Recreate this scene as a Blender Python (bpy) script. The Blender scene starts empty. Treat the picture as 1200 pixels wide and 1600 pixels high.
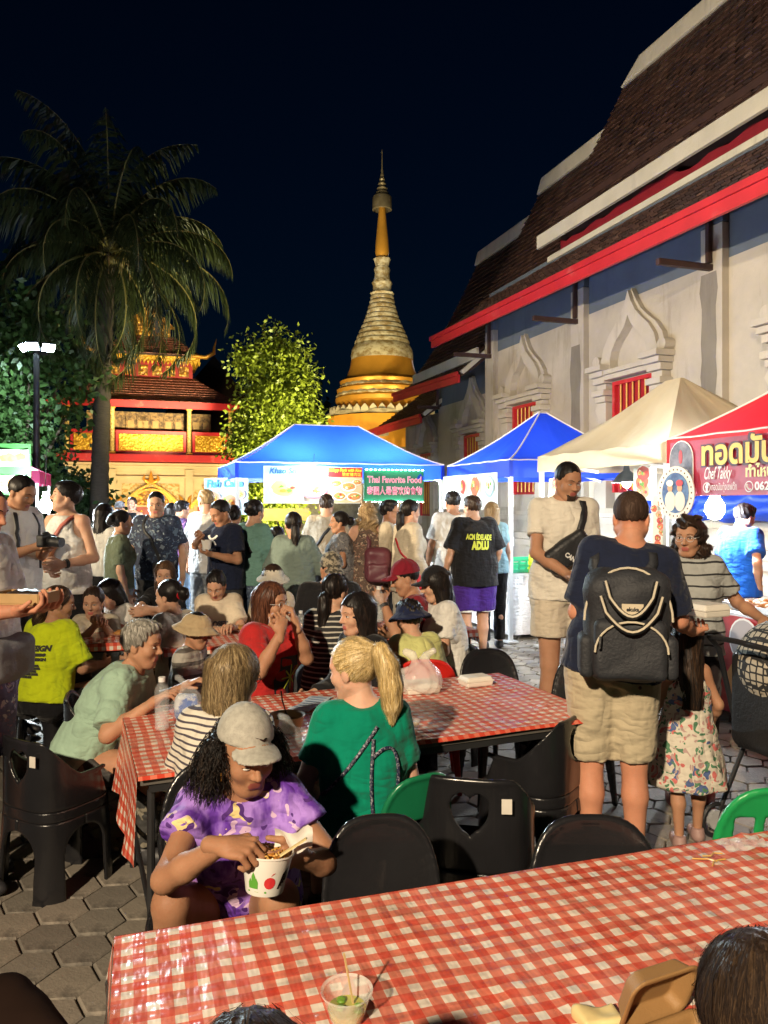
import bpy, bmesh, math, random
import numpy as np
from mathutils import Vector, Matrix
from mathutils.bvhtree import BVHTree
random.seed(7); np.random.seed(7)
R = math.radians
SC = bpy.context.scene
COL = SC.collection

# ---------------------------------------------------------------- camera
FPX, HOR, EYE = 1200.0, 785.0, 1.69        # focal length in px of the 1200 wide photo, horizon row, eye height
cam_d = bpy.data.cameras.new('camera'); cam = bpy.data.objects.new('camera', cam_d); COL.objects.link(cam)
cam.location = (0, 0, EYE); cam.rotation_euler = (R(90), 0, 0)
cam_d.sensor_fit = 'VERTICAL'; cam_d.sensor_height = 24.0; cam_d.lens = 24.0 * FPX / 1600.0
cam_d.shift_y = (HOR - 800.0) / 1600.0
cam_d.clip_start = 0.05; cam_d.clip_end = 600
SC.camera = cam
SC.render.resolution_x, SC.render.resolution_y = 768, 1024
SC.render.engine = 'CYCLES'
SC.cycles.use_denoising = True
SC.cycles.max_bounces = 6; SC.cycles.diffuse_bounces = 3; SC.cycles.glossy_bounces = 3
SC.cycles.transmission_bounces = 5; SC.cycles.transparent_max_bounces = 8
SC.cycles.sample_clamp_indirect = 4.0
SC.cycles.caustics_reflective = False; SC.cycles.caustics_refractive = False
SC.view_settings.view_transform = 'Standard'; SC.view_settings.look = 'None'
SC.view_settings.exposure = 0.5; SC.view_settings.gamma = 1.0; SC.view_settings.use_curve_mapping = False

# ---------------------------------------------------------------- night sky and faint moonlight
W = bpy.data.worlds.new('World'); SC.world = W; W.use_nodes = True
nt = W.node_tree
sky = nt.nodes.new('ShaderNodeTexSky'); sky.sky_type = 'NISHITA'; sky.sun_disc = False
MOON_EL, MOON_ROT = R(14), R(200)
sky.sun_elevation = MOON_EL; sky.sun_rotation = MOON_ROT; sky.air_density = 1.4; sky.dust_density = 0.2; sky.ozone_density = 4.0
tint = nt.nodes.new('ShaderNodeMix'); tint.data_type = 'RGBA'; tint.blend_type = 'MULTIPLY'; tint.inputs[0].default_value = 1.0
tint.inputs[7].default_value = (0.13, 0.48, 1.0, 1)
nt.links.new(sky.outputs[0], tint.inputs[6]); nt.links.new(tint.outputs[2], nt.nodes['Background'].inputs[0])
nt.nodes['Background'].inputs[1].default_value = 0.0013
sun_d = bpy.data.lights.new('moon', 'SUN'); sun_d.energy = 0.02; sun_d.angle = R(0.5); sun_d.color = (0.8, 0.88, 1.0)
sun = bpy.data.objects.new('moon', sun_d); COL.objects.link(sun); sun.rotation_euler = (R(90) - MOON_EL, 0, -MOON_ROT)

def lamp(name, kind, loc, energy, color, aim=None, size=0.15, cone=70, blend=0.6):
    d = bpy.data.lights.new(name, kind); d.energy = energy; d.color = color; d.shadow_soft_size = size
    o = bpy.data.objects.new(name, d); COL.objects.link(o); o.location = loc
    if kind == 'SPOT':
        d.spot_size = R(cone); d.spot_blend = blend
        o.rotation_euler = (Vector(aim) - Vector(loc)).to_track_quat('-Z', 'Y').to_euler()
    return o
WARM = (1.0, 0.80, 0.55)
# the market's own floodlight on a mast behind the photographer, and the floods of the temple precinct
lamp('market_floodlight', 'SPOT', (-3.6, -6.6, 6.2), 6300, WARM, (2.5, 4.6, 0.8), 0.16, 54, 0.85)
lamp('temple_floodlight', 'SPOT', (-11.0, 1.0, 3.4), 7600, (1.0, 0.80, 0.53), (7.2, 13.5, 5.0), 0.15, 40, 0.6)

# ---------------------------------------------------------------- site frame: the temple, stalls and tables share one grid turned by 18.4 degrees
A0 = math.atan(1 / 3.0)
ND = Vector((math.cos(A0), math.sin(A0), 0)); SD = Vector((-math.sin(A0), math.cos(A0), 0))
def S(n, s, z=0.0): return ND * n + SD * s + Vector((0, 0, z))
def PX(px, py, Y): return Vector(((px - 600) / FPX * Y, Y, EYE - (py - HOR) / FPX * Y))
def GX(px, Y, z=0.0): return Vector(((px - 600) / FPX * Y, Y, z))

# ---------------------------------------------------------------- materials
_M = {}
class NT:
    def __init__(self, name):
        self.m = bpy.data.materials.new(name); self.m.use_nodes = True; self.t = self.m.node_tree
        self.b = self.t.nodes['Principled BSDF']; self.out = self.t.nodes['Material Output']
    def n(self, typ, **kw):
        x = self.t.nodes.new(typ)
        for k, v in kw.items(): setattr(x, k, v)
        return x
    def l(self, a, b): self.t.links.new(a, b)
    def coord(self, scale=(1, 1, 1), rot=(0, 0, 0), which='Object'):
        c = self.n('ShaderNodeTexCoord'); mp = self.n('ShaderNodeMapping')
        mp.inputs['Scale'].default_value = scale; mp.inputs['Rotation'].default_value = rot
        self.l(c.outputs[which], mp.inputs[0]); return mp.outputs[0]
    def noise(self, vec, scale, detail=3, rough=0.55):
        x = self.n('ShaderNodeTexNoise'); x.inputs['Scale'].default_value = scale
        x.inputs['Detail'].default_value = detail; x.inputs['Roughness'].default_value = rough
        if vec: self.l(vec, x.inputs['Vector'])
        return x.outputs['Fac']
    def ramp(self, fac, stops, interp='LINEAR'):
        x = self.n('ShaderNodeValToRGB'); x.color_ramp.interpolation = interp
        e = x.color_ramp.elements
        while len(e) < len(stops): e.new(0.5)
        for i, (p, c) in enumerate(stops):
            e[i].position = p; e[i].color = (c[0], c[1], c[2], 1)
        self.l(fac, x.inputs[0]); return x.outputs[0]
    def mix(self, fac, a, b, mode='MIX'):
        x = self.n('ShaderNodeMix'); x.data_type = 'RGBA'; x.blend_type = mode
        for s, v in ((x.inputs[0], fac), (x.inputs[6], a), (x.inputs[7], b)):
            if hasattr(v, 'links') or isinstance(v, bpy.types.NodeSocket): self.l(v, s)
            elif isinstance(v, (int, float)): s.default_value = v
            else: s.default_value = (v[0], v[1], v[2], 1)
        return x.outputs[2]
    def math(self, op, a, b=None):
        x = self.n('ShaderNodeMath'); x.operation = op
        for i, v in enumerate((a, b)):
            if v is None: continue
            if isinstance(v, (int, float)): x.inputs[i].default_value = v
            else: self.l(v, x.inputs[i])
        return x.outputs[0]
    def sep(self, vec):
        x = self.n('ShaderNodeSeparateXYZ'); self.l(vec, x.inputs[0]); return x.outputs
    def bump(self, h, strength=0.3, dist=0.01):
        x = self.n('ShaderNodeBump'); x.inputs['Strength'].default_value = strength; x.inputs['Distance'].default_value = dist
        self.l(h, x.inputs['Height']); self.l(x.outputs[0], self.b.inputs['Normal'])
    def color(self, sock): self.l(sock, self.b.inputs['Base Color'])
def clampc(c): return tuple(max(0.0, min(1.0, v)) for v in c)
def M(name, col, rough=0.6, var=0.18, vs=6.0, bump=0.0, bs=60.0, metal=0.0, spec=0.5, coat=0.0, stretch=(1, 1, 1), bd=0.01, emit=0.0, dirt=None):
    if name in _M: return _M[name]
    t = NT(name); v = t.coord(stretch)
    f = t.noise(v, vs, 4)
    c = t.ramp(f, [(0.25, clampc([x * (1 - var) for x in col])), (0.75, clampc([x * (1 + var) for x in col]))])
    if dirt:
        f2 = t.noise(v, dirt[1], 5, 0.65)
        c = t.mix(t.ramp(f2, [(dirt[2], (0, 0, 0)), (dirt[2] + 0.14, (1, 1, 1))]), c, dirt[0])
    t.color(c)
    t.b.inputs['Roughness'].default_value = rough; t.b.inputs['Metallic'].default_value = metal
    t.b.inputs['Specular IOR Level'].default_value = spec; t.b.inputs['Coat Weight'].default_value = coat
    if bump: t.bump(t.noise(v, bs, 4), bump, bd)
    if emit:
        t.b.inputs['Emission Color'].default_value = (*col, 1); t.b.inputs['Emission Strength'].default_value = emit
    _M[name] = t.m; return t.m
def EMIT(name, col, strength):
    if name in _M: return _M[name]
    t = NT(name); t.b.inputs['Base Color'].default_value = (*col, 1)
    t.b.inputs['Emission Color'].default_value = (*col, 1); t.b.inputs['Emission Strength'].default_value = strength
    _M[name] = t.m; return t.m
def CANVAS(name, col, trans=0.35, var=0.08):
    """tent cloth that lets some of the lamp light through"""
    if name in _M: return _M[name]
    t = NT(name); v = t.coord()
    c = t.ramp(t.noise(v, 2.2, 5), [(0.3, clampc([x * (1 - var) for x in col])), (0.7, clampc([x * (1 + var) for x in col]))])
    t.color(c); t.b.inputs['Roughness'].default_value = 0.55
    t.bump(t.noise(v, 9, 4), 0.25, 0.02)
    tr = t.n('ShaderNodeBsdfTranslucent'); t.l(c, tr.inputs[0])
    ms = t.n('ShaderNodeMixShader'); ms.inputs[0].default_value = trans
    t.l(t.b.outputs[0], ms.inputs[1]); t.l(tr.outputs[0], ms.inputs[2]); t.l(ms.outputs[0], t.out.inputs[0])
    _M[name] = t.m; return t.m
def FILM(name, col=(0.9, 0.92, 0.95), alpha=0.25, rough=0.12):
    """thin clear or milky plastic"""
    if name in _M: return _M[name]
    t = NT(name); t.b.inputs['Base Color'].default_value = (*col, 1); t.b.inputs['Roughness'].default_value = rough
    v = t.coord(); t.bump(t.noise(v, 40, 4), 0.6, 0.01)
    tr = t.n('ShaderNodeBsdfTransparent'); ms = t.n('ShaderNodeMixShader'); ms.inputs[0].default_value = alpha
    t.l(tr.outputs[0], ms.inputs[1]); t.l(t.b.outputs[0], ms.inputs[2]); t.l(ms.outputs[0], t.out.inputs[0])
    _M[name] = t.m; return t.m

def crease(t):
    """sharp-crested folds of worn cloth plus weave"""
    def rid(stretch, rot, sc): return t.math('ABSOLUTE', t.math('SUBTRACT', t.noise(t.coord(stretch, rot), sc, 2, 0.4), 0.5))
    h = t.math('ADD', rid((1, 1, 0.35), (0, 0.5, 0), 12.0), t.math('MULTIPLY', rid((1, 1, 2.2), (0.3, -0.4, 0), 8.0), 0.9))
    return t.math('ADD', h, t.math('MULTIPLY', t.noise(t.coord(), 260, 2), 0.03))
def CLOTH(name, col, var=0.12):
    if name in _M: return _M[name]
    t = NT(name); v = t.coord()
    c = t.ramp(t.noise(v, 5, 4), [(0.3, clampc([x * (1 - var) for x in col])), (0.7, clampc([x * (1 + var) for x in col]))])
    t.color(c); t.b.inputs['Roughness'].default_value = 0.9; t.b.inputs['Specular IOR Level'].default_value = 0.15; t.b.inputs['Sheen Weight'].default_value = 0.12
    t.bump(crease(t), 0.9, 0.036); _M[name] = t.m; return t.m
def STRIPES(name, a, b, period, duty=0.35, axis=2):
    if name in _M: return _M[name]
    t = NT(name); v = t.coord(); x = t.sep(v)[axis]
    wob = t.math('MULTIPLY', t.noise(v, 6, 2), period * 0.5)
    f = t.math('FRACT', t.math('DIVIDE', t.math('ADD', x, wob), period))
    c = t.mix(t.math('LESS_THAN', f, duty), a, b); t.color(c)
    t.b.inputs['Roughness'].default_value = 0.85
    t.bump(crease(t), 0.9, 0.036); _M[name] = t.m; return t.m
def FLORAL(name, base, spots, scale=14, thr=0.42, base2=None, warp=0.25):
    """blotchy leaf and petal print: warped cells in several colours over a base"""
    if name in _M: return _M[name]
    t = NT(name); v = t.coord()
    nz = t.n('ShaderNodeTexNoise'); nz.inputs['Scale'].default_value = 11; t.l(v, nz.inputs['Vector'])
    vv = t.n('ShaderNodeVectorMath'); vv.operation = 'MULTIPLY_ADD'; t.l(nz.outputs['Color'], vv.inputs[0])
    vv.inputs[1].default_value = (warp, warp, warp); t.l(v, vv.inputs[2])
    c = base if base2 is None else t.mix(t.ramp(t.noise(t.coord((1, 1, 0.4)), 16, 4), [(0.42, (0, 0, 0)), (0.6, (1, 1, 1))]), base, base2)
    for i, sc in enumerate(spots):
        vo = t.n('ShaderNodeTexVoronoi'); vo.inputs['Scale'].default_value = scale * (0.8 + 0.25 * i)
        mp = t.n('ShaderNodeVectorMath'); mp.operation = 'ADD'; mp.inputs[1].default_value = (i * 3.7, i * 1.9, i * 2.3)
        t.l(vv.outputs[0], mp.inputs[0]); t.l(mp.outputs[0], vo.inputs['Vector'])
        k = t.n('ShaderNodeSeparateColor'); t.l(vo.outputs['Color'], k.inputs[0])
        m = t.math('MULTIPLY', t.math('LESS_THAN', vo.outputs['Distance'], thr), t.math('GREATER_THAN', k.outputs[0], 0.45))
        c = t.mix(m, c, sc)
    if not isinstance(c, tuple): t.color(c)
    t.b.inputs['Roughness'].default_value = 0.75
    t.bump(crease(t), 0.9, 0.036); _M[name] = t.m; return t.m
def GINGHAM(name, period=0.05, white=(0.74, 0.68, 0.60), mid=(0.66, 0.17, 0.11), red=(0.56, 0.06, 0.035), rough=0.22):
    if name in _M: return _M[name]
    t = NT(name); v = t.coord(); s = t.sep(v)
    def band(x): return t.math('LESS_THAN', t.math('FRACT', t.math('DIVIDE', t.math('ADD', x, 10.0), period)), 0.52)
    wx, wy = t.math('MULTIPLY', t.noise(v, 2.3, 2), 0.022), t.math('MULTIPLY', t.noise(t.coord((1, 1, 1), (0.3, 0, 1.1)), 2.7, 2), 0.022)
    a, b = band(t.math('ADD', s[0], wx)), band(t.math('ADD', s[1], wy))
    # printed threads inside the middle tone
    c = t.mix(a, t.mix(b, white, mid), t.mix(b, mid, red))
    f = t.noise(v, 7, 5, 0.7)
    c = t.mix(t.ramp(f, [(0.35, (0, 0, 0)), (0.8, (0.35, 0.35, 0.35))]), c, (0.62, 0.40, 0.32))
    t.color(c)
    t.l(t.ramp(t.noise(v, 5, 4), [(0.3, (rough * 0.75,) * 3), (0.7, (rough * 1.7,) * 3)]), t.b.inputs['Roughness'])
    h = t.math('ADD', t.noise(t.coord((1, 3.2, 1), (0, 0, 0.5)), 3.2, 3), t.math('MULTIPLY', t.noise(t.coord((3.5, 1, 1), (0, 0, 0.2)), 4.5, 3), 0.8))
    t.bump(h, 0.55, 0.03); _M[name] = t.m; return t.m
def HAIR(name, col, hi=None, rough=0.42):
    if name in _M: return _M[name]
    t = NT(name); v = t.coord((110, 110, 7))
    hi = hi or tuple(min(1, x * 2.0 + 0.01) for x in col)
    t.color(t.ramp(t.noise(v, 1, 4, 0.7), [(0.32, tuple(x * 0.6 for x in col)), (0.55, col), (0.75, hi)]))
    t.b.inputs['Roughness'].default_value = rough
    t.b.inputs['Specular IOR Level'].default_value = 0.25 if rough < 0.65 else 0.12
    t.bump(t.noise(v, 1, 3), 0.45, 0.004); _M[name] = t.m; return t.m
def SKIN(name, col):
    if name in _M: return _M[name]
    t = NT(name); v = t.coord()
    c = t.ramp(t.noise(v, 9, 4), [(0.3, (col[0] * 0.86, col[1] * 0.80, col[2] * 0.78)), (0.7, (min(1, col[0] * 1.1), col[1] * 1.1, col[2] * 1.1))])
    t.color(c); t.b.inputs['Roughness'].default_value = 0.58; t.b.inputs['Specular IOR Level'].default_value = 0.3
    t.b.inputs['Subsurface Weight'].default_value = 0.16; t.b.inputs['Subsurface Scale'].default_value = 0.012; t.b.inputs['Subsurface Radius'].default_value = (1.0, 0.35, 0.2)
    t.bump(t.math('ADD', t.noise(v, 150, 3), t.math('MULTIPLY', t.noise(v, 35, 3), 0.8)), 0.22, 0.005); _M[name] = t.m; return t.m
def TWO(name, a, b, scale, thr=0.5, rough=0.7, soft=0.06, stretch=(1, 1, 1), bump=0.2, bd=0.02):
    """two colours in blotches"""
    if name in _M: return _M[name]
    t = NT(name); v = t.coord(stretch); f = t.noise(v, scale, 5, 0.65)
    t.color(t.ramp(f, [(thr - soft, a), (thr + soft, b)])); t.b.inputs['Roughness'].default_value = rough
    if bump: t.bump(f, bump, bd)
    _M[name] = t.m; return t.m

# ---------------------------------------------------------------- mesh helpers
def mesh_from(name, verts, faces, mat=None, smooth=False):
    me = bpy.data.meshes.new(name)
    if isinstance(verts, np.ndarray) and isinstance(faces, np.ndarray):
        k = faces.shape[1]
        me.vertices.add(len(verts)); me.vertices.foreach_set('co', verts.astype(np.float32).ravel())
        me.loops.add(faces.size); me.loops.foreach_set('vertex_index', faces.astype(np.int32).ravel())
        me.polygons.add(len(faces)); me.polygons.foreach_set('loop_start', np.arange(0, faces.size, k, dtype=np.int32))
        me.update(calc_edges=True)
    else:
        me.from_pydata([tuple(v) for v in verts], [], [tuple(f) for f in faces]); me.update()
    if smooth: me.polygons.foreach_set('use_smooth', [True] * len(me.polygons))
    if mat: me.materials.append(mat)
    return me
def link(name, me, parent=None, loc=None, rot=None):
    o = bpy.data.objects.new(name, me); COL.objects.link(o)
    if parent is not None: o.parent = parent
    if loc is not None: o.location = loc
    if rot is not None: o.rotation_euler = rot if hasattr(rot, '__len__') else (0, 0, rot)
    return o
def tag(o, label=None, cat=None, group=None, kind=None):
    if label: o['label'] = label
    if cat: o['category'] = cat
    if group: o['group'] = group
    if kind: o['kind'] = kind
    return o
def thing(name, label, cat, loc=(0, 0, 0), rot=0.0, group=None):
    return tag(link(name, None, None, loc, rot), label, cat, group)
def copy_tree(o, parent=None):
    c = o.copy(); COL.objects.link(c)
    if parent is not None: c.parent = parent
    for ch in list(o.children): copy_tree(ch, c)
    return c

class MB:
    """collects simple shapes into one mesh"""
    def __init__(s): s.v = []; s.f = []; s.m = []; s.cur = 0
    def add(s, vs, fs):
        o = len(s.v); s.v += [tuple(v) for v in vs]; s.f += [tuple(i + o for i in f) for f in fs]; s.m += [s.cur] * len(fs); return s
    def box(s, c, d, rz=0.0, taper=1.0):
        x, y, z = d[0] / 2, d[1] / 2, d[2] / 2; ca, sa = math.cos(rz), math.sin(rz); vs = []
        for zz, k in ((-z, 1.0), (z, taper)):
            for xx, yy in ((-x, -y), (x, -y), (x, y), (-x, y)):
                xx *= k; yy *= k
                vs.append((c[0] + xx * ca - yy * sa, c[1] + xx * sa + yy * ca, c[2] + zz))
        return s.add(vs, [(3, 2, 1, 0), (4, 5, 6, 7), (0, 1, 5, 4), (1, 2, 6, 5), (2, 3, 7, 6), (3, 0, 4, 7)])
    def bar(s, a, b, w, h, up=(0, 0, 1)):
        a, b = Vector(a), Vector(b); d = (b - a).normalized(); u = Vector(up)
        r = d.cross(u)
        if r.length < 1e-4: r = d.cross(Vector((0, 1, 0)))
        r.normalize(); u = r.cross(d)
        vs = [p + r * (i * w / 2) + u * (j * h / 2) for p in (a, b) for i, j in ((-1, -1), (1, -1), (1, 1), (-1, 1))]
        return s.add(vs, [(3, 2, 1, 0), (4, 5, 6, 7), (0, 1, 5, 4), (1, 2, 6, 5), (2, 3, 7, 6), (3, 0, 4, 7)])
    def tube(s, pts, r, n=8, caps=True):
        pts = [Vector(p) for p in pts]; rs = r if hasattr(r, '__len__') else [r] * len(pts)
        vs = []; prev = None
        for i, p in enumerate(pts):
            d = (pts[min(i + 1, len(pts) - 1)] - pts[max(i - 1, 0)]).normalized()
            if prev is None:
                u = d.orthogonal().normalized()
            else:
                u = prev - d * prev.dot(d)
                u = u.normalized() if u.length > 1e-6 else d.orthogonal().normalized()
            prev = u; w = d.cross(u)
            vs += [p + (u * math.cos(2 * math.pi * k / n) + w * math.sin(2 * math.pi * k / n)) * rs[i] for k in range(n)]
        fs = [(i * n + k, i * n + (k + 1) % n, (i + 1) * n + (k + 1) % n, (i + 1) * n + k) for i in range(len(pts) - 1) for k in range(n)]
        if caps: fs += [tuple(reversed(range(n))), tuple(range((len(pts) - 1) * n, len(pts) * n))]
        return s.add(vs, fs)
    def lathe(s, prof, n=32, c=(0, 0, 0), sx=1.0, sy=1.0, fn=None):
        vs = []
        for i, (r, z) in enumerate(prof):
            for k in range(n):
                a = 2 * math.pi * k / n; rr = r * (fn(a, i) if fn else 1.0)
                vs.append((c[0] + rr * math.cos(a) * sx, c[1] + rr * math.sin(a) * sy, c[2] + z))
        fs = [(i * n + k, i * n + (k + 1) % n, (i + 1) * n + (k + 1) % n, (i + 1) * n + k) for i in range(len(prof) - 1) for k in range(n)]
        return s.add(vs, fs)
    def sphere(s, c, r, n=12, m=8, sx=1, sy=1, sz=1):
        return s.lathe([(max(1e-4, r * math.sin(math.pi * i / m)), -r * math.cos(math.pi * i / m) * sz) for i in range(m + 1)], n, c, sx, sy)
    def prism(s, poly, y0, y1, plane='xz'):
        """extrude a 2D outline between two depths"""
        n = len(poly)
        def P(p, y): return (p[0], y, p[1]) if plane == 'xz' else (p[0], p[1], y)
        vs = [P(p, y0) for p in poly] + [P(p, y1) for p in poly]
        fs = [tuple(range(n)), tuple(reversed(range(n, 2 * n)))] + [(i, n + i, n + (i + 1) % n, (i + 1) % n) for i in range(n)]
        return s.add(vs, fs)
    def ribbon(s, a, b, y0, y1):
        """solid band between two equally long 2D polylines (x,z), extruded in y"""
        n = len(a)
        for i in range(n - 1):
            q = [a[i], a[i + 1], b[i + 1], b[i]]
            s.add([(p[0], y0, p[1]) for p in q] + [(p[0], y1, p[1]) for p in q],
                  [(0, 1, 2, 3), (7, 6, 5, 4), (0, 4, 5, 1), (2, 6, 7, 3)] + ([(3, 7, 4, 0)] if i == 0 else []) + ([(1, 5, 6, 2)] if i == n - 2 else []))
        return s
    def grid(s, P):
        """P[i][j] points -> quads"""
        h, w = len(P), len(P[0])
        return s.add([p for row in P for p in row], [(i * w + j, i * w + j + 1, (i + 1) * w + j + 1, (i + 1) * w + j) for i in range(h - 1) for j in range(w - 1)])
    def mesh(s, name, mat, smooth=False, fixn=True):
        me = bpy.data.meshes.new(name); me.from_pydata(s.v, [], s.f)
        mats = mat if isinstance(mat, (list, tuple)) else [mat]
        for m in mats: me.materials.append(m)
        if len(mats) > 1: me.polygons.foreach_set('material_index', s.m)
        if fixn:
            bm = bmesh.new(); bm.from_mesh(me); bmesh.ops.recalc_face_normals(bm, faces=bm.faces); bm.to_mesh(me); bm.free()
        if smooth:
            me.polygons.foreach_set('use_smooth', [True] * len(me.polygons))
            if smooth != 2: me.set_sharp_from_angle(angle=R(45))
        me.update(); return me
    def build(s, name, mat, parent=None, smooth=False, loc=None, rot=None):
        return link(name, s.mesh(name, mat, smooth), parent, loc, rot)
def bevel_mesh(me, w=0.01, seg=2):
    bm = bmesh.new(); bm.from_mesh(me)
    bmesh.ops.bevel(bm, geom=list(bm.edges), offset=w, segments=seg, affect='EDGES', profile=0.6)
    bm.to_mesh(me); bm.free(); me.update(); return me

# ---------------------------------------------------------------- lettering
_T = {}
def text_mesh(body, size=1.0, bold=0.0, shear=0.0, align='CENTER', ext=0.0, space=1.0):
    key = (body, size, bold, shear, align, ext, space)
    if key in _T: return _T[key].copy()
    c = bpy.data.curves.new('lettering', 'FONT'); c.body = body; c.size = size; c.offset = bold; c.shear = shear
    c.align_x = align; c.align_y = 'CENTER'; c.extrude = ext; c.resolution_u = 3; c.space_character = space
    o = bpy.data.objects.new('lettering', c); COL.objects.link(o)
    dg = bpy.context.evaluated_depsgraph_get(); me = bpy.data.meshes.new_from_object(o.evaluated_get(dg))
    bpy.data.objects.remove(o); bpy.data.curves.remove(c)
    me.materials.clear(); _T[key] = me; return me.copy()
def lettering(body, mat, parent, loc, size, width=None, rotx=90, rotz=0.0, bold=0.0, shear=0.0, align='CENTER', name='lettering', space=1.0):
    """flat lettering standing in its parent's xz plane, facing -y, optionally fitted to a width"""
    me = text_mesh(body, size, bold, shear, align, 0.0, space)
    if width and len(me.vertices):
        co = np.empty(len(me.vertices) * 3, np.float32); me.vertices.foreach_get('co', co); co = co.reshape(-1, 3)
        k = width / max(1e-6, np.ptp(co[:, 0])); co[:, 0] *= k; me.vertices.foreach_set('co', co.ravel())
    me.materials.append(mat)
    return link(name, me, parent, loc, (R(rotx), 0, rotz))

# ---------------------------------------------------------------- distance-field modelling (organic shapes)
class Sdf:
    def __init__(s, h): s.h = h; s.ops = []; s.lo = np.array([9e9] * 3); s.hi = -s.lo
    def _box(s, lo, hi): s.lo = np.minimum(s.lo, lo); s.hi = np.maximum(s.hi, hi)
    def rc(s, a, b, ra, rb, k=0.02, flat=False, sub=False):
        a, b = np.array(a, float), np.array(b, float); r = max(ra, rb)
        lo, hi = np.minimum(a, b) - r, np.maximum(a, b) + r
        if not sub: s._box(lo, hi)
        ba = b - a; L2 = max(1e-9, ba @ ba); L = math.sqrt(L2)
        def f(X, Y, Z):
            px, py, pz = X - a[0], Y - a[1], Z - a[2]
            t0 = (px * ba[0] + py * ba[1] + pz * ba[2]) / L2; t = np.clip(t0, 0, 1)
            d = np.sqrt((px - t * ba[0]) ** 2 + (py - t * ba[1]) ** 2 + (pz - t * ba[2]) ** 2) - (ra + (rb - ra) * t)
            return np.maximum(d, (t0 - 1) * L) if flat else d
        s.ops.append((f, lo, hi, k, sub)); return s
    def el(s, c, rad, Rm=None, k=0.02, sub=False):
        c, rad = np.array(c, float), np.array(rad, float); r = rad.max() if Rm is not None else rad
        lo, hi = c - r, c + r
        if not sub: s._box(lo, hi)
        mn = rad.min()
        def f(X, Y, Z):
            x, y, z = X - c[0], Y - c[1], Z - c[2]
            if Rm is not None:
                x, y, z = (Rm[0][0] * x + Rm[1][0] * y + Rm[2][0] * z, Rm[0][1] * x + Rm[1][1] * y + Rm[2][1] * z, Rm[0][2] * x + Rm[1][2] * y + Rm[2][2] * z)
            q = np.sqrt((x / rad[0]) ** 2 + (y / rad[1]) ** 2 + (z / rad[2]) ** 2) + 1e-9
            g = np.sqrt((x / rad[0] ** 2) ** 2 + (y / rad[1] ** 2) ** 2 + (z / rad[2] ** 2) ** 2) + 1e-9
            return q * (q - 1) / g
        s.ops.append((f, lo, hi, k, sub)); return s
    def col(s, p0, p1, keys, xa, k=0.03, rip=None, boxy=2.0):
        """elliptic column: keys = [(t, half width, half depth)] along p0->p1, xa = sideways axis"""
        p0, p1 = np.array(p0, float), np.array(p1, float); ax = p1 - p0; L = np.linalg.norm(ax); ax = ax / L
        xa = np.array(xa, float); xa = xa - ax * (xa @ ax); xa /= np.linalg.norm(xa); ya = np.cross(ax, xa)
        ts = [q[0] * L for q in keys]; As = [q[1] for q in keys]; Bs = [q[2] for q in keys]; r = max(As + Bs)
        e0, e1 = p0 + ax * ts[0], p0 + ax * ts[-1]
        lo, hi = np.minimum(e0, e1) - r, np.maximum(e0, e1) + r; s._box(lo, hi)
        def f(X, Y, Z):
            x, y, z = X - p0[0], Y - p0[1], Z - p0[2]
            t = x * ax[0] + y * ax[1] + z * ax[2]; u = x * xa[0] + y * xa[1] + z * xa[2]; v = x * ya[0] + y * ya[1] + z * ya[2]
            A = np.interp(t, ts, As); B = np.interp(t, ts, Bs)
            if rip is not None:
                w = np.clip((rip[2] - t) / max(1e-3, rip[2] - ts[0]), 0, 1) if len(rip) > 2 else 1.0
                m = 1 + rip[0] * w * np.sin(rip[1] * np.arctan2(v, u) + 6 * np.sin(t * 5)); A = A * m; B = B * m
            q = (np.abs(u / A) ** boxy + np.abs(v / B) ** boxy) ** (1 / boxy)
            d = (q - 1) * np.minimum(A, B)
            return np.maximum(d, np.maximum(ts[0] - t, t - ts[-1]))
        s.ops.append((f, lo, hi, k, False)); return s
    def cut(s, p, n):
        p, n = np.array(p, float), np.array(n, float); n = n / np.linalg.norm(n)
        s.ops.append(('fn', lambda D, X, Y, Z: np.maximum(D, (X - p[0]) * n[0] + (Y - p[1]) * n[1] + (Z - p[2]) * n[2]))); return s
    def fn(s, f): s.ops.append(('fn', f)); return s
    def shape(s, f, lo, hi, k=0.01):
        lo, hi = np.array(lo, float), np.array(hi, float); s._box(lo, hi); s.ops.append((f, lo, hi, k, False)); return s
    def field(s):
        h = s.h; lo = s.lo - 3 * h - 0.012; n = np.ceil((s.hi - lo + 3 * h + 0.012) / h).astype(int) + 1
        ax = [lo[i] + h * np.arange(n[i]) for i in range(3)]
        D = np.full(n, 1.0)
        for op in s.ops:
            if op[0] == 'fn':
                D = op[1](D, ax[0][:, None, None], ax[1][None, :, None], ax[2][None, None, :]); continue
            f, l, u, k, sub = op; pad = k + 3 * h + 0.01
            i0 = np.clip(np.floor((l - pad - lo) / h).astype(int), 0, n); i1 = np.clip(np.ceil((u + pad - lo) / h).astype(int) + 1, 0, n)
            if (i1 <= i0).any(): continue
            sl = tuple(slice(a, b) for a, b in zip(i0, i1))
            d = f(ax[0][sl[0]][:, None, None], ax[1][sl[1]][None, :, None], ax[2][sl[2]][None, None, :])
            a = D[sl]
            if sub: a = -a
            hh = np.maximum(k - np.abs(a - d), 0) / k; r = np.minimum(a, d) - hh * hh * k * 0.25
            D[sl] = -r if sub else r
        return D, lo
    def polys(s):
        D, lo = s.field(); return nets(D, lo, s.h)
    def mesh(s, name, mat):
        v, f = s.polys(); return mesh_from(name, v, f, mat, True)
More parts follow.
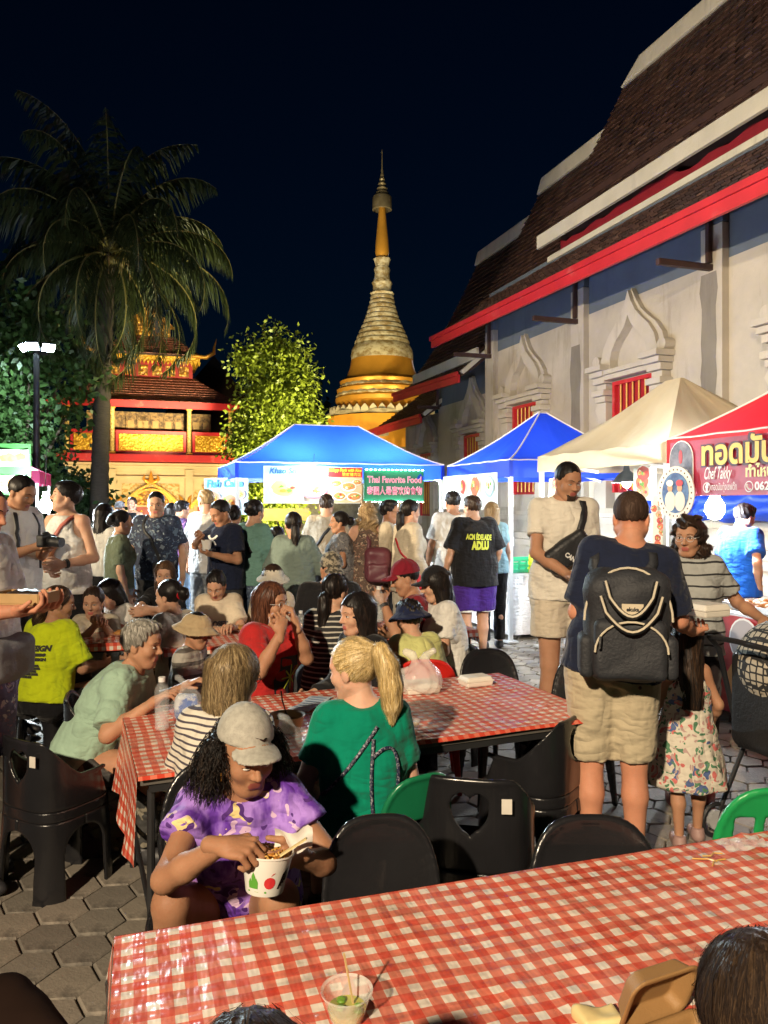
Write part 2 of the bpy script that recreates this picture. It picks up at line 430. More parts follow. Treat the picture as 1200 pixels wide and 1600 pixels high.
def nets(D, lo, h):
    D = D.copy()
    D[0] = D[-1] = 1; D[:, 0] = D[:, -1] = 1; D[:, :, 0] = D[:, :, -1] = 1
    sg = D < 0; n = np.array(D.shape) - 1
    c = np.zeros(n, np.int8); offs = [(i, j, k) for i in (0, 1) for j in (0, 1) for k in (0, 1)]
    for i, j, k in offs: c += sg[i:i + n[0], j:j + n[1], k:k + n[2]]
    I = np.argwhere((c > 0) & (c < 8)); 
    if len(I) == 0: return np.zeros((3, 3)), np.array([[0, 1, 2, 2]])
    idx = np.full(n, -1, np.int64); idx[I[:, 0], I[:, 1], I[:, 2]] = np.arange(len(I))
    V = np.stack([D[I[:, 0] + i, I[:, 1] + j, I[:, 2] + k] for i, j, k in offs], 1)
    O = np.array(offs, float); acc = np.zeros((len(I), 3)); cnt = np.zeros(len(I))
    for a in range(8):
        for b in range(a + 1, 8):
            if np.abs(O[a] - O[b]).sum() != 1: continue
            m = (V[:, a] < 0) != (V[:, b] < 0)
            t = V[m, a] / (V[m, a] - V[m, b])
            acc[m] += O[a] + (O[b] - O[a]) * t[:, None]; cnt[m] += 1
    P = lo + h * (I + acc / cnt[:, None])
    F = []
    for ax in range(3):
        b, cc = (ax + 1) % 3, (ax + 2) % 3
        s0 = [slice(None)] * 3; s1 = [slice(None)] * 3; s0[ax] = slice(0, -1); s1[ax] = slice(1, None)
        A, B = sg[tuple(s0)], sg[tuple(s1)]
        E = np.argwhere(A != B); 
        if len(E) == 0: continue
        fl = A[E[:, 0], E[:, 1], E[:, 2]]
        q = []
        for db, dc in ((-1, -1), (0, -1), (0, 0), (-1, 0)):
            e = E.copy(); e[:, b] += db; e[:, cc] += dc; q.append(idx[e[:, 0], e[:, 1], e[:, 2]])
        q = np.stack(q, 1); q[~fl] = q[~fl][:, ::-1]; F.append(q)
    return P, np.concatenate(F)
# ================================================================ ground with hexagonal concrete pavers
g_mat = M('joint_sand', (0.055, 0.048, 0.042), 0.95, 0.3, 3.0, 0.4, 40)
gm = MB(); gm.grid([[(x, y, -0.022) for x in (-260, -20, 20, 260)] for y in (-60, -5, 40, 420)])
ground = tag(gm.build('ground', g_mat), kind='structure')
PAV = [M('paver_%d' % i, c, 0.8, 0.22, 5.0, 0.35, 70, dirt=((0.05, 0.045, 0.04), 3.5, 0.56)) for i, c in enumerate([(0.22, 0.195, 0.16), (0.19, 0.172, 0.145), (0.245, 0.215, 0.178), (0.165, 0.148, 0.126)])]
HR = 0.112
def hexpts(r, z): return [(r * math.cos(R(60 * k)), r * math.sin(R(60 * k)), z) for k in range(6)]
def paver_mesh(mat, k):
    m = MB(); m.add(hexpts(HR - 0.004, -0.03) + hexpts(HR - 0.004, -0.006) + hexpts(HR - 0.011, 0.0),
                    [(12, 13, 14, 15, 16, 17)] + [(i, (i + 1) % 6, 6 + (i + 1) % 6, 6 + i) for i in range(6)] + [(6 + i, 6 + (i + 1) % 6, 12 + (i + 1) % 6, 12 + i) for i in range(6)])
    return m.mesh('paver', mat)
pav_me = [paver_mesh(m, i) for i, m in enumerate(PAV)]
ROTP = 0.10; cp, sp = math.cos(ROTP), math.sin(ROTP)
near, rest = [], []
for i in range(-75, 76):
    for j in range(2, 90):
        x0 = i * 1.5 * HR; y0 = (j + 0.5 * (i % 2)) * math.sqrt(3) * HR
        x = x0 * cp - y0 * sp; y = x0 * sp + y0 * cp
        if y < 0.9 or y > 13.5: continue
        px, py = 600 + FPX * x / y, HOR + FPX * EYE / y
        if px < -160 or px > 1360: continue
        seen = (py < 1640) and ((px < 330 and py > 1080) or (px > 640 and py > 985))
        (near if seen else rest).append((y, x))
near.sort(); rest += near[300:]; near = near[:300]
for y, x in near:
    o = link('paver', pav_me[random.randrange(4)], ground, (x, y, random.uniform(-0.004, 0.003)))
    o.rotation_euler = (random.gauss(0, 0.010), random.gauss(0, 0.010), ROTP + random.gauss(0, 0.006))
pm = MB()
for y, x in rest:
    z = random.uniform(-0.004, 0.003); pm.cur = random.randrange(4)
    tx, ty = random.gauss(0, 0.01), random.gauss(0, 0.01)
    def hx(r, zz): return [(x + r * math.cos(R(60 * k) + ROTP), y + r * math.sin(R(60 * k) + ROTP), z + zz + tx * r * math.cos(R(60 * k)) + ty * r * math.sin(R(60 * k))) for k in range(6)]
    pm.add(hx(HR - 0.004, -0.02) + hx(HR - 0.009, 0.0), [(6, 7, 8, 9, 10, 11)] + [(i, (i + 1) % 6, 6 + (i + 1) % 6, 6 + i) for i in range(6)])
tag(link('far_pavers', pm.mesh('far_pavers', PAV, fixn=False), ground), kind='stuff')
# small litter trodden on the paving
LIT = [M('litter_pale', (0.62, 0.55, 0.38), 0.7), M('litter_white', (0.7, 0.7, 0.68), 0.7)]

# ================================================================ temple hall on the right
temple = thing('temple_hall', 'long pale temple hall with stepped dark tiled roofs and red eaves behind the stalls', 'temple', (0, 0, 0), A0)
def plaster(name, col, stain, amt=0.60, low=None):
    t = NT(name); v = t.coord(); f = t.noise(v, 1.1, 6, 0.62)
    c = t.ramp(f, [(0.3, clampc([x * 0.82 for x in col])), (0.7, clampc([x * 1.10 for x in col]))])
    f2 = t.noise(t.coord((1.6, 1.6, 0.28)), 1.6, 6, 0.7)
    c = t.mix(t.ramp(f2, [(amt, (0, 0, 0)), (amt + 0.16, (0.7, 0.7, 0.7))]), c, stain)
    t.color(c); t.b.inputs['Roughness'].default_value = 0.9
    t.bump(t.math('ADD', t.noise(v, 5, 5), t.math('MULTIPLY', t.noise(v, 50, 3), 0.3)), 0.35, 0.02)
    _M[name] = t.m; return t.m
WALLM = plaster('aged_plaster', (0.46, 0.42, 0.36), (0.26, 0.225, 0.17), 0.53)
TRIMM = plaster('trim_plaster', (0.50, 0.46, 0.40), (0.25, 0.215, 0.165), 0.55)
BLUEM = plaster('blue_grey_wall_paint', (0.115, 0.145, 0.19), (0.085, 0.11, 0.15), 0.55)
PATCH = plaster('grey_cement_patch', (0.22, 0.20, 0.165), (0.15, 0.13, 0.11), 0.5)
REDP = M('red_paint', (0.50, 0.022, 0.030), 0.45, 0.14, 3.0, 0.15, 20, dirt=((0.55, 0.10, 0.09), 2.2, 0.60))
DRED = M('dark_red_wood', (0.16, 0.012, 0.02), 0.6, 0.25)
WHITE = plaster('white_lime', (0.66, 0.62, 0.52), (0.36, 0.33, 0.28), 0.58)
BROWNW = M('dark_brown_wood', (0.055, 0.026, 0.022), 0.6, 0.3)
YELP = M('yellow_paint', (0.62, 0.36, 0.06), 0.45, 0.15)
TILES = [M('roof_tile_%d' % i, c, 0.5, 0.35, 4.0, 0.3, 30) for i, c in enumerate([(0.060, 0.030, 0.024), (0.082, 0.042, 0.032), (0.046, 0.026, 0.024), (0.115, 0.065, 0.050)])]

def tiled(fn, nu, nv, parent, name='roof_tiles', lift=0.035, mats=TILES, w=(8, 8, 6, 1)):
    """fn(u,v) in 0..1 -> point; each tile a proud tilted plate with a front edge"""
    m = MB()
    for j in range(nv):
        for i in range(nu):
            off = 0.5 / nu if j % 2 else 0.0
            u0, u1 = i / nu + off, (i + 0.93) / nu + off
            if u1 > 1.0: u1 = 1.0
            if u0 >= u1: continue
            v0, v1 = j / nv, min(1.0, (j + 1.12) / nv)
            a, b, c, d = Vector(fn(u0, v0)), Vector(fn(u1, v0)), Vector(fn(u1, v1)), Vector(fn(u0, v1))
            nn = (b - a).cross(d - a).normalized()
            if nn.z < 0: nn = -nn
            k = lift * random.uniform(0.75, 1.25); jit = random.uniform(-0.006, 0.006)
            a2, b2 = a + nn * (k + jit), b + nn * (k - jit)
            m.cur = random.choices(range(len(mats)), w[:len(mats)])[0]
            m.add([a2, b2, c + nn * 0.004, d + nn * 0.004, a, b], [(0, 1, 2, 3), (4, 5, 1, 0)])
    return tag(link(name, m.mesh(name, mats, fixn=False), parent), kind='stuff')
def roof_slab(fn, parent, name='roof_deck', nv=10, mat=None, th=0.06):
    m = MB(); top = [[Vector(fn(u, j / nv)) - Vector((0, 0, 0.015)) for u in (0, 1)] for j in range(nv + 1)]
    bot = [[p - Vector((0, 0, th)) for p in r] for r in top]
    m.grid(top); m.grid(bot)
    for k in (0, 1): m.grid([[r[k] for r in top], [r[k] for r in bot]])
    m.grid([top[0], bot[0]]); m.grid([top[-1], bot[-1]])
    return m.build(name, mat or BROWNW, parent)
NW, NW2, NW3, NRD = 7.59, 7.95, 8.25, 9.4
# walls
def wallbox(name, n0, n1, s0, s1, z0, z1, mat, parent=temple):
    m = MB(); m.box(((n0 + n1) / 2, (s0 + s1) / 2, (z0 + z1) / 2), (n1 - n0, s1 - s0, z1 - z0)); return m.build(name, mat, parent)
wallbox('wall', NW, NW + 0.4, -1.0, 15.4, 0, 4.95, WALLM); wallbox('upper_wall', NW + 0.004, NW + 0.4, -1.0, 15.4, 4.952, 6.3, BLUEM)
wallbox('wall', NW2, NW2 + 0.4, 15.4, 19.2, 0, 4.25, WALLM); wallbox('upper_wall', NW2 + 0.004, NW2 + 0.4, 15.4, 19.2, 4.252, 5.4, BLUEM)
wallbox('wall', NW3, NW3 + 0.4, 19.2, 22.6, 0, 4.2, WALLM)
wallbox('end_wall', NW + 0.41, 11.2, 15.0, 15.38, 0, 6.2, WALLM); wallbox('end_wall', NW2 + 0.41, 10.9, 18.8, 19.18, 0, 5.3, WALLM)
wallbox('end_wall', NW3 + 0.41, 10.5, 22.2, 22.58, 0, 4.2, WALLM); wallbox('clerestory_wall', NW + 0.15, NW + 0.3, -1.0, 12.7, 6.31, 7.2, BROWNW)
# stepped plinth mouldings along the foot of the wall
for k, (z0, z1, pr) in enumerate([(0, 0.42, 0.42), (0.42, 0.55, 0.30), (0.55, 0.86, 0.22), (0.86, 0.98, 0.30), (0.98, 1.10, 0.20), (1.34, 1.44, 0.12), (1.44, 1.52, 0.07)]):
    wallbox('plinth_moulding', NW - pr, NW - 0.001, -1.0, 15.45 + pr * 0.3, z0, z1 - 0.003, TRIMM)
    wallbox('plinth_moulding', NW2 - pr, NW2 - 0.001, 15.46 + pr * 0.3, 19.25 + pr * 0.3, z0, z1 - 0.003, TRIMM)
# pilasters, some with a ragged darker grey patch on the face
for s, patch in ((4.9, 0), (8.45, 1), (11.72, 2), (15.18, 0)):
    m = MB(); m.box((NW - 0.055, s, 3.47), (0.11, 0.40, 3.9)); p = m.build('pilaster', WALLM, temple)
    m = MB(); m.box((NW - 0.05, s, 5.75), (0.10, 0.40, 0.62)); m.build('pilaster_head', BLUEM, p)
    if patch:
        m = MB(); pts = []
        for k in range(15):
            z = 1.55 + k * (3.25 if patch == 1 else 2.9) / 14; pts.append((z, 0.17 + random.uniform(-0.03, 0.03)))
        o = s + 0.03
        m.grid([[(NW - 0.113, o - w * 0.8, z), (NW - 0.113, o + w, z)] for z, w in pts]); m.build('cement_patch', PATCH, p)
# windows with ogee arches
def sym(h): return [(-x, z) for x, z in h] + [(x, z) for x, z in reversed(h[:-1])]
def temple_window(n, s, sc=1.0, z0=0.0, ):
    w = link('window', None, temple, (n, s, z0), (0, 0, R(-90))); w.scale = (sc, sc, 1.0)
    m = MB(); m.box((0, -0.012, 2.75), (0.98, 0.02, 1.80)); m.build('shutter_panel', M('red_shutter', (0.33, 0.012, 0.022), 0.5, 0.15), w)
    m = MB()
    for x in (-0.47, 0.47): m.box((x, -0.045, 2.75), (0.06, 0.086, 1.80))
    m.box((0, -0.045, 3.62), (0.88, 0.086, 0.06)); m.build('window_frame', REDP, w)
    for k in range(5):
        m = MB(); m.tube([((k - 2) * 0.155, -0.06, 1.9), ((k - 2) * 0.155, -0.06, 3.59)], 0.014, 6); m.build('bar', YELP, w)
    m = MB(); m.box((0, -0.11, 3.72), (1.36, 0.20, 0.075)); m.box((0, -0.13, 3.80), (1.46, 0.24, 0.07)); m.build('lintel', TRIMM, w)
    outer = [(0.70, 3.84), (0.71, 4.02), (0.64, 4.22), (0.50, 4.40), (0.33, 4.54), (0.18, 4.68), (0.075, 4.84), (0, 5.02)]
    inner = [(0.46, 3.84), (0.47, 4.00), (0.42, 4.14), (0.31, 4.28), (0.19, 4.38), (0.10, 4.46), (0.04, 4.55), (0, 4.64)]
    m = MB(); m.ribbon(sym(outer), sym(inner), -0.16, -0.001); m.build('arch_moulding', TRIMM, w)
    o2 = [(x * 1.10 + 0.03, z + 0.02) for x, z in outer[:-1]] + [(0, 5.06)]
    m = MB(); m.ribbon(sym(o2), sym([(x, z) for x, z in outer]), -0.09, -0.002); m.build('outer_arch_band', TRIMM, w)
    for sx in (-1, 1):
        c = link('capital', None, w, (sx * 0.70, 0, 0))
        for wd, pr, za, zb in ((0.44, 0.34, 3.84, 3.93), (0.38, 0.28, 3.75, 3.835), (0.32, 0.22, 3.64, 3.745), (0.24, 0.16, 3.54, 3.635), (0.34, 0.24, 3.44, 3.535), (0.28, 0.19, 3.34, 3.435)):
            m = MB(); m.box((0, -pr / 2, (za + zb) / 2), (wd, pr, zb - za)); link('moulding', bevel_mesh(m.mesh('moulding', TRIMM), 0.012, 2), c)
        prof = [(0.13, 3.33), (0.20, 3.22), (0.12, 3.08), (0.10, 2.95), (0.17, 2.80), (0.24, 2.72), (0.20, 2.60), (0.20, 1.6)]
        m = MB(); m.ribbon([(sx * x if sx > 0 else -x, z) for x, z in prof], [(-0.10 * sx, z) for x, z in prof], -0.17, -0.003); m.build('scrolled_jamb', TRIMM, w, loc=(sx * 0.66, 0, 0))
        m = MB(); m.tube([(sx * 0.83, -0.18, 4.02), (sx * 0.83, -0.003, 4.02)], 0.095, 14); m.build('scroll', TRIMM, w)
for n, s, sc in ((NW, 6.62, 1), (NW, 10.22, 1), (NW, 13.66, 1)): temple_window(n, s, sc)
temple_window(NW2, 16.9, 0.95, -0.32); temple_window(NW3, 20.7, 0.9, -0.55)
# upper roof tiers, ridge caps and eave boards
def roof_fn(n_e, z_e, n_r, z_r, s0, s1, curve=1.22, rise=0.0):
    def f(u, v): return (n_e + (n_r - n_e) * v, s0 + (s1 - s0) * u, z_e + rise * u + (z_r - z_e - rise * u) * v ** curve)
    return f
for k, (s0, s1, ze, zr, nu, nv, ne) in enumerate([(1.0, 13.0, 6.66, 10.0, 74, 25, 7.40), (12.2, 16.3, 5.86, 9.12, 26, 24, 7.40), (15.6, 19.8, 5.10, 8.44, 26, 24, 7.45)]):
    fn = roof_fn(ne, ze, NRD, zr, s0, s1)
    r = roof_slab(fn, temple, 'upper_roof'); tiled(fn, nu, nv, r)
    fb = lambda u, v, s0=s0, s1=s1, ze=ze, zr=zr, ne=ne: (2 * NRD - ne + (ne - NRD) * v, s0 + (s1 - s0) * u, ze + (zr - ze) * v ** 1.22)
    roof_slab(fb, temple, 'far_roof_slope')
    m = MB(); m.box((NRD, (s0 + s1) / 2 + 0.03, zr + 0.11), (0.22, s1 - s0, 0.34), 0, 0.9); link('ridge_cap', bevel_mesh(m.mesh('ridge_cap', WHITE), 0.03), r)
    m = MB(); m.bar((ne - 0.045, s0, ze - 0.07), (ne - 0.045, s1 - 0.15, ze - 0.07), 0.06, 0.24); m.build('eave_board', WHITE, r)
    m = MB(); m.add([(ne + 0.3, s1 - 0.5, ze), (2 * NRD - ne - 0.3, s1 - 0.5, ze), (NRD, s1 - 0.5, zr - 0.1)], [(0, 1, 2)]); m.build('gable', BROWNW, r)
# red carved boards under the upper eave
m = MB(); pts_t, pts_b = [], []
for k in range(60):
    s = 1.2 + k * 0.19; ph = (s % 3.1) / 3.1
    pts_t.append((NW - 0.02, s, 6.56 - 0.12 * ph + 0.03 * math.sin(s * 9))); pts_b.append((NW - 0.02, s, 6.30))
m.grid([pts_t, pts_b]); m.grid([[(p[0] + 0.05, p[1], p[2]) for p in pts_t], [(p[0] + 0.05, p[1], p[2]) for p in pts_b]]); m.grid([pts_t, [(p[0] + 0.05, p[1], p[2]) for p in pts_t]])
m.build('carved_board', M('deep_red_paint', (0.23, 0.012, 0.022), 0.5), temple)
# lower roofs with broad red fascias
for k, (n_e, n_t, s0, s1, z0, z1, nu, nv, zt) in enumerate([(6.42, NW + 0.05, 0.5, 15.75, 5.04, 5.30, 92, 10, 6.24), (7.0, NW2 + 1.0, 15.6, 20.0, 4.55, 4.66, 27, 14, 6.1), (7.42, NW3 + 1.1, 19.0, 23.6, 4.0, 3.98, 27, 14, 5.4)]):
    def fn(u, v, n_e=n_e, n_t=n_t, s0=s0, s1=s1, z0=z0, z1=z1, zt=zt):
        ze = z0 + (z1 - z0) * u; return (n_e + (n_t - n_e) * v, s0 + (s1 - s0) * u, ze + (zt - ze) * v ** 1.1)
    r = roof_slab(fn, temple, 'lower_roof'); tiled(fn, nu, nv, r)
    m = MB(); m.bar((n_e - 0.05, s0, z0 - 0.12), (n_e - 0.05, s1, z1 - 0.12), 0.05, 0.17); m.build('fascia', REDP, r)
    m = MB(); m.bar((n_e - 0.09, s0, z0 - 0.01), (n_e - 0.09, s1 + 0.02, z1 - 0.01), 0.05, 0.09); m.build('fascia_lip', REDP, r)
    m = MB(); m.bar((n_t - 0.04, s0, zt + 0.05), (n_t - 0.04, s1 - 2.9 if k == 0 else s1 - 0.6, zt + 0.05), 0.10, 0.10); m.build('flashing_strip', WHITE, r)
    if k:
        m = MB(); m.bar((n_e + 0.02, s0 + 0.02, z0 + 0.02), (n_t - 0.1, s0 + 0.02, zt + 0.02), 0.12, 0.09); m.build('verge_strip', WHITE, r)
# eave brackets
for s, n in ((4.9, NW), (8.45, NW), (11.72, NW), (15.1, NW), (18.9, NW2)):
    zb = 4.86 if n == NW else 4.2
    b = link('eave_bracket', None, temple, (n, s, zb))
    m = MB(); m.bar((-0.105, 0, 0), (-0.98 if n == NW else -0.75, 0, 0.0), 0.07, 0.08); m.build('beam', BROWNW, b)
    m = MB(); m.bar((-0.155, 0, 0.06), (-0.155, 0, 0.85), 0.06, 0.06); m.build('strut', BROWNW, b)

# ================================================================ gilded stupa
GOLD = M('gilding', (0.72, 0.36, 0.055), 0.38, 0.18, 1.2, 0.3, 5, metal=0.35, dirt=((0.40, 0.19, 0.04), 0.8, 0.60))
OLDG = TWO('weathered_gilded_stone', (0.30, 0.22, 0.11), (0.60, 0.56, 0.46), 2.6, 0.5, 0.7, 0.08, (1, 1, 1.6), 0.5, 0.08)
STONE = TWO('grey_stucco', (0.30, 0.26, 0.19), (0.55, 0.50, 0.40), 3.0, 0.5, 0.85, 0.12, (1, 1, 1), 0.5, 0.06)
BRONZE = M('bronze_tiers', (0.30, 0.25, 0.17), 0.4, 0.3, 4, metal=0.4)
CY = 36.0; U = CY / FPX
stupa = thing('stupa', 'floodlit golden bell stupa with ringed tapering spire', 'stupa', GX(597, CY), 0)
def zc(py): return EYE + (HOR - py) * U
def stupa_part(name, prof, mat, n=48, parent=stupa, fn=None, smooth=True):
    m = MB(); m.lathe([(max(0.004, r * U), zc(y)) for r, y in prof], n, fn=fn); return m.build(name, mat, parent, smooth)
stupa_part('base', [(92, 850), (92, 722), (86, 720), (86, 690), (90, 688), (90, 682), (83, 678), (82, 655), (88, 652), (88, 648), (60, 646)], STONE, 8)
stupa_part('cloth_band', [(85.5, 704), (84.8, 676), (84.5, 655)], M('saffron_cloth', (0.72, 0.33, 0.03), 0.7, 0.12, 3), 64, fn=lambda a, i: 1.02 + 0.008 * math.sin(a * 26))
petal = MB()
for k in range(40):
    a = 2 * math.pi * k / 40; c, s_ = math.cos(a), math.sin(a); r = 78 * U; w = 6.0 * U
    pts = [(-w, 0), (w, 0), (w * 0.85, 5 * U), (0, 10.5 * U), (-w * 0.85, 5 * U)]
    vs = [(r * c - x * s_, r * s_ + x * c, zc(650) + z) for x, z in pts] + [((r + 0.12) * c - x * s_, (r + 0.12) * s_ + x * c, zc(650) + z) for x, z in pts]
    petal.add(vs, [(0, 1, 2, 3, 4), (9, 8, 7, 6, 5)] + [(i, (i + 1) % 5, 5 + (i + 1) % 5, 5 + i) for i in range(5)])
petal.build('lotus_petals', WHITE, stupa)
stupa_part('lower_tiers', [(76, 648), (72, 645), (68, 640), (67, 634), (72, 631), (73, 625), (70, 621), (68, 619), (70, 616), (71, 611), (66, 607), (63, 605), (65, 602), (66, 598), (62, 595), (58, 593)], GOLD, 64)
for (rr, yy) in ((70, 619), (65.5, 606)):
    stupa_part('scalloped_ring', [(rr, yy + 4), (rr + 1.5, yy + 1), (rr - 1, yy - 3)], OLDG, 96, fn=lambda a, i: 1 + 0.012 * math.sin(a * 24))
stupa_part('bell', [(60, 594), (55, 588), (51.5, 580), (49, 571), (48, 563)], GOLD, 64)
stupa_part('bell_shoulder', [(48.6, 564), (48.4, 556), (47.4, 549), (45.5, 544), (43, 540)], OLDG, 64)
rings = [(43, 540), (40, 532), (36.5, 524), (33, 516), (29.5, 508), (26.5, 500), (24, 492), (21.8, 484), (20, 476), (18.6, 469), (17.6, 462)]
for (r0, y0), (r1, y1) in zip(rings[:-1], rings[1:]):
    stupa_part('spire_ring', [(r1, y0), (r0 - 0.5, y0 - 0.3), (r0, y0 - 3.5), (r0 - 1.2, y1 + 1.2), (r1 - 1.5, y1 + 0.2)], OLDG, 40)
stupa_part('lotus_spire', [(15.5, 463), (18.6, 459), (14.5, 455), (14, 447), (15.8, 443), (12.5, 437), (11.2, 428), (12.6, 421), (10, 417), (11.8, 410), (13.2, 405), (9.5, 402)], OLDG, 24, fn=lambda a, i: 1 + (0.07 if i % 3 == 1 else 0.02) * math.sin(a * 8))
stupa_part('golden_needle', [(9.0, 403), (10.8, 396), (10.4, 385), (9.0, 368), (7.2, 350), (5.6, 333), (4.6, 318), (4.2, 305)], GOLD, 24)
stupa_part('umbrella_band', [(13.6, 329), (15.2, 328), (15.0, 309), (12, 305), (6, 303)], BRONZE, 32, fn=lambda a, i: 1 + 0.02 * math.sin(a * 16))
for rr, yy in ((10.5, 301), (8.3, 294), (6.4, 287), (4.6, 280), (3.0, 274)):
    stupa_part('umbrella_tier', [(rr * 0.7, yy + 3), (rr, yy + 1), (rr * 0.8, yy - 2), (rr * 0.45, yy - 5)], BRONZE, 20)
stupa_part('finial', [(2.0, 272), (1.3, 262), (0.9, 252), (0.6, 242), (1.2, 238), (0.3, 234)], BRONZE, 10)
FLOOD = (1.0, 0.74, 0.30)
for dx, dy, e in ((-6.5, -9.5, 3400), (5.5, -10.5, 3400)):
    p = GX(597, CY) + Vector((dx, dy, 0.5)); lamp('stupa_floodlight', 'SPOT', p, e, FLOOD, GX(597, CY, 6.6), 0.12, 70, 0.8)
lamp('spire_floodlight', 'SPOT', GX(597, CY) + Vector((-3.5, -13, 3.2)), 3200, (1.0, 0.84, 0.55), GX(597, CY, 15), 0.12, 34, 0.8)
# low lattice wall at the foot of the stupa
m = MB()
lw = thing('lattice_wall', 'low white pierced boundary wall at the foot of the golden stupa', 'wall', GX(600, 29.5), A0)
for z0, z1, d in ((0, 2.5, 0.3), (2.5, 2.62, 0.4), (3.0, 3.14, 0.4)):
    m = MB(); m.box((0, 0, (z0 + z1) / 2), (9, d, z1 - z0 - 0.004)); m.build('wall_course', STONE, lw)
for k in range(32):
    m = MB(); m.sphere((-4.35 + k * 0.28, 0, 2.81), 0.17, 8, 6, 0.75, 0.7, 1.1); m.build('baluster', WHITE, lw, True)

# ================================================================ gilded scripture pavilion on the left
PY = 30.0; V = PY / FPX
pav = thing('scripture_pavilion', 'two storey temple pavilion with red balcony, gold panels and tiled roof', 'pavilion', GX(236, PY), A0)
def zp(py): return EYE + (HOR - py) * V
CREAM = plaster('cream_wall', (0.60, 0.50, 0.33), (0.36, 0.28, 0.16), 0.62)
def goldrelief(name, scale, col=(0.70, 0.38, 0.05), dark=(0.20, 0.09, 0.015)):
    t = NT(name); v = t.coord(); vo = t.n('ShaderNodeTexVoronoi'); vo.feature = 'SMOOTH_F1'; vo.inputs['Scale'].default_value = scale; t.l(v, vo.inputs['Vector'])
    f = t.math('ADD', vo.outputs['Distance'], t.math('MULTIPLY', t.noise(v, scale * 1.5, 3), 0.5))
    t.color(t.ramp(f, [(0.45, col), (0.75, dark)])); t.b.inputs['Metallic'].default_value = 0.3; t.b.inputs['Roughness'].default_value = 0.4
    t.bump(f, 0.9, -0.05); _M[name] = t.m; return t.m
GREL = goldrelief('gold_stucco_relief', 9); GPAN = goldrelief('gilded_balcony_panel', 12, (0.85, 0.55, 0.06), (0.55, 0.28, 0.02))
DOORR = M('red_lacquer', (0.30, 0.02, 0.02), 0.4, 0.15); WOODC = TWO('carved_gilded_teak', (0.10, 0.055, 0.025), (0.36, 0.22, 0.08), 7, 0.5, 0.6, 0.1)
hw = 3.02
def pbox(name, c, d, mat, parent=pav, rz=0, bev=0): 
    m = MB(); m.box(c, d, rz); me = m.mesh(name, mat)
    return link(name, bevel_mesh(me, bev) if bev else me, parent)
pbox('lower_wall', (0, 2.6, 1.6), (2 * hw, 5.0, 3.2), CREAM)
for za, zb, pr in ((3.02, 3.12, 0.18), (3.13, 3.22, 0.28), (2.64, 2.72, 0.10), (1.52, 1.58, 0.06)):
    pbox('cornice', (0, 0.1 - pr / 2, (za + zb) / 2), (2 * hw + pr, pr, zb - za), CREAM)
for x in (-hw + 0.16, -1.45, 1.45, hw - 0.16): pbox('lower_pilaster', (x, 0.045, 1.5), (0.30, 0.10, 2.98), CREAM)
def arch_door(x, w, zs):
    a = link('arched_door', None, pav, (x, 0.1, 0))
    m = MB(); m.box((0, -0.03, zs / 2), (2 * w, 0.05, zs)); m.build('door_leaf', DOORR, a)
    for cx, cz, k in ((0, zs - 0.55, 0.16), (-w * 0.5, zs - 0.22, 0.06), (w * 0.5, zs - 0.22, 0.06), (-w * 0.5, zs - 0.9, 0.06), (w * 0.5, zs - 0.9, 0.06)):
        m = MB(); m.prism([(cx + k * (1 if q % 2 == 0 else 0.45) * math.cos(q * math.pi / 4), cz + k * (1 if q % 2 == 0 else 0.45) * math.sin(q * math.pi / 4)) for q in range(8)], -0.075, -0.056); m.build('gold_rosette', GPAN, a)
    N = 20; arc = lambda r: [(r * math.cos(math.pi * (1 - k / N)), zs + r * 0.86 * math.sin(math.pi * (1 - k / N))) for k in range(N + 1)]
    m = MB(); m.prism(arc(w), -0.05, -0.004); m.build('tympanum', GREL, a)
    m = MB(); m.ribbon(arc(w * 1.12), arc(w), -0.16, -0.003); m.build('arch_band', GOLD, a, True)
    ogee = [(-w * 1.65, zs - 0.05), (-w * 1.5, zs + w * 0.18), (-w * 1.28, zs + w * 0.40), (-w * 0.95, zs + w * 0.72), (-w * 0.55, zs + w * 1.02), (-w * 0.2, zs + w * 1.2), (0, zs + w * 1.42)]
    top = ogee + [(-p[0], p[1]) for p in reversed(ogee[:-1])]
    m = MB(); m.ribbon(top, [(p[0] * 0.86, p[1] - 0.09) for p in top], -0.20, -0.003); m.build('naga_arch', GOLD, a, True)
    m = MB(); m.box((0, -0.012, zs + w * 0.62), (w * 3.1, 0.02, w * 1.24)); m.build('spandrel_panel', TWO('stucco_floral_relief', (0.42, 0.25, 0.07), (0.62, 0.50, 0.28), 9, 0.5, 0.7, 0.05), a)
    for sx in (-1, 1):
        m = MB(); m.tube([(sx * w * 1.55, -0.12, zs - 0.1), (sx * w * 1.75, -0.15, zs + 0.06), (sx * w * 1.62, -0.15, zs + 0.3), (sx * w * 1.5, -0.13, zs + 0.42)], [0.07, 0.10, 0.06, 0.01], 8); m.build('naga_head', GOLD, a, True)
        m = MB(); m.tube([(0, -0.15, zs + w * 1.3), (sx * 0.16, -0.15, zs + w * 1.36), (sx * 0.28, -0.15, zs + w * 1.5), (sx * 0.24, -0.15, zs + w * 1.72)], [0.09, 0.08, 0.06, 0.01], 8); m.build('crest_flame', GOLD, a, True)
    m = MB(); m.tube([(0, -0.15, zs + w * 1.25), (0, -0.15, zs + w * 1.55), (0, -0.15, zs + w * 1.95)], [0.12, 0.09, 0.012], 8); m.build('crest_spike', GOLD, a, True)
arch_door(0, 0.70, 1.56); arch_door(2.28, 0.50, 1.56); arch_door(-2.28, 0.50, 1.56)
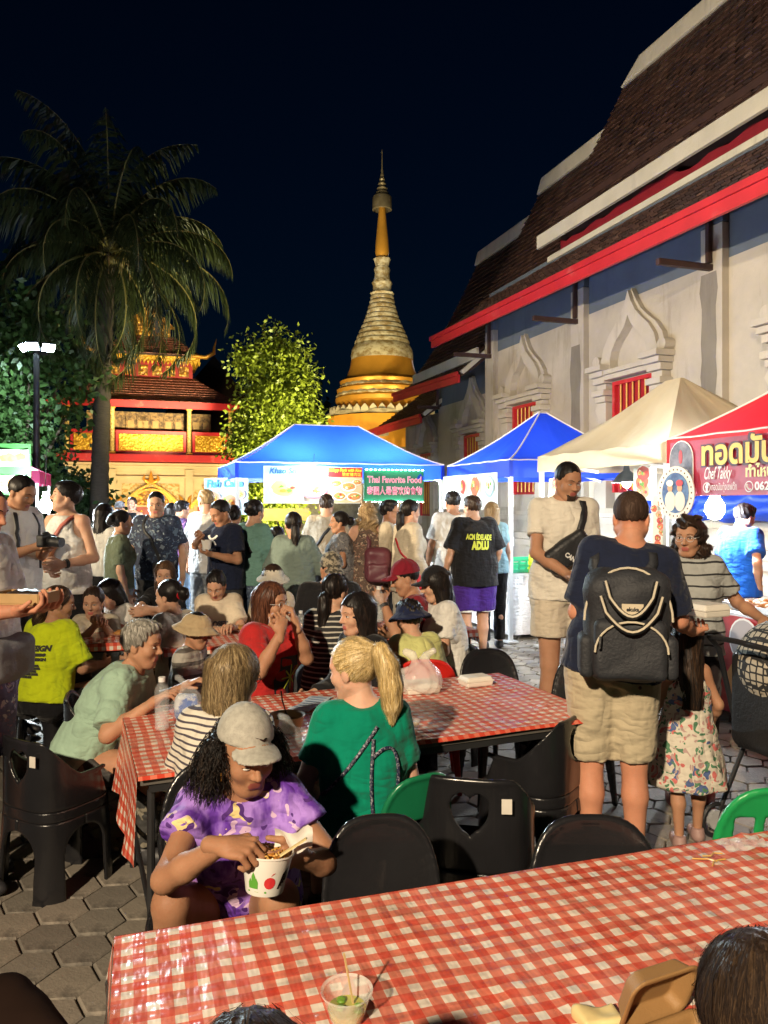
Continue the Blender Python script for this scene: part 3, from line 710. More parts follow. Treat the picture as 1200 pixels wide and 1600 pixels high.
# balcony
pbox('balcony_deck', (0, 2.3, 3.34), (2 * hw + 0.7, 5.6, 0.16), REDP); pbox('deck_edge_board', (0, -0.55, 3.40), (2 * hw + 0.8, 0.08, 0.26), REDP)
posts = [-hw, -1.42, 1.42, hw]
for x in posts:
    c = link('balcony_column', None, pav, (x, -0.40, 3.52))
    m = MB(); m.tube([(0, 0, 0), (0, 0, 1.85)], 0.085, 12); m.build('shaft', TWO('gold_mosaic', (0.34, 0.22, 0.07), (0.68, 0.52, 0.2), 18, 0.5, 0.4), c, True)
    m = MB(); m.box((0, 0, 0.05), (0.24, 0.22, 0.10)); m.box((0, 0, 1.80), (0.22, 0.2, 0.09)); m.build('base_and_cap', GOLD, c)
for x0, x1 in zip(posts[:-1], posts[1:]):
    b = link('balustrade', None, pav, ((x0 + x1) / 2, -0.40, 3.52)); w = x1 - x0 - 0.24
    for z in (0.07, 0.86):
        m = MB(); m.box((0, 0, z), (w, 0.10, 0.13)); m.build('rail', REDP, b)
    for sx in (-1, 1):
        m = MB(); m.box((sx * (w / 2 - 0.05), 0, 0.465), (0.10, 0.095, 0.655)); m.build('stile', REDP, b)
    npan = max(2, round(w / 0.85))
    for k in range(npan):
        m = MB(); pw = (w - 0.22) / npan; m.box((-w / 2 + 0.11 + pw * (k + 0.5), 0.0, 0.465), (pw - 0.012, 0.05, 0.64)); m.build('gilded_panel', GPAN, b)
pbox('upper_wall', (0, 2.9, 4.4), (4.8, 3.6, 1.85), WOODC)
for x in (-0.55, 0.0, 0.9, 2.0):
    for dx in (-0.2, 0.2):
        f = pbox('carved_shutter', (x + dx, 1.06, 4.45), (0.36, 0.06, 1.4), WOODC)
        for z in (4.12, 4.75): pbox('shutter_panel', (x + dx, 1.02, z), (0.24, 0.03, 0.45), M('gilded_wood', (0.45, 0.28, 0.09), 0.5, 0.25), f, 0, 0.008)
# lower roof (hipped skirt)
zE, zT = 5.50, 6.82; eX, eY0, eY1 = hw + 0.72, -1.15, 5.9; tX, tY0, tY1 = 1.75, 1.5, 4.0
pbox('eave_fascia', (0, eY0, zE - 0.12), (2 * eX, 0.07, 0.26), REDP)
for sx in (-1, 1): pbox('eave_fascia', (sx * eX, (eY0 + eY1) / 2, zE - 0.12), (0.07, eY1 - eY0 - 0.1, 0.26), REDP)
PT = [M('pavilion_tile_%d' % i, c, 0.55, 0.3) for i, c in enumerate([(0.21, 0.055, 0.035), (0.16, 0.045, 0.03), (0.26, 0.075, 0.05)])]
def hipfn(a, b, c, d):
    a, b, c, d = map(Vector, (a, b, c, d))
    def f(u, v):
        p = (a.lerp(b, u)).lerp(d.lerp(c, u), v); p.z = a.z + (d.z - a.z) * v ** 1.25; return p
    return f
for q in (((-eX, eY0, zE), (eX, eY0, zE), (tX, tY0, zT), (-tX, tY0, zT)), ((eX, eY0, zE), (eX, eY1, zE), (tX, tY1, zT), (tX, tY0, zT)), ((-eX, eY1, zE), (-eX, eY0, zE), (-tX, tY0, zT), (-tX, tY1, zT))):
    fn = hipfn(*q); r = roof_slab(fn, pav, 'skirt_roof'); tiled(fn, 44, 11, r, 'roof_tiles', 0.03, PT, (6, 5, 4))
pbox('attic_wall', (0, 2.75, 7.15), (3.4, 2.4, 0.75), DOORR)
for k in range(6): pbox('attic_gold_panel', (-1.35 + 0.54 * k, 1.54, 7.1), (0.38, 0.03, 0.42), GREL)
pbox('gold_frieze', (0, 2.75, 7.60), (3.95, 2.9, 0.22), GPAN); 
m = MB()
for k in range(26):
    x = -1.95 + k * 0.156; m.add([(x - 0.07, 1.27, 7.49), (x + 0.07, 1.27, 7.49), (x, 1.25, 7.30), (x - 0.07, 1.30, 7.49), (x + 0.07, 1.30, 7.49), (x, 1.30, 7.30)], [(0, 1, 2), (5, 4, 3), (0, 3, 4, 1), (1, 4, 5, 2), (2, 5, 3, 0)])
m.build('pendant_fringe', GPAN, pav)
fn = hipfn((-2.15, 1.1, 7.72), (2.15, 1.1, 7.72), (1.0, 2.4, 8.7), (-1.0, 2.4, 8.7)); r = roof_slab(fn, pav, 'upper_roof'); tiled(fn, 26, 9, r, 'roof_tiles', 0.03, PT, (6, 5, 4))
for sx in (-1, 1):
    m = MB(); m.tube([(sx * 1.6, 1.15, 7.72), (sx * 2.2, 1.0, 7.66), (sx * 2.5, 0.95, 7.85), (sx * 2.52, 0.95, 8.1), (sx * 2.62, 0.95, 8.45)], [0.07, 0.09, 0.09, 0.05, 0.01], 8); m.build('corner_finial', GOLD, pav, True)
pbox('gable_screen', (0, 2.5, 8.85), (1.7, 0.25, 0.4), GREL)
m = MB(); m.prism([(-1.05, 9.05), (1.05, 9.05), (0, 10.0)], 2.3, 2.6); m.build('gable', GREL, pav)
m = MB(); m.tube([(0, 2.4, 9.9), (0, 2.4, 10.2), (0.03, 2.4, 10.6)], [0.12, 0.08, 0.01], 8); m.build('roof_finial', GOLD, pav, True)
pc = GX(236, PY)
for x, e in ((-2.6, 620), (0.2, 760), (2.8, 720)):
    p = pc + ND * x - SD * 4.6; p.z = 0.35; lamp('pavilion_floodlight', 'SPOT', p, e, (1.0, 0.77, 0.36), pc + ND * x + Vector((0, 0, 4.0)), 0.1, 100, 0.7)
lamp('balcony_floodlight', 'SPOT', pc - SD * 7 + ND * 1.5 + Vector((0, 0, 3.4)), 5200, (1.0, 0.80, 0.42), pc + Vector((0, 0, 6.0)), 0.1, 40, 0.6)

# dark gabled house behind
hs = thing('dark_gabled_house', 'unlit house with steep dark gabled roof behind the pavilion', 'house', GX(330, 46), A0)
m = MB(); m.box((0, 2, 2.6), (6.4, 6, 5.2)); m.build('wall', M('unlit_wall', (0.16, 0.14, 0.12), 0.9), hs)
m = MB(); m.prism([(-4.2, 5.0), (4.2, 5.0), (0, 10.2)], -1.6, 6.0); m.build('roof', M('unlit_roof', (0.05, 0.03, 0.028), 0.8), hs)

# ================================================================ trees
def LEAF(name, col, trans=0.3):
    if name in _M: return _M[name]
    t = NT(name); v = t.coord(); 
    c = t.ramp(t.noise(v, 3.0, 3), [(0.3, tuple(x * 0.65 for x in col)), (0.7, tuple(min(1, x * 1.3) for x in col))])
    t.color(c); t.b.inputs['Roughness'].default_value = 0.45
    tr = t.n('ShaderNodeBsdfTranslucent'); t.l(c, tr.inputs[0]); ms = t.n('ShaderNodeMixShader'); ms.inputs[0].default_value = trans
    t.l(t.b.outputs[0], ms.inputs[1]); t.l(tr.outputs[0], ms.inputs[2]); t.l(ms.outputs[0], t.out.inputs[0]); _M[name] = t.m; return t.m
def leaf_cloud(blobs, nleaf, size, rng, clump=14, droop=0.4):
    """leaves as folded diamonds in clumps over a set of ellipsoid lobes -> verts, faces"""
    vs, fs = [], []; vol = np.array([b[1][0] * b[1][1] * b[1][2] for b in blobs]) ** 0.75; vol /= vol.sum()
    nc = nleaf // clump
    for c in range(nc):
        b = blobs[rng.choice(len(blobs), p=vol)]
        d = rng.normal(size=3); d /= np.linalg.norm(d); rad = rng.uniform(0.55, 1.0) ** 0.6
        cc = np.array(b[0]) + d * rad * np.array(b[1]) * rng.uniform(0.85, 1.12)
        for q in range(clump):
            p = cc + rng.normal(size=3) * size * 1.5
            out = d + rng.normal(size=3) * 0.7 + np.array([0, 0, -droop]); out /= np.linalg.norm(out)
            sd = np.cross(out, rng.normal(size=3)); sd /= np.linalg.norm(sd) + 1e-9; up = np.cross(sd, out)
            L = size * rng.uniform(0.7, 1.35); w = L * 0.30; o = len(vs)
            vs += [p, p + out * L * 0.45 + sd * w + up * w * 0.25, p + out * L, p + out * L * 0.45 - sd * w + up * w * 0.25]
            fs.append((o, o + 1, o + 2, o + 3))
    return np.array(vs), np.array(fs)
def leafy_tree(name, label, loc, blobs, nleaf, size, leafmat, barkmat, trunk_r, fork_z, seed, group=None, clump=14, droop=0.4):
    rng = np.random.default_rng(seed); t = thing(name, label, 'tree', loc, 0, group)
    top = np.mean([b[0] for b in blobs], 0)
    m = MB(); m.tube([(0, 0, -0.1), (0.03, 0, fork_z * 0.5), (top[0] * 0.3, top[1] * 0.3, fork_z)], [trunk_r * 1.3, trunk_r, trunk_r * 0.8], 10); tr = m.build('trunk', barkmat, t, True)
    for b in blobs:
        e = np.array(b[0]); a = np.array((top[0] * 0.3, top[1] * 0.3, fork_z)); mid = a * 0.5 + e * 0.5 + rng.normal(size=3) * 0.15
        m = MB(); m.tube([a - (0, 0, 0.15), mid, e], [trunk_r * 0.5, trunk_r * 0.32, trunk_r * 0.10], 6); m.build('limb', barkmat, tr, True)
    v, f = leaf_cloud(blobs, nleaf, size, rng, clump, droop); link('crown', mesh_from('crown', v, f, leafmat, False), t); return t
BARK = M('bark', (0.14, 0.10, 0.07), 0.9, 0.35, 10, 0.7, 30)
leafy_tree('leafy_tree', 'floodlit yellow green leafy tree between the pavilion and the stupa', GX(432, 21), [((0, 0, 2.7), (1.15, 1.0, 1.0)), ((-0.45, -0.1, 3.3), (0.75, 0.7, 0.8)), ((0.05, 0, 4.2), (0.95, 0.9, 0.9)), ((0.35, 0.1, 5.0), (0.6, 0.6, 0.6)), ((-0.45, 0, 5.35), (0.55, 0.5, 0.6)), ((-0.1, 0.1, 6.05), (0.28, 0.28, 0.45)), ((0.78, 0, 3.55), (0.45, 0.5, 0.5)), ((-0.85, 0, 5.6), (0.22, 0.22, 0.35)), ((0.5, 0, 5.75), (0.22, 0.22, 0.3)), ((-0.35, 0, 1.7), (0.95, 0.9, 0.8)), ((1.0, 0.1, 2.8), (0.4, 0.5, 0.45))],
           26000, 0.125, LEAF('yellow_green_leaf', (0.24, 0.30, 0.03), 0.35), BARK, 0.10, 1.9, 3, clump=20, droop=0.7)
lamp('tree_floodlight', 'SPOT', GX(470, 21) + Vector((1.4, -4.0, 1.2)), 4200, (1.0, 0.88, 0.45), GX(425, 21, 3.6), 0.08, 80, 0.6)
leafy_tree('broadleaf_tree', 'big dark green broadleaf tree behind the lamp post', GX(20, 19.5), [((-0.6, 0, 6.0), (1.5, 1.5, 1.4)), ((0.45, 0, 5.6), (0.8, 0.9, 0.8)), ((-1.2, 0, 3.9), (1.4, 1.4, 1.4)), ((0.1, 0.2, 3.5), (0.9, 1.0, 1.0)), ((1.2, 0.2, 5.0), (0.6, 0.6, 0.55)), ((-0.2, 0.2, 2.1), (1.1, 1.1, 1.0)), ((-1.1, 0.2, 1.9), (1.2, 1.2, 1.1)), ((1.35, 0.3, 4.1), (0.35, 0.4, 0.35))],
           13000, 0.20, LEAF('dark_green_leaf', (0.075, 0.15, 0.04), 0.3), BARK, 0.16, 1.8, 5, clump=10)
leafy_tree('garden_shrub', 'dark leafy shrub at the foot of the palm beside the pavilion', GX(128, 20.5), [((0, 0, 1.3), (0.5, 0.5, 0.6)), ((0.25, 0, 1.8), (0.4, 0.4, 0.35)), ((-0.35, 0, 1.9), (0.4, 0.4, 0.4))],
           1700, 0.17, LEAF('shrub_leaf', (0.04, 0.085, 0.03), 0.25), BARK, 0.05, 0.9, 9)
leafy_tree('distant_tree', 'unlit tree mass far behind the leafy tree and stupa', GX(470, 58), [((0, 0, 6), (4.5, 3, 4)), ((4, 0, 5), (3.5, 3, 3.5)), ((-4, 0, 5), (3.5, 3, 3.5))], 4000, 0.5, LEAF('far_leaf', (0.03, 0.06, 0.025)), BARK, 0.3, 3, 15)
# coconut palm
palm = thing('coconut_palm', 'tall coconut palm with drooping fronds in front of the pavilion', 'palm tree', GX(153, 20), 0)
m = MB(); pts = []; rs = []
for k in range(61):
    z = k * 0.136; pts.append((0.015 * z + 0.0025 * z * z, 0, z)); rs.append(0.235 - 0.0075 * z + (0.10 * math.exp(-z * 1.6)) + (0.016 if k % 2 else -0.006))
m.tube(pts, rs, 14); m.build('trunk', M('palm_bark', (0.085, 0.068, 0.052), 0.95, 0.3, 9, 0.8, 24, stretch=(1, 1, 5)), palm, True)
top = Vector(pts[-1]); rng = random.Random(11)
PALM = LEAF('palm_leaf', (0.05, 0.068, 0.022), 0.22); RACH = M('palm_rib', (0.26, 0.22, 0.07), 0.5)
specs = [(a, el) for el, cnt, off in ((82, 5, 10), (64, 8, 30), (42, 9, 5), (18, 9, 22), (-10, 9, 0), (-45, 8, 15)) for a in [off + 360.0 * q / cnt for q in range(cnt)]]
for a, el in specs:
    a = R(a + rng.uniform(-12, 12)); L = rng.uniform(3.7, 4.6) * (0.90 if el < -20 else 1.0); e0 = R(el + rng.uniform(-7, 7))
    hd = Vector((math.cos(a), math.sin(a), 0)); p = top + Vector((0, 0, rng.uniform(-0.15, 0.2))); P = [p]; e = e0; N = 18
    for k in range(N):
        e -= (R(2.4) + R(11.5) * (k / N) ** 1.3) * rng.uniform(0.85, 1.15) * (0.70 + 0.35 * math.cos(e0)); p = p + (hd * math.cos(e) + Vector((0, 0, math.sin(e)))) * (L / N); P.append(p)
    fr = MB(); fr.cur = 1; fr.tube(P, [0.035 * (1 - 0.85 * k / N) for k in range(N + 1)], 5, False); fr.cur = 0
    side = hd.cross(Vector((0, 0, 1)))
    for k in range(2, N):
        for q in range(4):
            base = P[k].lerp(P[k + 1], q / 4) if k < N else P[k]; t = (P[k + 1] - P[k]).normalized(); fr_t = (k + q / 4) / N
            ll = 0.98 * math.sin(math.pi * min(1, 0.14 + 0.83 * fr_t)) + 0.10
            for sd in (-1, 1):
                if rng.random() < 0.07: continue
                dr = (side * sd * rng.uniform(0.3, 0.75) + t * rng.uniform(0.3, 0.7) + Vector((0, 0, -0.35 - rng.uniform(0, 0.65)))).normalized()
                q1 = base + dr * ll * 0.5; q2 = q1 + (dr + Vector((0, 0, -0.75 - rng.uniform(0, 0.5)))).normalized() * ll * 0.55; w = t * 0.025
                fr.add([base - w, base + w, q1 + w * 1.05, q1 - w * 1.05, q2], [(0, 1, 2, 3), (3, 2, 4)])
    link('frond', fr.mesh('frond', [PALM, RACH], fixn=False), palm)
for k in range(7):
    a = k * 0.9; m = MB(); m.sphere((top.x + 0.30 * math.cos(a), 0.30 * math.sin(a), top.z - 0.25 - 0.12 * (k % 2)), 0.14, 10, 8); m.build('coconut', M('coconut', (0.16, 0.13, 0.04), 0.5), palm, True)
for k in range(10):
    a = k * 0.63; m = MB(); m.tube([top + Vector((0.1 * math.cos(a), 0.1 * math.sin(a), 0)), top + Vector((0.5 * math.cos(a), 0.5 * math.sin(a), -0.2)), top + Vector((0.55 * math.cos(a), 0.55 * math.sin(a), -0.75))], [0.03, 0.02, 0.008], 5); m.build('dry_sheath', M('dry_sheath', (0.22, 0.15, 0.07), 0.8), palm)
# lamp post
for aim in ((-1.0, 7.0, 0.8), (-6.0, 9.0, 0.8), (-11.0, 20.0, 3.0)):  # the spot aimed backwards is added, to brighten the broadleaf tree
    lamp('street_lamp_light', 'SPOT', GX(57, 16, 4.75) + Vector((0, -0.35 if aim[1] < 15 else 0.4, 0)), 1500 if aim[1] < 15 else 1000, (0.72, 0.93, 1.0), aim, 0.12, 75 if aim[1] < 15 else 62, 0.6)
lp = thing('street_lamp', 'dark lamp post with three white floodlight heads by the broadleaf tree', 'street lamp', GX(57, 16), 0)
m = MB(); m.tube([(0, 0, 0), (0, 0, 4.86)], [0.075, 0.06], 12); m.build('post', M('dark_steel', (0.03, 0.032, 0.035), 0.45), lp, True)
for dx, dy, a in ((-0.26, -0.05, -0.8), (0.0, -0.20, 0.0), (0.27, -0.05, 0.8), (0.0, 0.24, 3.14)):  # rear head is an added one, turned back to light the tree
    h = link('lamp_head', None, lp, (dx, dy, 4.9), (R(-55 if dy < 0.23 else -95), 0, a))
    m = MB(); m.box((0, 0, 0.03), (0.28, 0.2, 0.06)); link('housing', bevel_mesh(m.mesh('housing', _M['dark_steel']), 0.012), h)
    m = MB(); m.box((0, 0, -0.006), (0.24, 0.16, 0.008)); m.build('light_panel', EMIT('cool_led', (0.75, 0.95, 1.0), 110.0), h)
# ================================================================ market tents
STEEL = M('white_steel', (0.62, 0.64, 0.66), 0.35, 0.08, metal=0.5)
PIPING = M('white_piping', (0.75, 0.76, 0.78), 0.6)
def s_of(px, n):
    r = (px - 600) / FPX; return n * (math.cos(A0) - r * math.sin(A0)) / (r * math.cos(A0) + math.sin(A0))
def n_of(px, s):
    r = (px - 600) / FPX; return s * (math.sin(A0) + r * math.cos(A0)) / (math.cos(A0) - r * math.sin(A0))
def tent(label, n0, n1, s0, s1, mat, zE=2.2, zP=2.9, ridge=None, val=0.20, piping=True, wrinkle=0.012, seed=1):
    cx, cy = (n0 + n1) / 2, (s0 + s1) / 2; hx, hy = (n1 - n0) / 2, (s1 - s0) / 2
    t = thing('market_tent', label, 'market tent', S(cx, cy), A0, 'market tents around the yard'); rg = random.Random(seed)
    rx, ry = (max(0, hx - hy), 0.0) if hx >= hy else (0.0, max(0, hy - hx))
    rx, ry = max(rx, 0.02), max(ry, 0.02)
    N = 16; loop = []
    for k in range(N): loop.append((-hx + 2 * hx * k / N, -hy))
    for k in range(N): loop.append((hx, -hy + 2 * hy * k / N))
    for k in range(N): loop.append((hx - 2 * hx * k / N, hy))
    for k in range(N): loop.append((-hx, hy - 2 * hy * k / N))
    NN = 4 * N; rows = []
    def top(p):   # matching point on the ridge rectangle (collapsed)
        k = min(1.0, max(abs(p[0]) / hx, abs(p[1]) / hy)); return (max(-rx, min(rx, p[0] * rx / hx)), max(-ry, min(ry, p[1] * ry / hy)))
    for j in range(13):
        f = j / 12; row = []
        for i, p in enumerate(loop):
            q = top(p); sag = 1 + 0.0 * f
            corner = (abs(p[0]) / hx) * (abs(p[1]) / hy)
            z = zE + (zP - zE) * (f ** (1.55 - 0.35 * corner)); mid = 1 - corner
            z -= 0.10 * mid * math.sin(math.pi * min(1, f * 1.1)) * (1 - f) + wrinkle * math.sin(i * 1.9 + j * 0.6) * (1 - f) * (0.3 + f)
            ff = f; row.append((p[0] + (q[0] - p[0]) * ff, p[1] + (q[1] - p[1]) * ff, z))
        rows.append(row + [row[0]])
    m = MB(); m.grid(rows); can = m.build('canopy', mat, t, 2)
    m = MB(); lo = []
    for i in range(NN + 1):
        p = loop[i % NN]; w = 0.012 * math.sin(i * 1.3) + 0.006 * math.sin(i * 3.1)
        lo.append((p[0] * (1 + 0.004) + (w if abs(abs(p[0]) - hx) < 1e-6 else 0), p[1] * (1 + 0.004) + (w if abs(abs(p[1]) - hy) < 1e-6 else 0), zE - val - 0.012 * abs(math.sin(i * 0.8))))
    m.grid([[(p[0] * 1.003, p[1] * 1.003, p[2]) for p in rows[0]], lo]); m.build('valance', mat, t, True)
    if piping:
        for cx_, cy_ in ((0, 0), (N, 0), (2 * N, 0), (3 * N, 0)):
            m = MB(); m.tube([Vector(rows[j][cx_]) + Vector((0, 0, 0.006)) for j in range(13)], 0.011, 5); m.build('piping', PIPING, can)
        m = MB(); m.tube([Vector(p) + Vector((0, 0, 0.004)) for p in rows[0]], 0.009, 5, False); m.build('piping', PIPING, can)
        m = MB(); m.tube([rows[12][N], rows[12][0]] if hx >= hy else [rows[12][N], rows[12][2 * N]], 0.012, 5); m.build('piping', PIPING, can)
    for sx in (-1, 1):
        for sy in (-1, 1):
            m = MB(); m.box((sx * (hx - 0.03), sy * (hy - 0.03), zE / 2), (0.045, 0.045, zE - 0.02)); p = m.build('pole', STEEL, t)
            m = MB(); m.box((sx * (hx - 0.03), sy * (hy - 0.03), 0.02), (0.14, 0.14, 0.02)); m.build('foot', STEEL, p); m = MB(); m.box((sx * (hx - 0.03), sy * (hy - 0.03), 1.22), (0.06, 0.06, 0.10)); m.build('clamp', STEEL, p)
    for sx in (-1, 1):      # scissor trusses below the eave
        m = MB(); m.bar((sx * (hx - 0.05), -hy + 0.05, zE - 0.22), (sx * (hx - 0.05), 0, zE - 0.04), 0.02, 0.03); m.bar((sx * (hx - 0.05), 0, zE - 0.22), (sx * (hx - 0.05), hy - 0.05, zE - 0.04), 0.02, 0.03); m.build('truss', STEEL, t)
    return t
BLUE = CANVAS('blue_tent_canvas', (0.012, 0.055, 0.62), 0.42); BEIGE = CANVAS('beige_tent_canvas', (0.62, 0.52, 0.36), 0.35)
RED = CANVAS('red_tent_canvas', (0.62, 0.02, 0.03), 0.38); PINK = CANVAS('pink_tent_canvas', (0.70, 0.06, 0.22), 0.4)
tent('royal blue hipped tent in the middle over the noodle and fish cake stall', 1.34, 4.31, 10.2, 12.2, BLUE, 2.22, 2.84, seed=2)
tent('royal blue peaked tent in front of the temple wall, with white menu sheets', 4.33, 6.3, 8.24, 10.12, BLUE, 2.2, 2.9, seed=3)
tent('beige peaked tent between the blue tent and the red tent', 4.52, 6.52, 5.66, 7.9, BEIGE, 2.22, 3.0, piping=False, wrinkle=0.03, val=0.17, seed=4)
tent('bright red tent over the fried snack stall at the photo edge', 4.5, 6.6, 3.2, 5.62, RED, 2.24, 3.0, seed=5)
tent('small pink tent beside the green menu board', -3.4, -1.35, 13.4, 15.4, PINK, 2.2, 2.8, piping=False, seed=6)

# ---------------------------------------------------------------- bulbs
def bulb(loc, strength=260.0, r=0.055, label='', cord=0.25, col=(0.86, 0.95, 1.0), mname='cool_bulb_glow', shade=False):
    t = thing('hanging_bulb', label, 'light bulb', loc, 0, 'bulbs hung in the stalls')
    m = MB(); m.lathe([(0.002, -r * 1.25), (r * 0.6, -r * 1.05), (r, -r * 0.35), (r * 0.95, r * 0.3), (r * 0.55, r * 1.0), (r * 0.4, r * 1.3)], 14); m.build('glass_globe', EMIT(mname + '_%d' % strength, col, strength), t, True)
    m = MB(); m.lathe([(r * 0.42, r * 1.25), (r * 0.45, r * 2.2), (0.005, r * 2.3)], 10); m.build('socket', M('white_plastic', (0.75, 0.75, 0.74), 0.4), t)
    m = MB(); m.tube([(0, 0, r * 2.2), (0.01, 0, r * 2.2 + cord)], 0.004, 5); m.build('cord', M('black_cable', (0.02, 0.02, 0.02), 0.5), t)
    if shade:
        m = MB(); m.lathe([(0.17, 0.0), (0.10, 0.09), (0.04, 0.14), (0.03, 0.2)], 20); m.build('lamp_shade', M('dark_enamel', (0.05, 0.06, 0.07), 0.4), t, True)
    return t
bulb(S(n_of(490, 10.02), 10.02, 2.10), 430, 0.055, 'white bulb glaring in front of the noodle stall photo banner', 0.12)
bulb(S(2.2, 11.0, 1.95), 2100, 0.06, 'white bulb hanging inside the middle blue tent, nearer the fish cake banner', 0.5)
bulb(S(3.6, 11.0, 1.95), 2101, 0.06, 'white bulb hanging inside the middle blue tent, behind the green sign', 0.5)
bulb(S(4.75, s_of(768, 4.75), 1.62), 1300, 0.055, 'warm white bulb low under the blue tent with menu sheets', 0.6, (1.0, 0.90, 0.72), 'warm_bulb_glow')
bulb(S(5.5, s_of(979, 5.5), 1.92), 1300, 0.05, 'shaded bulb hanging under the beige tent', 0.3, shade=True, mname='shaded_bulb_glow')
bulb(S(4.95, s_of(1117, 4.95), 1.64), 480, 0.085, 'large white bulb under the red fried snack banner', 0.55, mname='large_bulb_glow')
bulb(PX(71, 790, 8.6), 2600, 0.07, 'bright white bulb behind the man with a camera', 0.5, mname='stall_bulb_glow')

# ---------------------------------------------------------------- banners and signs
def flatmat(name, col, rough=0.45): return M(name, col, rough, 0.05, 3)
def sign(name, label, loc, rot, w, h, mat, cat='sign', th=0.012):
    t = thing(name, label, cat, loc, rot, None)
    m = MB(); n = 10; f = [[(-w / 2 + w * i / n, -0.008 * math.sin(i * 1.1), z) for i in range(n + 1)] for z in (h / 2, -h / 2)]
    b = [[(p[0], p[1] + th, p[2]) for p in r] for r in f]
    m.grid(f); m.grid(b); m.grid([f[0], b[0]]); m.grid([f[1], b[1]]); m.grid([[f[0][0], b[0][0]], [f[1][0], b[1][0]]]); m.grid([[f[0][-1], b[0][-1]], [f[1][-1], b[1][-1]]])
    m.build('sheet', mat, t, True); return t
_dz = [0]
def disc(parent, x, z, rx, rz, mat, y, name='printed_shape', n=20, wob=0.0, seed=0):
    rg = random.Random(seed); m = MB(); pts = [(x + rx * (1 + wob * rg.uniform(-1, 1)) * math.cos(2 * math.pi * k / n), z + rz * (1 + wob * rg.uniform(-1, 1)) * math.sin(2 * math.pi * k / n)) for k in range(n)]
    m.prism(pts, y, y + 0.002); return m.build(name, mat, parent)
def rect(parent, x, z, w, h, mat, y, name='printed_panel'):
    m = MB(); m.box((x, y, z), (w, 0.002, h)); return m.build(name, mat, parent)
def dish(parent, x, z, r, y, bowl, food, garnish, seed, flat=0.6):
    """printed picture of a bowl of food"""
    disc(parent, x, z, r, r * flat, flatmat('print_' + bowl[0], bowl[1]), y, 'printed_bowl'); disc(parent, x, z + r * 0.06, r * 0.82, r * flat * 0.76, flatmat('print_' + food[0], food[1]), y - 0.003, 'printed_food', 22, 0.10, seed)
    rg = random.Random(seed)
    for k in range(7):
        disc(parent, x + rg.uniform(-0.5, 0.5) * r, z + rg.uniform(-0.3, 0.34) * r * flat + r * 0.05, r * rg.uniform(0.10, 0.22), r * flat * rg.uniform(0.12, 0.24), flatmat('print_' + garnish[k % len(garnish)][0], garnish[k % len(garnish)][1]), y - 0.0055 - 0.0003 * k, 'printed_garnish', 10, 0.25, seed + k)
G1 = [('leaf_green', (0.10, 0.32, 0.04)), ('orange', (0.62, 0.22, 0.03)), ('noodle', (0.72, 0.52, 0.16)), ('chilli_red', (0.5, 0.03, 0.02)), ('cream', (0.7, 0.62, 0.45))]
sF = 10.185
nA, nB, nC = n_of(412, sF), n_of(566, sF), n_of(663, sF)
wA = nB - nA
bn = sign('food_banner', 'wide banner of noodle and pork dish photos on the middle blue tent', S((nA + nB) / 2, sF, 1.925), A0, wA, 0.50, flatmat('banner_white', (0.72, 0.72, 0.68)), 'banner')
rect(bn, -wA / 2 + 0.27, 0, 0.53, 0.48, flatmat('banner_cyan', (0.36, 0.56, 0.62)), -0.014); dish(bn, -wA / 2 + 0.30, -0.05, 0.24, -0.018, ('china_blue', (0.35, 0.45, 0.55)), ('noodle', (0.72, 0.52, 0.16)), G1, 3)
lettering('Khao Soi', flatmat('ink_blue', (0.02, 0.10, 0.42)), bn, (-wA / 2 + 0.26, -0.026, 0.185), 0.11, 0.40, bold=0.004, shear=0.25)
dish(bn, 0.0, -0.07, 0.20, -0.018, ('rose_plate', (0.55, 0.12, 0.14)), ('cream', (0.7, 0.62, 0.45)), G1, 5)
rect(bn, wA / 2 - 0.25, 0, 0.49, 0.48, flatmat('banner_tan', (0.50, 0.36, 0.20)), -0.014)
rect(bn, wA / 2 - 0.25, 0.175, 0.49, 0.13, flatmat('banner_red', (0.50, 0.02, 0.02)), -0.017)
lettering('Crispy Pork with Rice', flatmat('ink_yellow', (0.85, 0.62, 0.04)), bn, (wA / 2 - 0.25, -0.026, 0.205), 0.06, 0.46, bold=0.002, shear=0.2)
lettering('脆皮猪肉饭', flatmat('ink_yellow', (0.85, 0.62, 0.04)), bn, (wA / 2 - 0.16, -0.026, 0.145), 0.055, 0.27)
for k, (x, z, r) in enumerate(((-0.38, 0.02, 0.09), (-0.2, -0.02, 0.11), (-0.33, -0.15, 0.10), (-0.12, -0.16, 0.11), (-0.08, 0.04, 0.07))): dish(bn, wA / 2 + x, z, r, -0.018 - 0.0002 * k, ('white_plate', (0.7, 0.68, 0.62)), ('crisp_pork', (0.45, 0.20, 0.07)), G1, 20 + k)
wG = nC - nB - 0.03
gs = sign('food_sign', 'dark green sign with pink Thai Favorite Food lettering and light strip', S((nB + nC) / 2 + 0.01, sF, 1.93), A0, wG, 0.44, flatmat('sign_green', (0.012, 0.15, 0.075)))
ip, iw = flatmat('ink_pink', (0.80, 0.10, 0.30)), flatmat('ink_white', (0.80, 0.80, 0.80))
for dy, mt, bd in ((-0.020, iw, 0.0045), (-0.024, ip, 0.0005)):
    lettering('Thai Favorite Food', mt, gs, (0, dy, 0.075), 0.125, wG * 0.90, bold=bd); lettering('泰國人最喜欢的食物', mt, gs, (0, dy, -0.085), 0.125, wG * 0.92, bold=bd)
for z, nm in ((0.215, 'green_led'), (-0.235, 'white_led')):
    for k in range(14):
        m = MB(); m.box((-wG / 2 + wG * (k + 0.5) / 14, -0.02, z), (0.028, 0.012, 0.012)); m.build('light_strip_diode', EMIT(nm, (0.35, 1.0, 0.75) if nm[0] == 'g' else (0.8, 1.0, 0.95), 26 if nm[0] == 'g' else 40), gs)
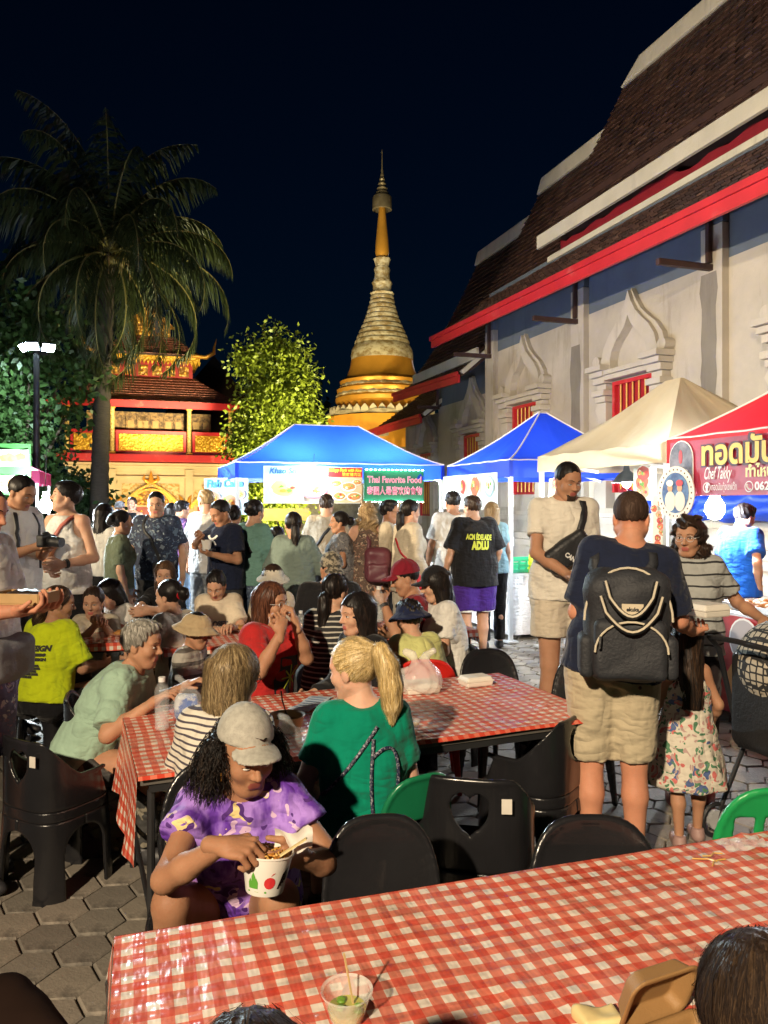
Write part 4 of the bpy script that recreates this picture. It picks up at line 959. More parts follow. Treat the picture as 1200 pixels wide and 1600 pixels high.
# side banner: Fish Cake, on the end of the tent that recedes
fc = sign('fish_cake_banner', 'pale blue Fish Cake photo banner on the end of the middle tent', S(1.30, 11.0, 1.78), A0 - R(58), 0.95, 0.52, flatmat('banner_paleblue', (0.42, 0.58, 0.66)), 'banner')
lettering('Fish Cake', flatmat('ink_sky', (0.10, 0.36, 0.72)), fc, (0, -0.02, 0.17), 0.15, 0.80, bold=0.005, shear=0.15)
for k, (x, z, r) in enumerate(((-0.26, -0.04, 0.19), (0.12, -0.10, 0.22), (0.34, 0.02, 0.12))): dish(fc, x, z, r, -0.016 - 0.0004 * k, ('pink_plate', (0.55, 0.40, 0.42)), ('fish_cake', (0.50, 0.28, 0.18)), G1, 40 + k)
yb = sign('yellow_banner', 'narrow yellow banner below the noodle photos on the middle tent', S(n_of(446, 10.6), 10.6, 1.52), A0, 0.68, 0.17, flatmat('banner_yellow', (0.72, 0.50, 0.08)), 'banner')
# menu sheets on the blue tent by the wall (facing the yard)
nM = 4.30; sa, sb = s_of(692, nM), s_of(776, nM)
for k, (q0, q1, lab) in enumerate(((692, 716, 'menu sheet with egg dish picture, nearest the green sign'), (716, 732, 'narrow menu sheet with meat skewer picture on the blue tent'), (732, 756, 'menu sheet with red salad picture on the blue tent'), (756, 776, 'menu sheet with pale egg picture beside the tent pole'))):
    a, b = s_of(q0, nM), s_of(q1, nM); w = a - b - 0.015
    ms = sign('menu_sheet', lab, S(nM, (a + b) / 2, 1.83), A0 - R(90), w, 0.46, flatmat('menu_pale', (0.52, 0.64, 0.66)))
    dish(ms, 0, 0.06, min(0.16, w * 0.40), -0.014, (('dark_plate', (0.05, 0.06, 0.06)), ('white_plate', (0.7, 0.68, 0.62)), ('white_plate', (0.7, 0.68, 0.62)), ('blue_plate', (0.25, 0.40, 0.5)))[k], (('egg_white', (0.75, 0.72, 0.55)), ('meat', (0.36, 0.05, 0.04)), ('salad', (0.6, 0.12, 0.06)), ('egg_pale', (0.7, 0.7, 0.68)))[k], G1, 60 + k, 1.0)
# red fried snack banner
nR = 4.47; a, b = s_of(1047, nR), 3.25; wR = a - b; cR = (a + b) / 2
def xR(px): return cR - s_of(px, nR)
rb = sign('snack_banner', 'crimson banner with golden Thai lettering on the red tent', S(nR, cR, 1.975), A0 - R(90), wR, 0.46, TWO('banner_crimson', (0.20, 0.015, 0.045), (0.50, 0.02, 0.06), 2.6, 0.5, 0.4, 0.2, bump=0), 'banner')
gi, gd = flatmat('ink_gold', (0.86, 0.55, 0.10)), flatmat('ink_dark', (0.05, 0.01, 0.015))
for dy, mt, bd in ((-0.020, gd, 0.022), (-0.024, gi, 0.008)):
    lettering('ทอดมัน', mt, rb, (xR(1098), dy, 0.10), 0.26, 0.76, bold=bd, align='LEFT')
lettering('Chef Takky', flatmat('ink_white', (0.8, 0.8, 0.8)), rb, (xR(1103), -0.024, -0.055), 0.14, 0.30, bold=0.001, shear=0.45, align='LEFT')
lettering('ทำไหน', flatmat('ink_cream', (0.72, 0.74, 0.30)), rb, (xR(1168), -0.024, -0.055), 0.115, 0.26, bold=0.004, align='LEFT')
lettering('ทอดมันกุ้งเชฟตั๊ก', iw, rb, (xR(1115), -0.024, -0.165), 0.075, 0.27, align='LEFT'); lettering('062-', iw, rb, (xR(1183), -0.024, -0.165), 0.085, 0.17, bold=0.003, align='LEFT')
def ring(parent, x, z, r, mat, y):
    m = MB(); m.ribbon([(x + r * math.cos(R(k * 15)), z + r * math.sin(R(k * 15))) for k in range(25)], [(x + r * 0.86 * math.cos(R(k * 15)), z + r * 0.86 * math.sin(R(k * 15))) for k in range(25)], y, y + 0.002); m.build('printed_ring', mat, parent)
ring(rb, xR(1108), -0.165, 0.042, iw, -0.024); lettering('f', iw, rb, (xR(1108), -0.024, -0.168), 0.085, bold=0.006)
ring(rb, xR(1174), -0.165, 0.042, iw, -0.024)
m = MB(); m.tube([(xR(1174) - 0.018, -0.024, -0.145), (xR(1174) - 0.016, -0.024, -0.17), (xR(1174) + 0.002, -0.024, -0.185), (xR(1174) + 0.02, -0.024, -0.188)], [0.008, 0.005, 0.005, 0.008], 6); m.build('printed_handset', iw, rb)
# arched photo patch and pink bear shapes left out; kitchen photo patch as plain dark panel with plate
pts = [(-0.14, -0.19), (0.14, -0.19), (0.14, 0.05)] + [(0.14 * math.cos(R(k * 18)), 0.05 + 0.15 * math.sin(R(k * 18))) for k in range(1, 10)] + [(-0.14, 0.05)]
m = MB(); m.prism([(xR(1067) + x * 1.06, z * 1.05 + 0.03) for x, z in pts], -0.018, -0.016); m.build('photo_patch_border', iw, rb)
m = MB(); m.prism([(xR(1067) + x, z + 0.03) for x, z in pts], -0.022, -0.020); m.build('photo_patch', TWO('print_kitchen', (0.05, 0.05, 0.07), (0.22, 0.20, 0.24), 9, 0.5, 0.4, 0.15, bump=0), rb)
disc(rb, xR(1067), -0.02, 0.09, 0.022, iw, -0.0255); disc(rb, xR(1067), 0.10, 0.022, 0.06, flatmat('ink_red', (0.5, 0.03, 0.03)), -0.0255)
# round photo sign hung from the tent corner
rs = thing('round_sign', 'oval white rimmed sign with two cooks in white hanging by the red banner', 'sign', S(4.38, s_of(1057, 4.38), 1.77), A0 - R(72))
m = MB(); m.lathe([(0.004, 0), (0.20, 0), (0.20, 0.014), (0.004, 0.014)], 40); o = m.build('rim', M('sign_rim_white', (0.75, 0.73, 0.70), 0.4), rs, loc=(0, 0, 0), rot=(R(90), 0, 0)); o.scale = (0.86, 1.12, 1)
disc(rs, 0, 0, 0.125, 0.172, TWO('print_blue_kitchen', (0.03, 0.08, 0.25), (0.10, 0.22, 0.45), 10, 0.5, 0.4, 0.1, bump=0), -0.020)
for x, c in ((-0.045, (0.7, 0.66, 0.58)), (0.045, (0.62, 0.60, 0.58))):
    disc(rs, x, -0.07, 0.048, 0.085, flatmat('print_coat_%d' % (x > 0), c), -0.0235, 'printed_coat'); disc(rs, x, 0.04, 0.024, 0.03, flatmat('print_face', (0.55, 0.32, 0.2)), -0.0265, 'printed_face'); disc(rs, x, 0.082, 0.032, 0.028, flatmat('print_hat_%d' % (x > 0), (0.75, 0.75, 0.75) if x < 0 else (0.6, 0.05, 0.08)), -0.0295, 'printed_hat')
for k in range(26):
    a = 2 * math.pi * k / 26; rect(rs, 0.148 * math.cos(a), 0.196 * math.sin(a), 0.010, 0.014, gd, -0.0165, 'printed_letter_mark')
# food posters hung under the beige tent
for k, (px, n, z, w, h, lab) in enumerate(((866, 5.4, 1.86, 0.26, 0.30, 'round food photo hanging under the beige tent beside the tall man'), (1006, 5.0, 1.88, 0.34, 0.34, 'fish dish photo hanging near the lamp under the beige tent'), (1030, 4.75, 1.45, 0.22, 0.62, 'tall crowded menu poster on the pole between beige and red tents'))):
    ps = sign('food_poster', lab, S(n, s_of(px, n), z), A0 - R(90), w, h, flatmat('poster_pale', (0.55, 0.62, 0.62)), 'poster')
    rg = random.Random(80 + k)
    for q in range(3 if k < 2 else 9):
        dish(ps, rg.uniform(-0.3, 0.3) * w, -h * 0.38 + h * 0.8 * (q + 0.5) / (3 if k < 2 else 9), w * (0.36 if k < 2 else 0.24), -0.014 - 0.0012 * q, ('white_plate', (0.7, 0.68, 0.62)), (('fish_cake', (0.50, 0.28, 0.18)), ('salad', (0.6, 0.12, 0.06)), ('meat', (0.36, 0.05, 0.04)))[q % 3], G1, 90 + k * 10 + q, 0.8)
# green menu board at the edge
gb = sign('menu_board', 'green menu board with framed fried food photos at the photo edge', PX(8, 733, 9.0), R(12), 0.55, 0.60, flatmat('board_green', (0.035, 0.16, 0.035)), 'sign', 0.03)
for z in (0.13, -0.17):
    pts = [(0.24 * sx * 0.9 + 0.0, z + 0.11 * sz) for sx, sz in ((-1, -1), (1, -1), (1, 1), (-1, 1))]
    o = rect(gb, 0.08, z, 0.36, 0.19, iw, -0.016); o = rect(gb, 0.08, z, 0.33, 0.16, flatmat('print_paper', (0.6, 0.55, 0.48)), -0.020); 
    for q in range(5): disc(gb, 0.0 + 0.045 * q, z + 0.02 * math.sin(q * 2.1), 0.06, 0.04, flatmat('print_fried' + str(q % 2), ((0.20, 0.09, 0.04), (0.36, 0.20, 0.06))[q % 2]), -0.0235 - 0.0006 * q, 'printed_food', 12, 0.25, q)
m = MB(); m.tube([(0.05, 0.05, -1.98), (0.05, 0.05, 0.25)], 0.02, 8); m.build('stand_pole', STEEL, gb)

# ---------------------------------------------------------------- counters and goods on the stalls
WCLOTH = CLOTH('white_table_skirt', (0.62, 0.62, 0.64))
def counter(label, n0, n1, s0, s1, z, mat=None):
    t = thing('stall_counter', label, 'counter', S((n0 + n1) / 2, (s0 + s1) / 2), A0); hx, hy = (n1 - n0) / 2, (s1 - s0) / 2
    m = MB(); m.box((0, 0, z - 0.02), (2 * hx, 2 * hy, 0.04)); m.build('table_top', STEEL, t)
    loop = [(-hx + 2 * hx * k / 24, -hy) for k in range(24)] + [(hx, -hy + 2 * hy * k / 24) for k in range(24)] + [(hx - 2 * hx * k / 24, hy) for k in range(24)] + [(-hx, hy - 2 * hy * k / 24) for k in range(25)]
    m = MB(); m.grid([[(x * (1 + f * 0.012 + 0.010 * f * math.sin(i * 1.7)), y * (1 + f * 0.012 + 0.010 * f * math.sin(i * 1.7)), z - 0.041 - (z - 0.11) * f) for i, (x, y) in enumerate(loop)] for f in (0, 0.3, 0.6, 1)]); m.build('skirt', mat or WCLOTH, t, 2)
    for sx in (-1, 1):
        for sy in (-1, 1):
            m = MB(); m.tube([(sx * (hx - 0.05), sy * (hy - 0.05), 0), (sx * (hx - 0.05), sy * (hy - 0.05), z - 0.04)], 0.016, 6); m.build('leg', STEEL, t)
    return t
counter('white skirted counter of the middle blue tent behind the queue', 1.5, 4.2, 10.35, 10.95, 0.82)
counter('white skirted counter with green crate under the blue tent', 4.42, 5.05, 8.4, 9.95, 0.82)
counter('white counter under the beige tent, behind the tall man', 4.75, 5.4, 5.8, 7.7, 0.80)
counter('red skirted counter of the fried snack stall', 4.42, 5.1, 3.3, 5.45, 0.84, M('red_skirt', (0.35, 0.02, 0.03), 0.5))
counter('steel counter of the left stall by the green menu board', -3.6, -1.6, 9.2, 9.8, 0.85)
# food poster on the snack counter skirt
fp = sign('counter_poster', 'red counter poster of fried shrimp cakes with white lettering', S(4.40, 4.55, 0.45), A0 - R(90), 1.5, 0.74, TWO('poster_red', (0.30, 0.015, 0.02), (0.45, 0.03, 0.03), 3, 0.5, 0.4, 0.2, bump=0), 'poster')
for k, (px, r) in enumerate(((1168, 0.20), (1215, 0.22))):
    x = 4.55 - s_of(px, 4.40); disc(fp, x, -0.12, r, r * 0.8, flatmat('print_batter', (0.50, 0.22, 0.06)), -0.016 - 0.0006 * k, 'printed_cake', 24, 0.06, k); disc(fp, x, -0.10, r * 0.4, r * 0.3, flatmat('print_hole', (0.14, 0.03, 0.02)), -0.019, 'printed_hole')
    disc(fp, x - 0.02, 0.20, 0.15, 0.17, iw, -0.015, 'printed_rim'); disc(fp, x - 0.02, 0.20, 0.135, 0.155, flatmat('print_table', (0.42, 0.38, 0.40)), -0.018, 'printed_photo')
for dy, mt, bd in ((-0.0225, iw, 0.015), (-0.0255, gd, 0.004)): lettering('กุ้งเน้นๆ', mt, fp, (4.55 - s_of(1148, 4.40), dy, -0.17), 0.17, 0.5, bold=bd, align='LEFT')
def crate(label, loc, rot, w, d, h, mat):
    t = thing('plastic_crate', label, 'crate', loc, rot)
    m = MB(); m.box((0, 0, 0.008), (w, d, 0.016)); m.build('base', mat, t)
    for sx, sy, a in ((0, -1, w), (0, 1, w), (-1, 0, d), (1, 0, d)):
        m = MB()
        for z in (0.03, h * 0.5, h - 0.015): m.box((sx * (w / 2), sy * (d / 2), z), (w if sx == 0 else 0.012, d if sy == 0 else 0.012, 0.028))
        for k in range(6):
            q = -a / 2 + a * k / 5; m.box((q if sx == 0 else sx * w / 2, q if sy == 0 else sy * d / 2, h / 2), (0.014, 0.014, h - 0.03))
        m.build('side', mat, t)
    return t
crate('teal green plastic crate on the white counter', S(4.72, 8.62, 0.823), A0, 0.5, 0.34, 0.17, M('green_plastic', (0.02, 0.35, 0.18), 0.35))
def tray(label, loc, rot, w, d, food, nf, seed, mat=STEEL):
    t = thing('food_tray', label, 'tray', loc, rot); m = MB(); m.box((0, 0, 0.006), (w, d, 0.01))
    for a, b, c, e in ((0, -d / 2, w, 0.01), (0, d / 2, w, 0.01), (-w / 2, 0, 0.01, d), (w / 2, 0, 0.01, d)): m.box((a, b, 0.025), (c, e, 0.048))
    m.build('pan', mat, t); rg = random.Random(seed); m = MB()
    for k in range(nf): m.sphere((rg.uniform(-w * 0.42, w * 0.42), rg.uniform(-d * 0.4, d * 0.4), 0.03 + rg.uniform(0, 0.02)), rg.uniform(0.025, 0.045), 8, 6, 1, 1, 0.6)
    tag(m.build('food', food, t, True), kind='stuff'); return t
FRY = M('fried_food', (0.42, 0.19, 0.05), 0.5, 0.4, 20, 0.5, 60)
tray('steel tray of fried snacks on the red counter, nearer the camera', S(4.75, 3.9, 0.843), A0, 0.4, 0.55, FRY, 34, 1); tray('steel tray of fried snacks on the red counter, by the seller in blue', S(4.75, 4.8, 0.843), A0, 0.4, 0.6, FRY, 34, 2)
tray('tray of noodles on the middle counter near the fish cake banner', S(2.0, 10.6, 0.823), A0, 0.6, 0.4, M('noodle_heap', (0.6, 0.42, 0.12), 0.5, 0.3, 30), 40, 3); tray('tray of greens on the middle counter below the green sign', S(3.6, 10.6, 0.823), A0, 0.6, 0.4, M('green_leaves', (0.08, 0.28, 0.03), 0.5, 0.3, 30), 40, 4)
tray('tray of fried meat at the far end of the white counter', S(4.72, 9.5, 0.823), A0, 0.4, 0.5, FRY, 30, 5)
ys = thing('yellow_sign', 'neon yellow folded price sign on the white counter', 'sign', S(4.72, s_of(832, 4.72), 0.995), A0 - R(80))
m = MB(); m.prism([(-0.09, -0.17), (0.11, -0.17), (0.07, 0.42), (-0.0, 0.42)], -0.01, 0.01); m.build('sheet', M('neon_yellow', (0.62, 0.72, 0.02), 0.5), ys)
pot = thing('steel_pot', 'large steel soup pot on the middle counter', 'pot', S(2.8, 10.6, 0.823), 0)
m = MB(); m.lathe([(0.003, 0.004), (0.19, 0.004), (0.2, 0.02), (0.2, 0.30), (0.21, 0.305), (0.195, 0.30), (0.19, 0.03), (0.003, 0.02)], 28); m.build('body', STEEL, pot, True)
for sx in (-1, 1):
    m = MB(); m.tube([(sx * 0.2, -0.05, 0.25), (sx * 0.25, -0.04, 0.25), (sx * 0.25, 0.04, 0.25), (sx * 0.2, 0.05, 0.25)], 0.008, 6); m.build('handle', STEEL, pot)
# dark tarpaulin hanging behind beige tent
tp = thing('blue_tarpaulin', 'rolled blue tarpaulin slung behind the stalls', 'tarpaulin', S(6.75, 7.6, 1.72), A0 - R(90))
m = MB(); m.grid([[(-1.7 + 3.4 * i / 40, 0.05 * math.sin(i * 1.3 + j) + 0.08 * math.sin(j * 0.9), 0.16 - 0.32 * j / 8 - 0.10 * math.sin(math.pi * i / 40) - 0.02 * math.sin(i * 0.9)) for i in range(41)] for j in range(9)]); m.build('sheet', CANVAS('blue_tarp', (0.015, 0.06, 0.45), 0.2), tp, 2)
for sx in (-1, 1):
    m = MB(); m.tube([(sx * 1.68, 0, 0.1), (sx * 1.75, 0, 0.42)], 0.005, 5); m.build('rope', PIPING, tp)

# ================================================================ tables
GING = GINGHAM('gingham_vinyl'); LEGM = M('black_table_steel', (0.02, 0.02, 0.022), 0.4)
def cloth_table(label, clabel, loc, rot, w, d, drops, z=0.72, seed=1, grp=None, legs=True):
    t = thing('folding_table', label, 'table', loc, rot, 'folding tables in the dining yard')
    m = MB(); m.box((0, 0, z - 0.02), (w - 0.02, d - 0.02, 0.03)); m.build('table_top', M('table_board', (0.10, 0.09, 0.08), 0.6), t)
    m = MB()
    for sy in (-1, 1): m.bar((-w / 2 + 0.04, sy * (d / 2 - 0.035), z - 0.052), (w / 2 - 0.04, sy * (d / 2 - 0.035), z - 0.052), 0.03, 0.03)
    m.build('apron_rail', LEGM, t)
    for sx in (-1, 1):
        for sy in (-1, 1):
            m = MB(); m.tube([(sx * (w / 2 - 0.05), sy * (d / 2 - 0.05), 0.0), (sx * (w / 2 - 0.05), sy * (d / 2 - 0.05), z - 0.065)], 0.0145, 8); m.build('leg', LEGM, t)
        m = MB(); m.tube([(sx * (w / 2 - 0.05), -d / 2 + 0.05, 0.2), (sx * (w / 2 - 0.05), d / 2 - 0.05, 0.2)], 0.011, 6); m.build('brace', LEGM, t)
    rg = random.Random(seed); c = thing('tablecloth', clabel, 'tablecloth', loc, rot, 'red gingham tablecloths')
    nx, ny = int(w / 0.03), int(d / 0.03); m = MB(); ph = [rg.uniform(0, 6) for _ in range(8)]
    cre = [(rg.uniform(-w / 2, w / 2), rg.uniform(-d / 2, d / 2), rg.uniform(0, 3.14), rg.uniform(0.08, 0.38), rg.uniform(0.003, 0.008)) for _ in range(30)]
    def ht(x, y):
        h = 0.0012 * math.sin(x * 9 + ph[0] + 2 * math.sin(y * 5)) + 0.001 * math.sin(y * 13 + ph[1])
        for cx_, cy_, a, L, k in cre:
            u = (x - cx_) * math.cos(a) + (y - cy_) * math.sin(a); v = -(x - cx_) * math.sin(a) + (y - cy_) * math.cos(a)
            if abs(u) < L: h += k * math.exp(-(v / 0.010) ** 2) * (1 - (u / L) ** 2)
        return h
    m.grid([[(-w / 2 + w * i / nx, -d / 2 + d * j / ny, z + 0.003 + max(0, ht(-w / 2 + w * i / nx, -d / 2 + d * j / ny))) for i in range(nx + 1)] for j in range(ny + 1)]); m.build('top_cloth', GING, c, 2)
    # hanging sides: south, north, west, east
    for k, (dr, edge) in enumerate(zip(drops, ('s', 'n', 'w', 'e'))):
        if dr <= 0: continue
        N = 40; rows = []
        for j in range(7):
            f = j / 6; row = []
            for i in range(N + 1):
                u = i / N; o = 0.002 + 0.03 * f * f * (0.5 + 0.5 * math.sin(u * 17 + ph[k])) * (1.0 if dr > 0.1 else 0.3) + 0.012 * f
                L = w if edge in 'sn' else d; p = -L / 2 + L * u; zz = z + 0.003 - dr * f * (1 + 0.06 * math.sin(u * 9 + ph[k + 2]))
                row.append({'s': (p, -d / 2 - o, zz), 'n': (p, d / 2 + o, zz), 'w': (-w / 2 - o, p, zz), 'e': (w / 2 + o, p, zz)}[edge])
            rows.append(row)
        m = MB(); m.grid(rows); o = m.build('hanging_side', GINGHAM('gingham_side_' + ('x' if edge in 'sn' else 'y')) if False else GINGS['x' if edge in 'sn' else 'y'], c, 2)
    return t
def gside(name, ax):
    t = NT(name); v = t.coord(); s = t.sep(v); period = 0.05
    def band(x): return t.math('LESS_THAN', t.math('FRACT', t.math('DIVIDE', t.math('ADD', x, 10.0), period)), 0.52)
    a, b = band(s[ax]), band(s[2]); w, md, rd = (0.74, 0.68, 0.60), (0.66, 0.17, 0.11), (0.56, 0.06, 0.035)
    t.color(t.mix(a, t.mix(b, w, md), t.mix(b, md, rd))); t.b.inputs['Roughness'].default_value = 0.25; t.bump(t.noise(v, 12, 3), 0.3, 0.02); return t.m
GINGS = {'x': gside('gingham_side_long', 0), 'y': gside('gingham_side_end', 1)}
def place_table(label, clabel, nl, rotdeg, w, d, drops, seed):
    """nl = near left corner on the plan"""
    a = R(rotdeg); c = Vector((nl[0], nl[1], 0)) + Vector((math.cos(a), math.sin(a), 0)) * (w / 2) + Vector((-math.sin(a), math.cos(a), 0)) * (d / 2)
    return cloth_table(label, clabel, c, a, w, d, drops, seed=seed), c, a
TA, TAc, TAa = place_table('folding table under gingham cloth in the foreground', 'glossy red gingham cloth filling the bottom of the view', (-0.60 + 0.272, 1.71 - 0.858), 17.6, 2.5, 0.90, (0.02, 0.015, 0.10, 0.1), 3)
TB, TBc, TBa = place_table('folding table under gingham cloth in front of the blonde woman', 'red gingham cloth with bottle and bags on the middle table', (-0.868, 2.707), 22.3, 2.03, 0.95, (0.012, 0.02, 0.34, 0.03), 5)
TC, TCc, TCa = place_table('folding table between the diners in the second row', 'dull red gingham cloth on the second row table', (-1.45, 5.05), 20, 2.3, 0.75, (0.05, 0.05, 0.1, 0.1), 7)
TD, TDc, TDa = place_table('folding table among the seated diners near the pavilion side', 'red gingham cloth on the table of the smiling woman', (-2.55, 5.05), 20, 0.95, 0.75, (0.05, 0.05, 0.1, 0.1), 8)

# ================================================================ plastic chairs
BLACKP = M('black_plastic', (0.012, 0.012, 0.014), 0.24, 0.2, 5, 0.08, 90, coat=0.2)
GREENP = M('green_chair_plastic', (0.015, 0.30, 0.085), 0.3, 0.12, 6, 0.05, 80); DGREENP = M('dark_green_chair_plastic', (0.01, 0.16, 0.07), 0.3, 0.12); REDPL = M('red_chair_plastic', (0.55, 0.02, 0.015), 0.3, 0.12)
def split_chair(field, lo, h, regions):
    """one distance field cut into named parts -> {name: mesh}"""
    D0 = field; n = D0.shape; X = (lo[0] + h * np.arange(n[0]))[:, None, None]; Y = (lo[1] + h * np.arange(n[1]))[None, :, None]; Z = (lo[2] + h * np.arange(n[2]))[None, None, :]
    return [(nm, nets(np.maximum(D0, rf(X, Y, Z)), lo, h)) for nm, rf in regions]
_chair = {}
def chair_parts(kind):
    if kind in _chair: return _chair[kind]
    h = 0.0095; lo = np.array([-0.36, -0.42, -0.03]); hi = np.array([0.36, 0.36, 0.90]); n = ((hi - lo) / h).astype(int) + 1
    X = (lo[0] + h * np.arange(n[0]))[:, None, None]; Y = (lo[1] + h * np.arange(n[1]))[None, :, None]; Z = (lo[2] + h * np.arange(n[2]))[None, None, :]
    def arch(u, half, top, y0=-1):          # negative inside an arched opening
        return np.maximum(np.maximum(np.abs(u) - half, 0) , 0) * 0 + np.where(Z < top - half * 0.8, np.abs(u) - half, np.sqrt(u ** 2 + ((Z - (top - half * 0.8)) * 1.25) ** 2) - half)
    if kind == 'barrel':
        a = 0.265 + 0.03 * (0.43 - np.minimum(Z, 0.43)) / 0.43; b = a * 0.98
        q = (np.abs(X / a) ** 3.2 + np.abs((Y + 0.0) / b) ** 3.2) ** (1 / 3.2)
        shell = np.abs((q - 1) * a) - 0.0125
        yn = Y / b; topz = 0.60 + 0.19 * np.clip((-Y - 0.02) / 0.22, 0, 1) ** 1.3
        shell = np.maximum(shell, Z - topz); shell = np.maximum(shell, np.where(Z > 0.44, Y - 0.20 + 0.5 * (Z - 0.44), -1))
        shell = np.maximum(shell, -arch(X, 0.155, 0.335)); shell = np.maximum(shell, -arch(Y, 0.145, 0.34))
        rimq = np.sqrt(np.maximum(0, np.abs((q - 1) * a) - 0.004) ** 2 + (Z - topz) ** 2) - 0.012; rimq = np.maximum(rimq, Y - 0.17)
        hx_, hz_ = X / 0.075, (Z - 0.655) / 0.07; heart = ((hx_ ** 2 + hz_ ** 2 - 1) ** 3 - hx_ ** 2 * hz_ ** 3); heart = np.where(Y < -0.1, np.sign(heart) * np.abs(heart) ** (1 / 3) * 0.03, 1.0)
        shell = np.maximum(np.minimum(shell, rimq), -heart)
        seat = np.maximum(np.maximum((q - 1) * a, np.abs(Z - 0.425 + 0.02 * (1 - q)) - 0.012), -1); D = np.minimum(shell, seat)
    else:
        lean = -0.215 - 0.24 * (Z - 0.44); yb = lean + 0.55 * X ** 2
        hwid = 0.215 - 0.02 * np.clip((Z - 0.6) / 0.2, 0, 1)
        o = ((np.abs(X) / hwid) ** 3.0 + (np.abs(Z - 0.625) / 0.205) ** 3.0) ** (1 / 3.0); dO = (o - 1) * 0.2
        panel = np.maximum(np.abs(Y - yb) - 0.008, dO); rim = np.sqrt((Y - yb) ** 2 + dO ** 2) - 0.014
        if kind == 'slat':
            gap = np.minimum(np.minimum(np.abs(np.abs(X) - 0.115) - 0.036, np.abs(np.abs(X) - 0.031) - 0.010), 9); gap = np.maximum(gap, np.abs(Z - 0.60) - 0.135)
            panel = np.maximum(panel, -gap)
        if kind == 'hole':
            gp = np.maximum(np.abs(X) - 0.12, np.abs(Z - 0.60) - 0.045); panel = np.maximum(panel, -gp)
        so = ((np.abs(X) / 0.225) ** 3.4 + (np.abs(Y) / 0.225) ** 3.4) ** (1 / 3.4); ds = (so - 1) * 0.22
        seat = np.maximum(ds, np.abs(Z - 0.435 + 0.015 * np.clip(1 - so, 0, 1)) - 0.011); srim = np.sqrt(ds ** 2 + (Z - 0.43) ** 2) - 0.016
        D = np.minimum(np.minimum(panel, rim), np.minimum(seat, srim))
        for sx in (-1, 1):
            for sy in (-1, 1):
                t = np.clip(Z / 0.43, 0, 1); cx_ = sx * (0.235 - 0.045 * t); cy_ = sy * (0.235 - 0.045 * t); ww = 0.016 + 0.016 * t
                leg = np.maximum(np.maximum(np.abs(X - cx_) - ww, np.abs(Y - cy_) - ww), np.maximum(-Z, Z - 0.43)); D = np.minimum(D, leg)
            bk = np.maximum(np.maximum(np.abs(X - sx * 0.185) - 0.018, np.abs(Y - (-0.205 - 0.24 * (Z - 0.44)) ) - 0.018), np.maximum(0.40 - Z, Z - 0.56)); D = np.minimum(D, bk)
    reg = [('backrest', lambda x, y, z: 0.448 - z), ('seat', lambda x, y, z: np.maximum(z - 0.448, 0.395 - z))]
    for sx in (-1, 1):
        for sy in (-1, 1): reg.append(('leg', lambda x, y, z, sx=sx, sy=sy: np.maximum(np.maximum(z - 0.395, -sx * x), -sy * y)))
    _chair[kind] = [(nm, mesh_from(nm, v, f, None, True)) for nm, (v, f) in split_chair(D, lo, h, reg)]
    return _chair[kind]
_cm = {}
def chair(label, x, y, face, kind='barrel', mat=BLACKP, grp='black plastic chairs', sticker=False, size=None):
    """face: 0 faces the camera, 90 faces photo right"""
    t = thing('plastic_chair', label, 'chair', (x, y, 0), R(face + 180), grp); t.scale = (0.78, 0.78, 0.92) if kind == 'barrel' else (0.84, 0.84, 0.95)
    if size: t.scale = size
    for k, (nm, me) in enumerate(chair_parts(kind)):
        key = (kind, k, mat.name)
        if key not in _cm: mm = me.copy(); mm.materials.clear(); mm.materials.append(mat); _cm[key] = mm
        link(nm, _cm[key], t)
    if sticker:
        m = MB(); m.box((0.165, -0.288, 0.715), (0.045, 0.004, 0.055), 0.16); m.build('sticker', M('paper_sticker', (0.62, 0.58, 0.52), 0.6), t)
    return t
def cat(px, Y): return (px - 600) / FPX * Y
BC = 'black barrel chairs with heart cut-outs'
chair('empty black barrel chair with heart cut-out and sticker behind the man in purple shorts', cat(88, 3.45), 3.45, 150, 'barrel', BLACKP, BC, True, (0.70, 0.70, 0.84))
chair('black barrel chair under the grey haired woman in mint green', cat(172, 3.85), 3.85, 108, 'barrel', BLACKP, BC)
chair('empty black barrel chair with heart cut-out behind the blonde woman', cat(742, 2.85), 2.85, 168, 'barrel', BLACKP, BC, True)
chair('black barrel chair under the end of the middle table, beside the khaki shorts', cat(832, 3.55), 3.55, 235, 'barrel', BLACKP, BC)
chair('black barrel chair at the far corner of the middle table, behind the backpack man', cat(885, 4.25), 4.25, -40, 'round', BLACKP, BC)
chair('black barrel chair under the woman in the black cap', cat(692, 5.1), 5.1, -75, 'barrel', BLACKP, BC)
chair('black chair under the woman in the neon yellow shirt', cat(92, 5.2), 5.2, 150, 'barrel', BLACKP, BC)
chair('glossy black chair drawn up to the front table beside the eating woman', cat(612, 1.99), 1.99, 8, 'round', BLACKP, 'glossy black round back chairs', False, (0.76, 0.8, 0.93))
chair('black chair top showing above the front table before the khaki shorts', cat(966, 1.93), 1.93, 0, 'round', BLACKP, 'glossy black round back chairs')
chair('glossy black chair at the far side of the middle table by the foam box', cat(783, 4.42), 4.42, 12, 'round', BLACKP, 'glossy black round back chairs')
chair('black chair under the woman eating in the grey cap', cat(335, 2.40), 2.40, 10, 'round', BLACKP, 'glossy black round back chairs')
chair('black chair under the woman with the striped back and bob', cat(352, 2.74), 2.74, 190, 'round', BLACKP, 'glossy black round back chairs')
chair('bright green slatted chair by the end of the front table', cat(1146, 2.66), 2.66, 186, 'slat', GREENP, 'coloured plastic chairs')
chair('dark green chair under the blonde woman', cat(606, 2.88), 2.88, 212, 'hole', DGREENP, 'coloured plastic chairs', False, (0.70, 0.76, 0.88))
chair('red chair behind the plastic bag on the middle table', cat(662, 4.62), 4.62, 180, 'round', REDPL, 'coloured plastic chairs')
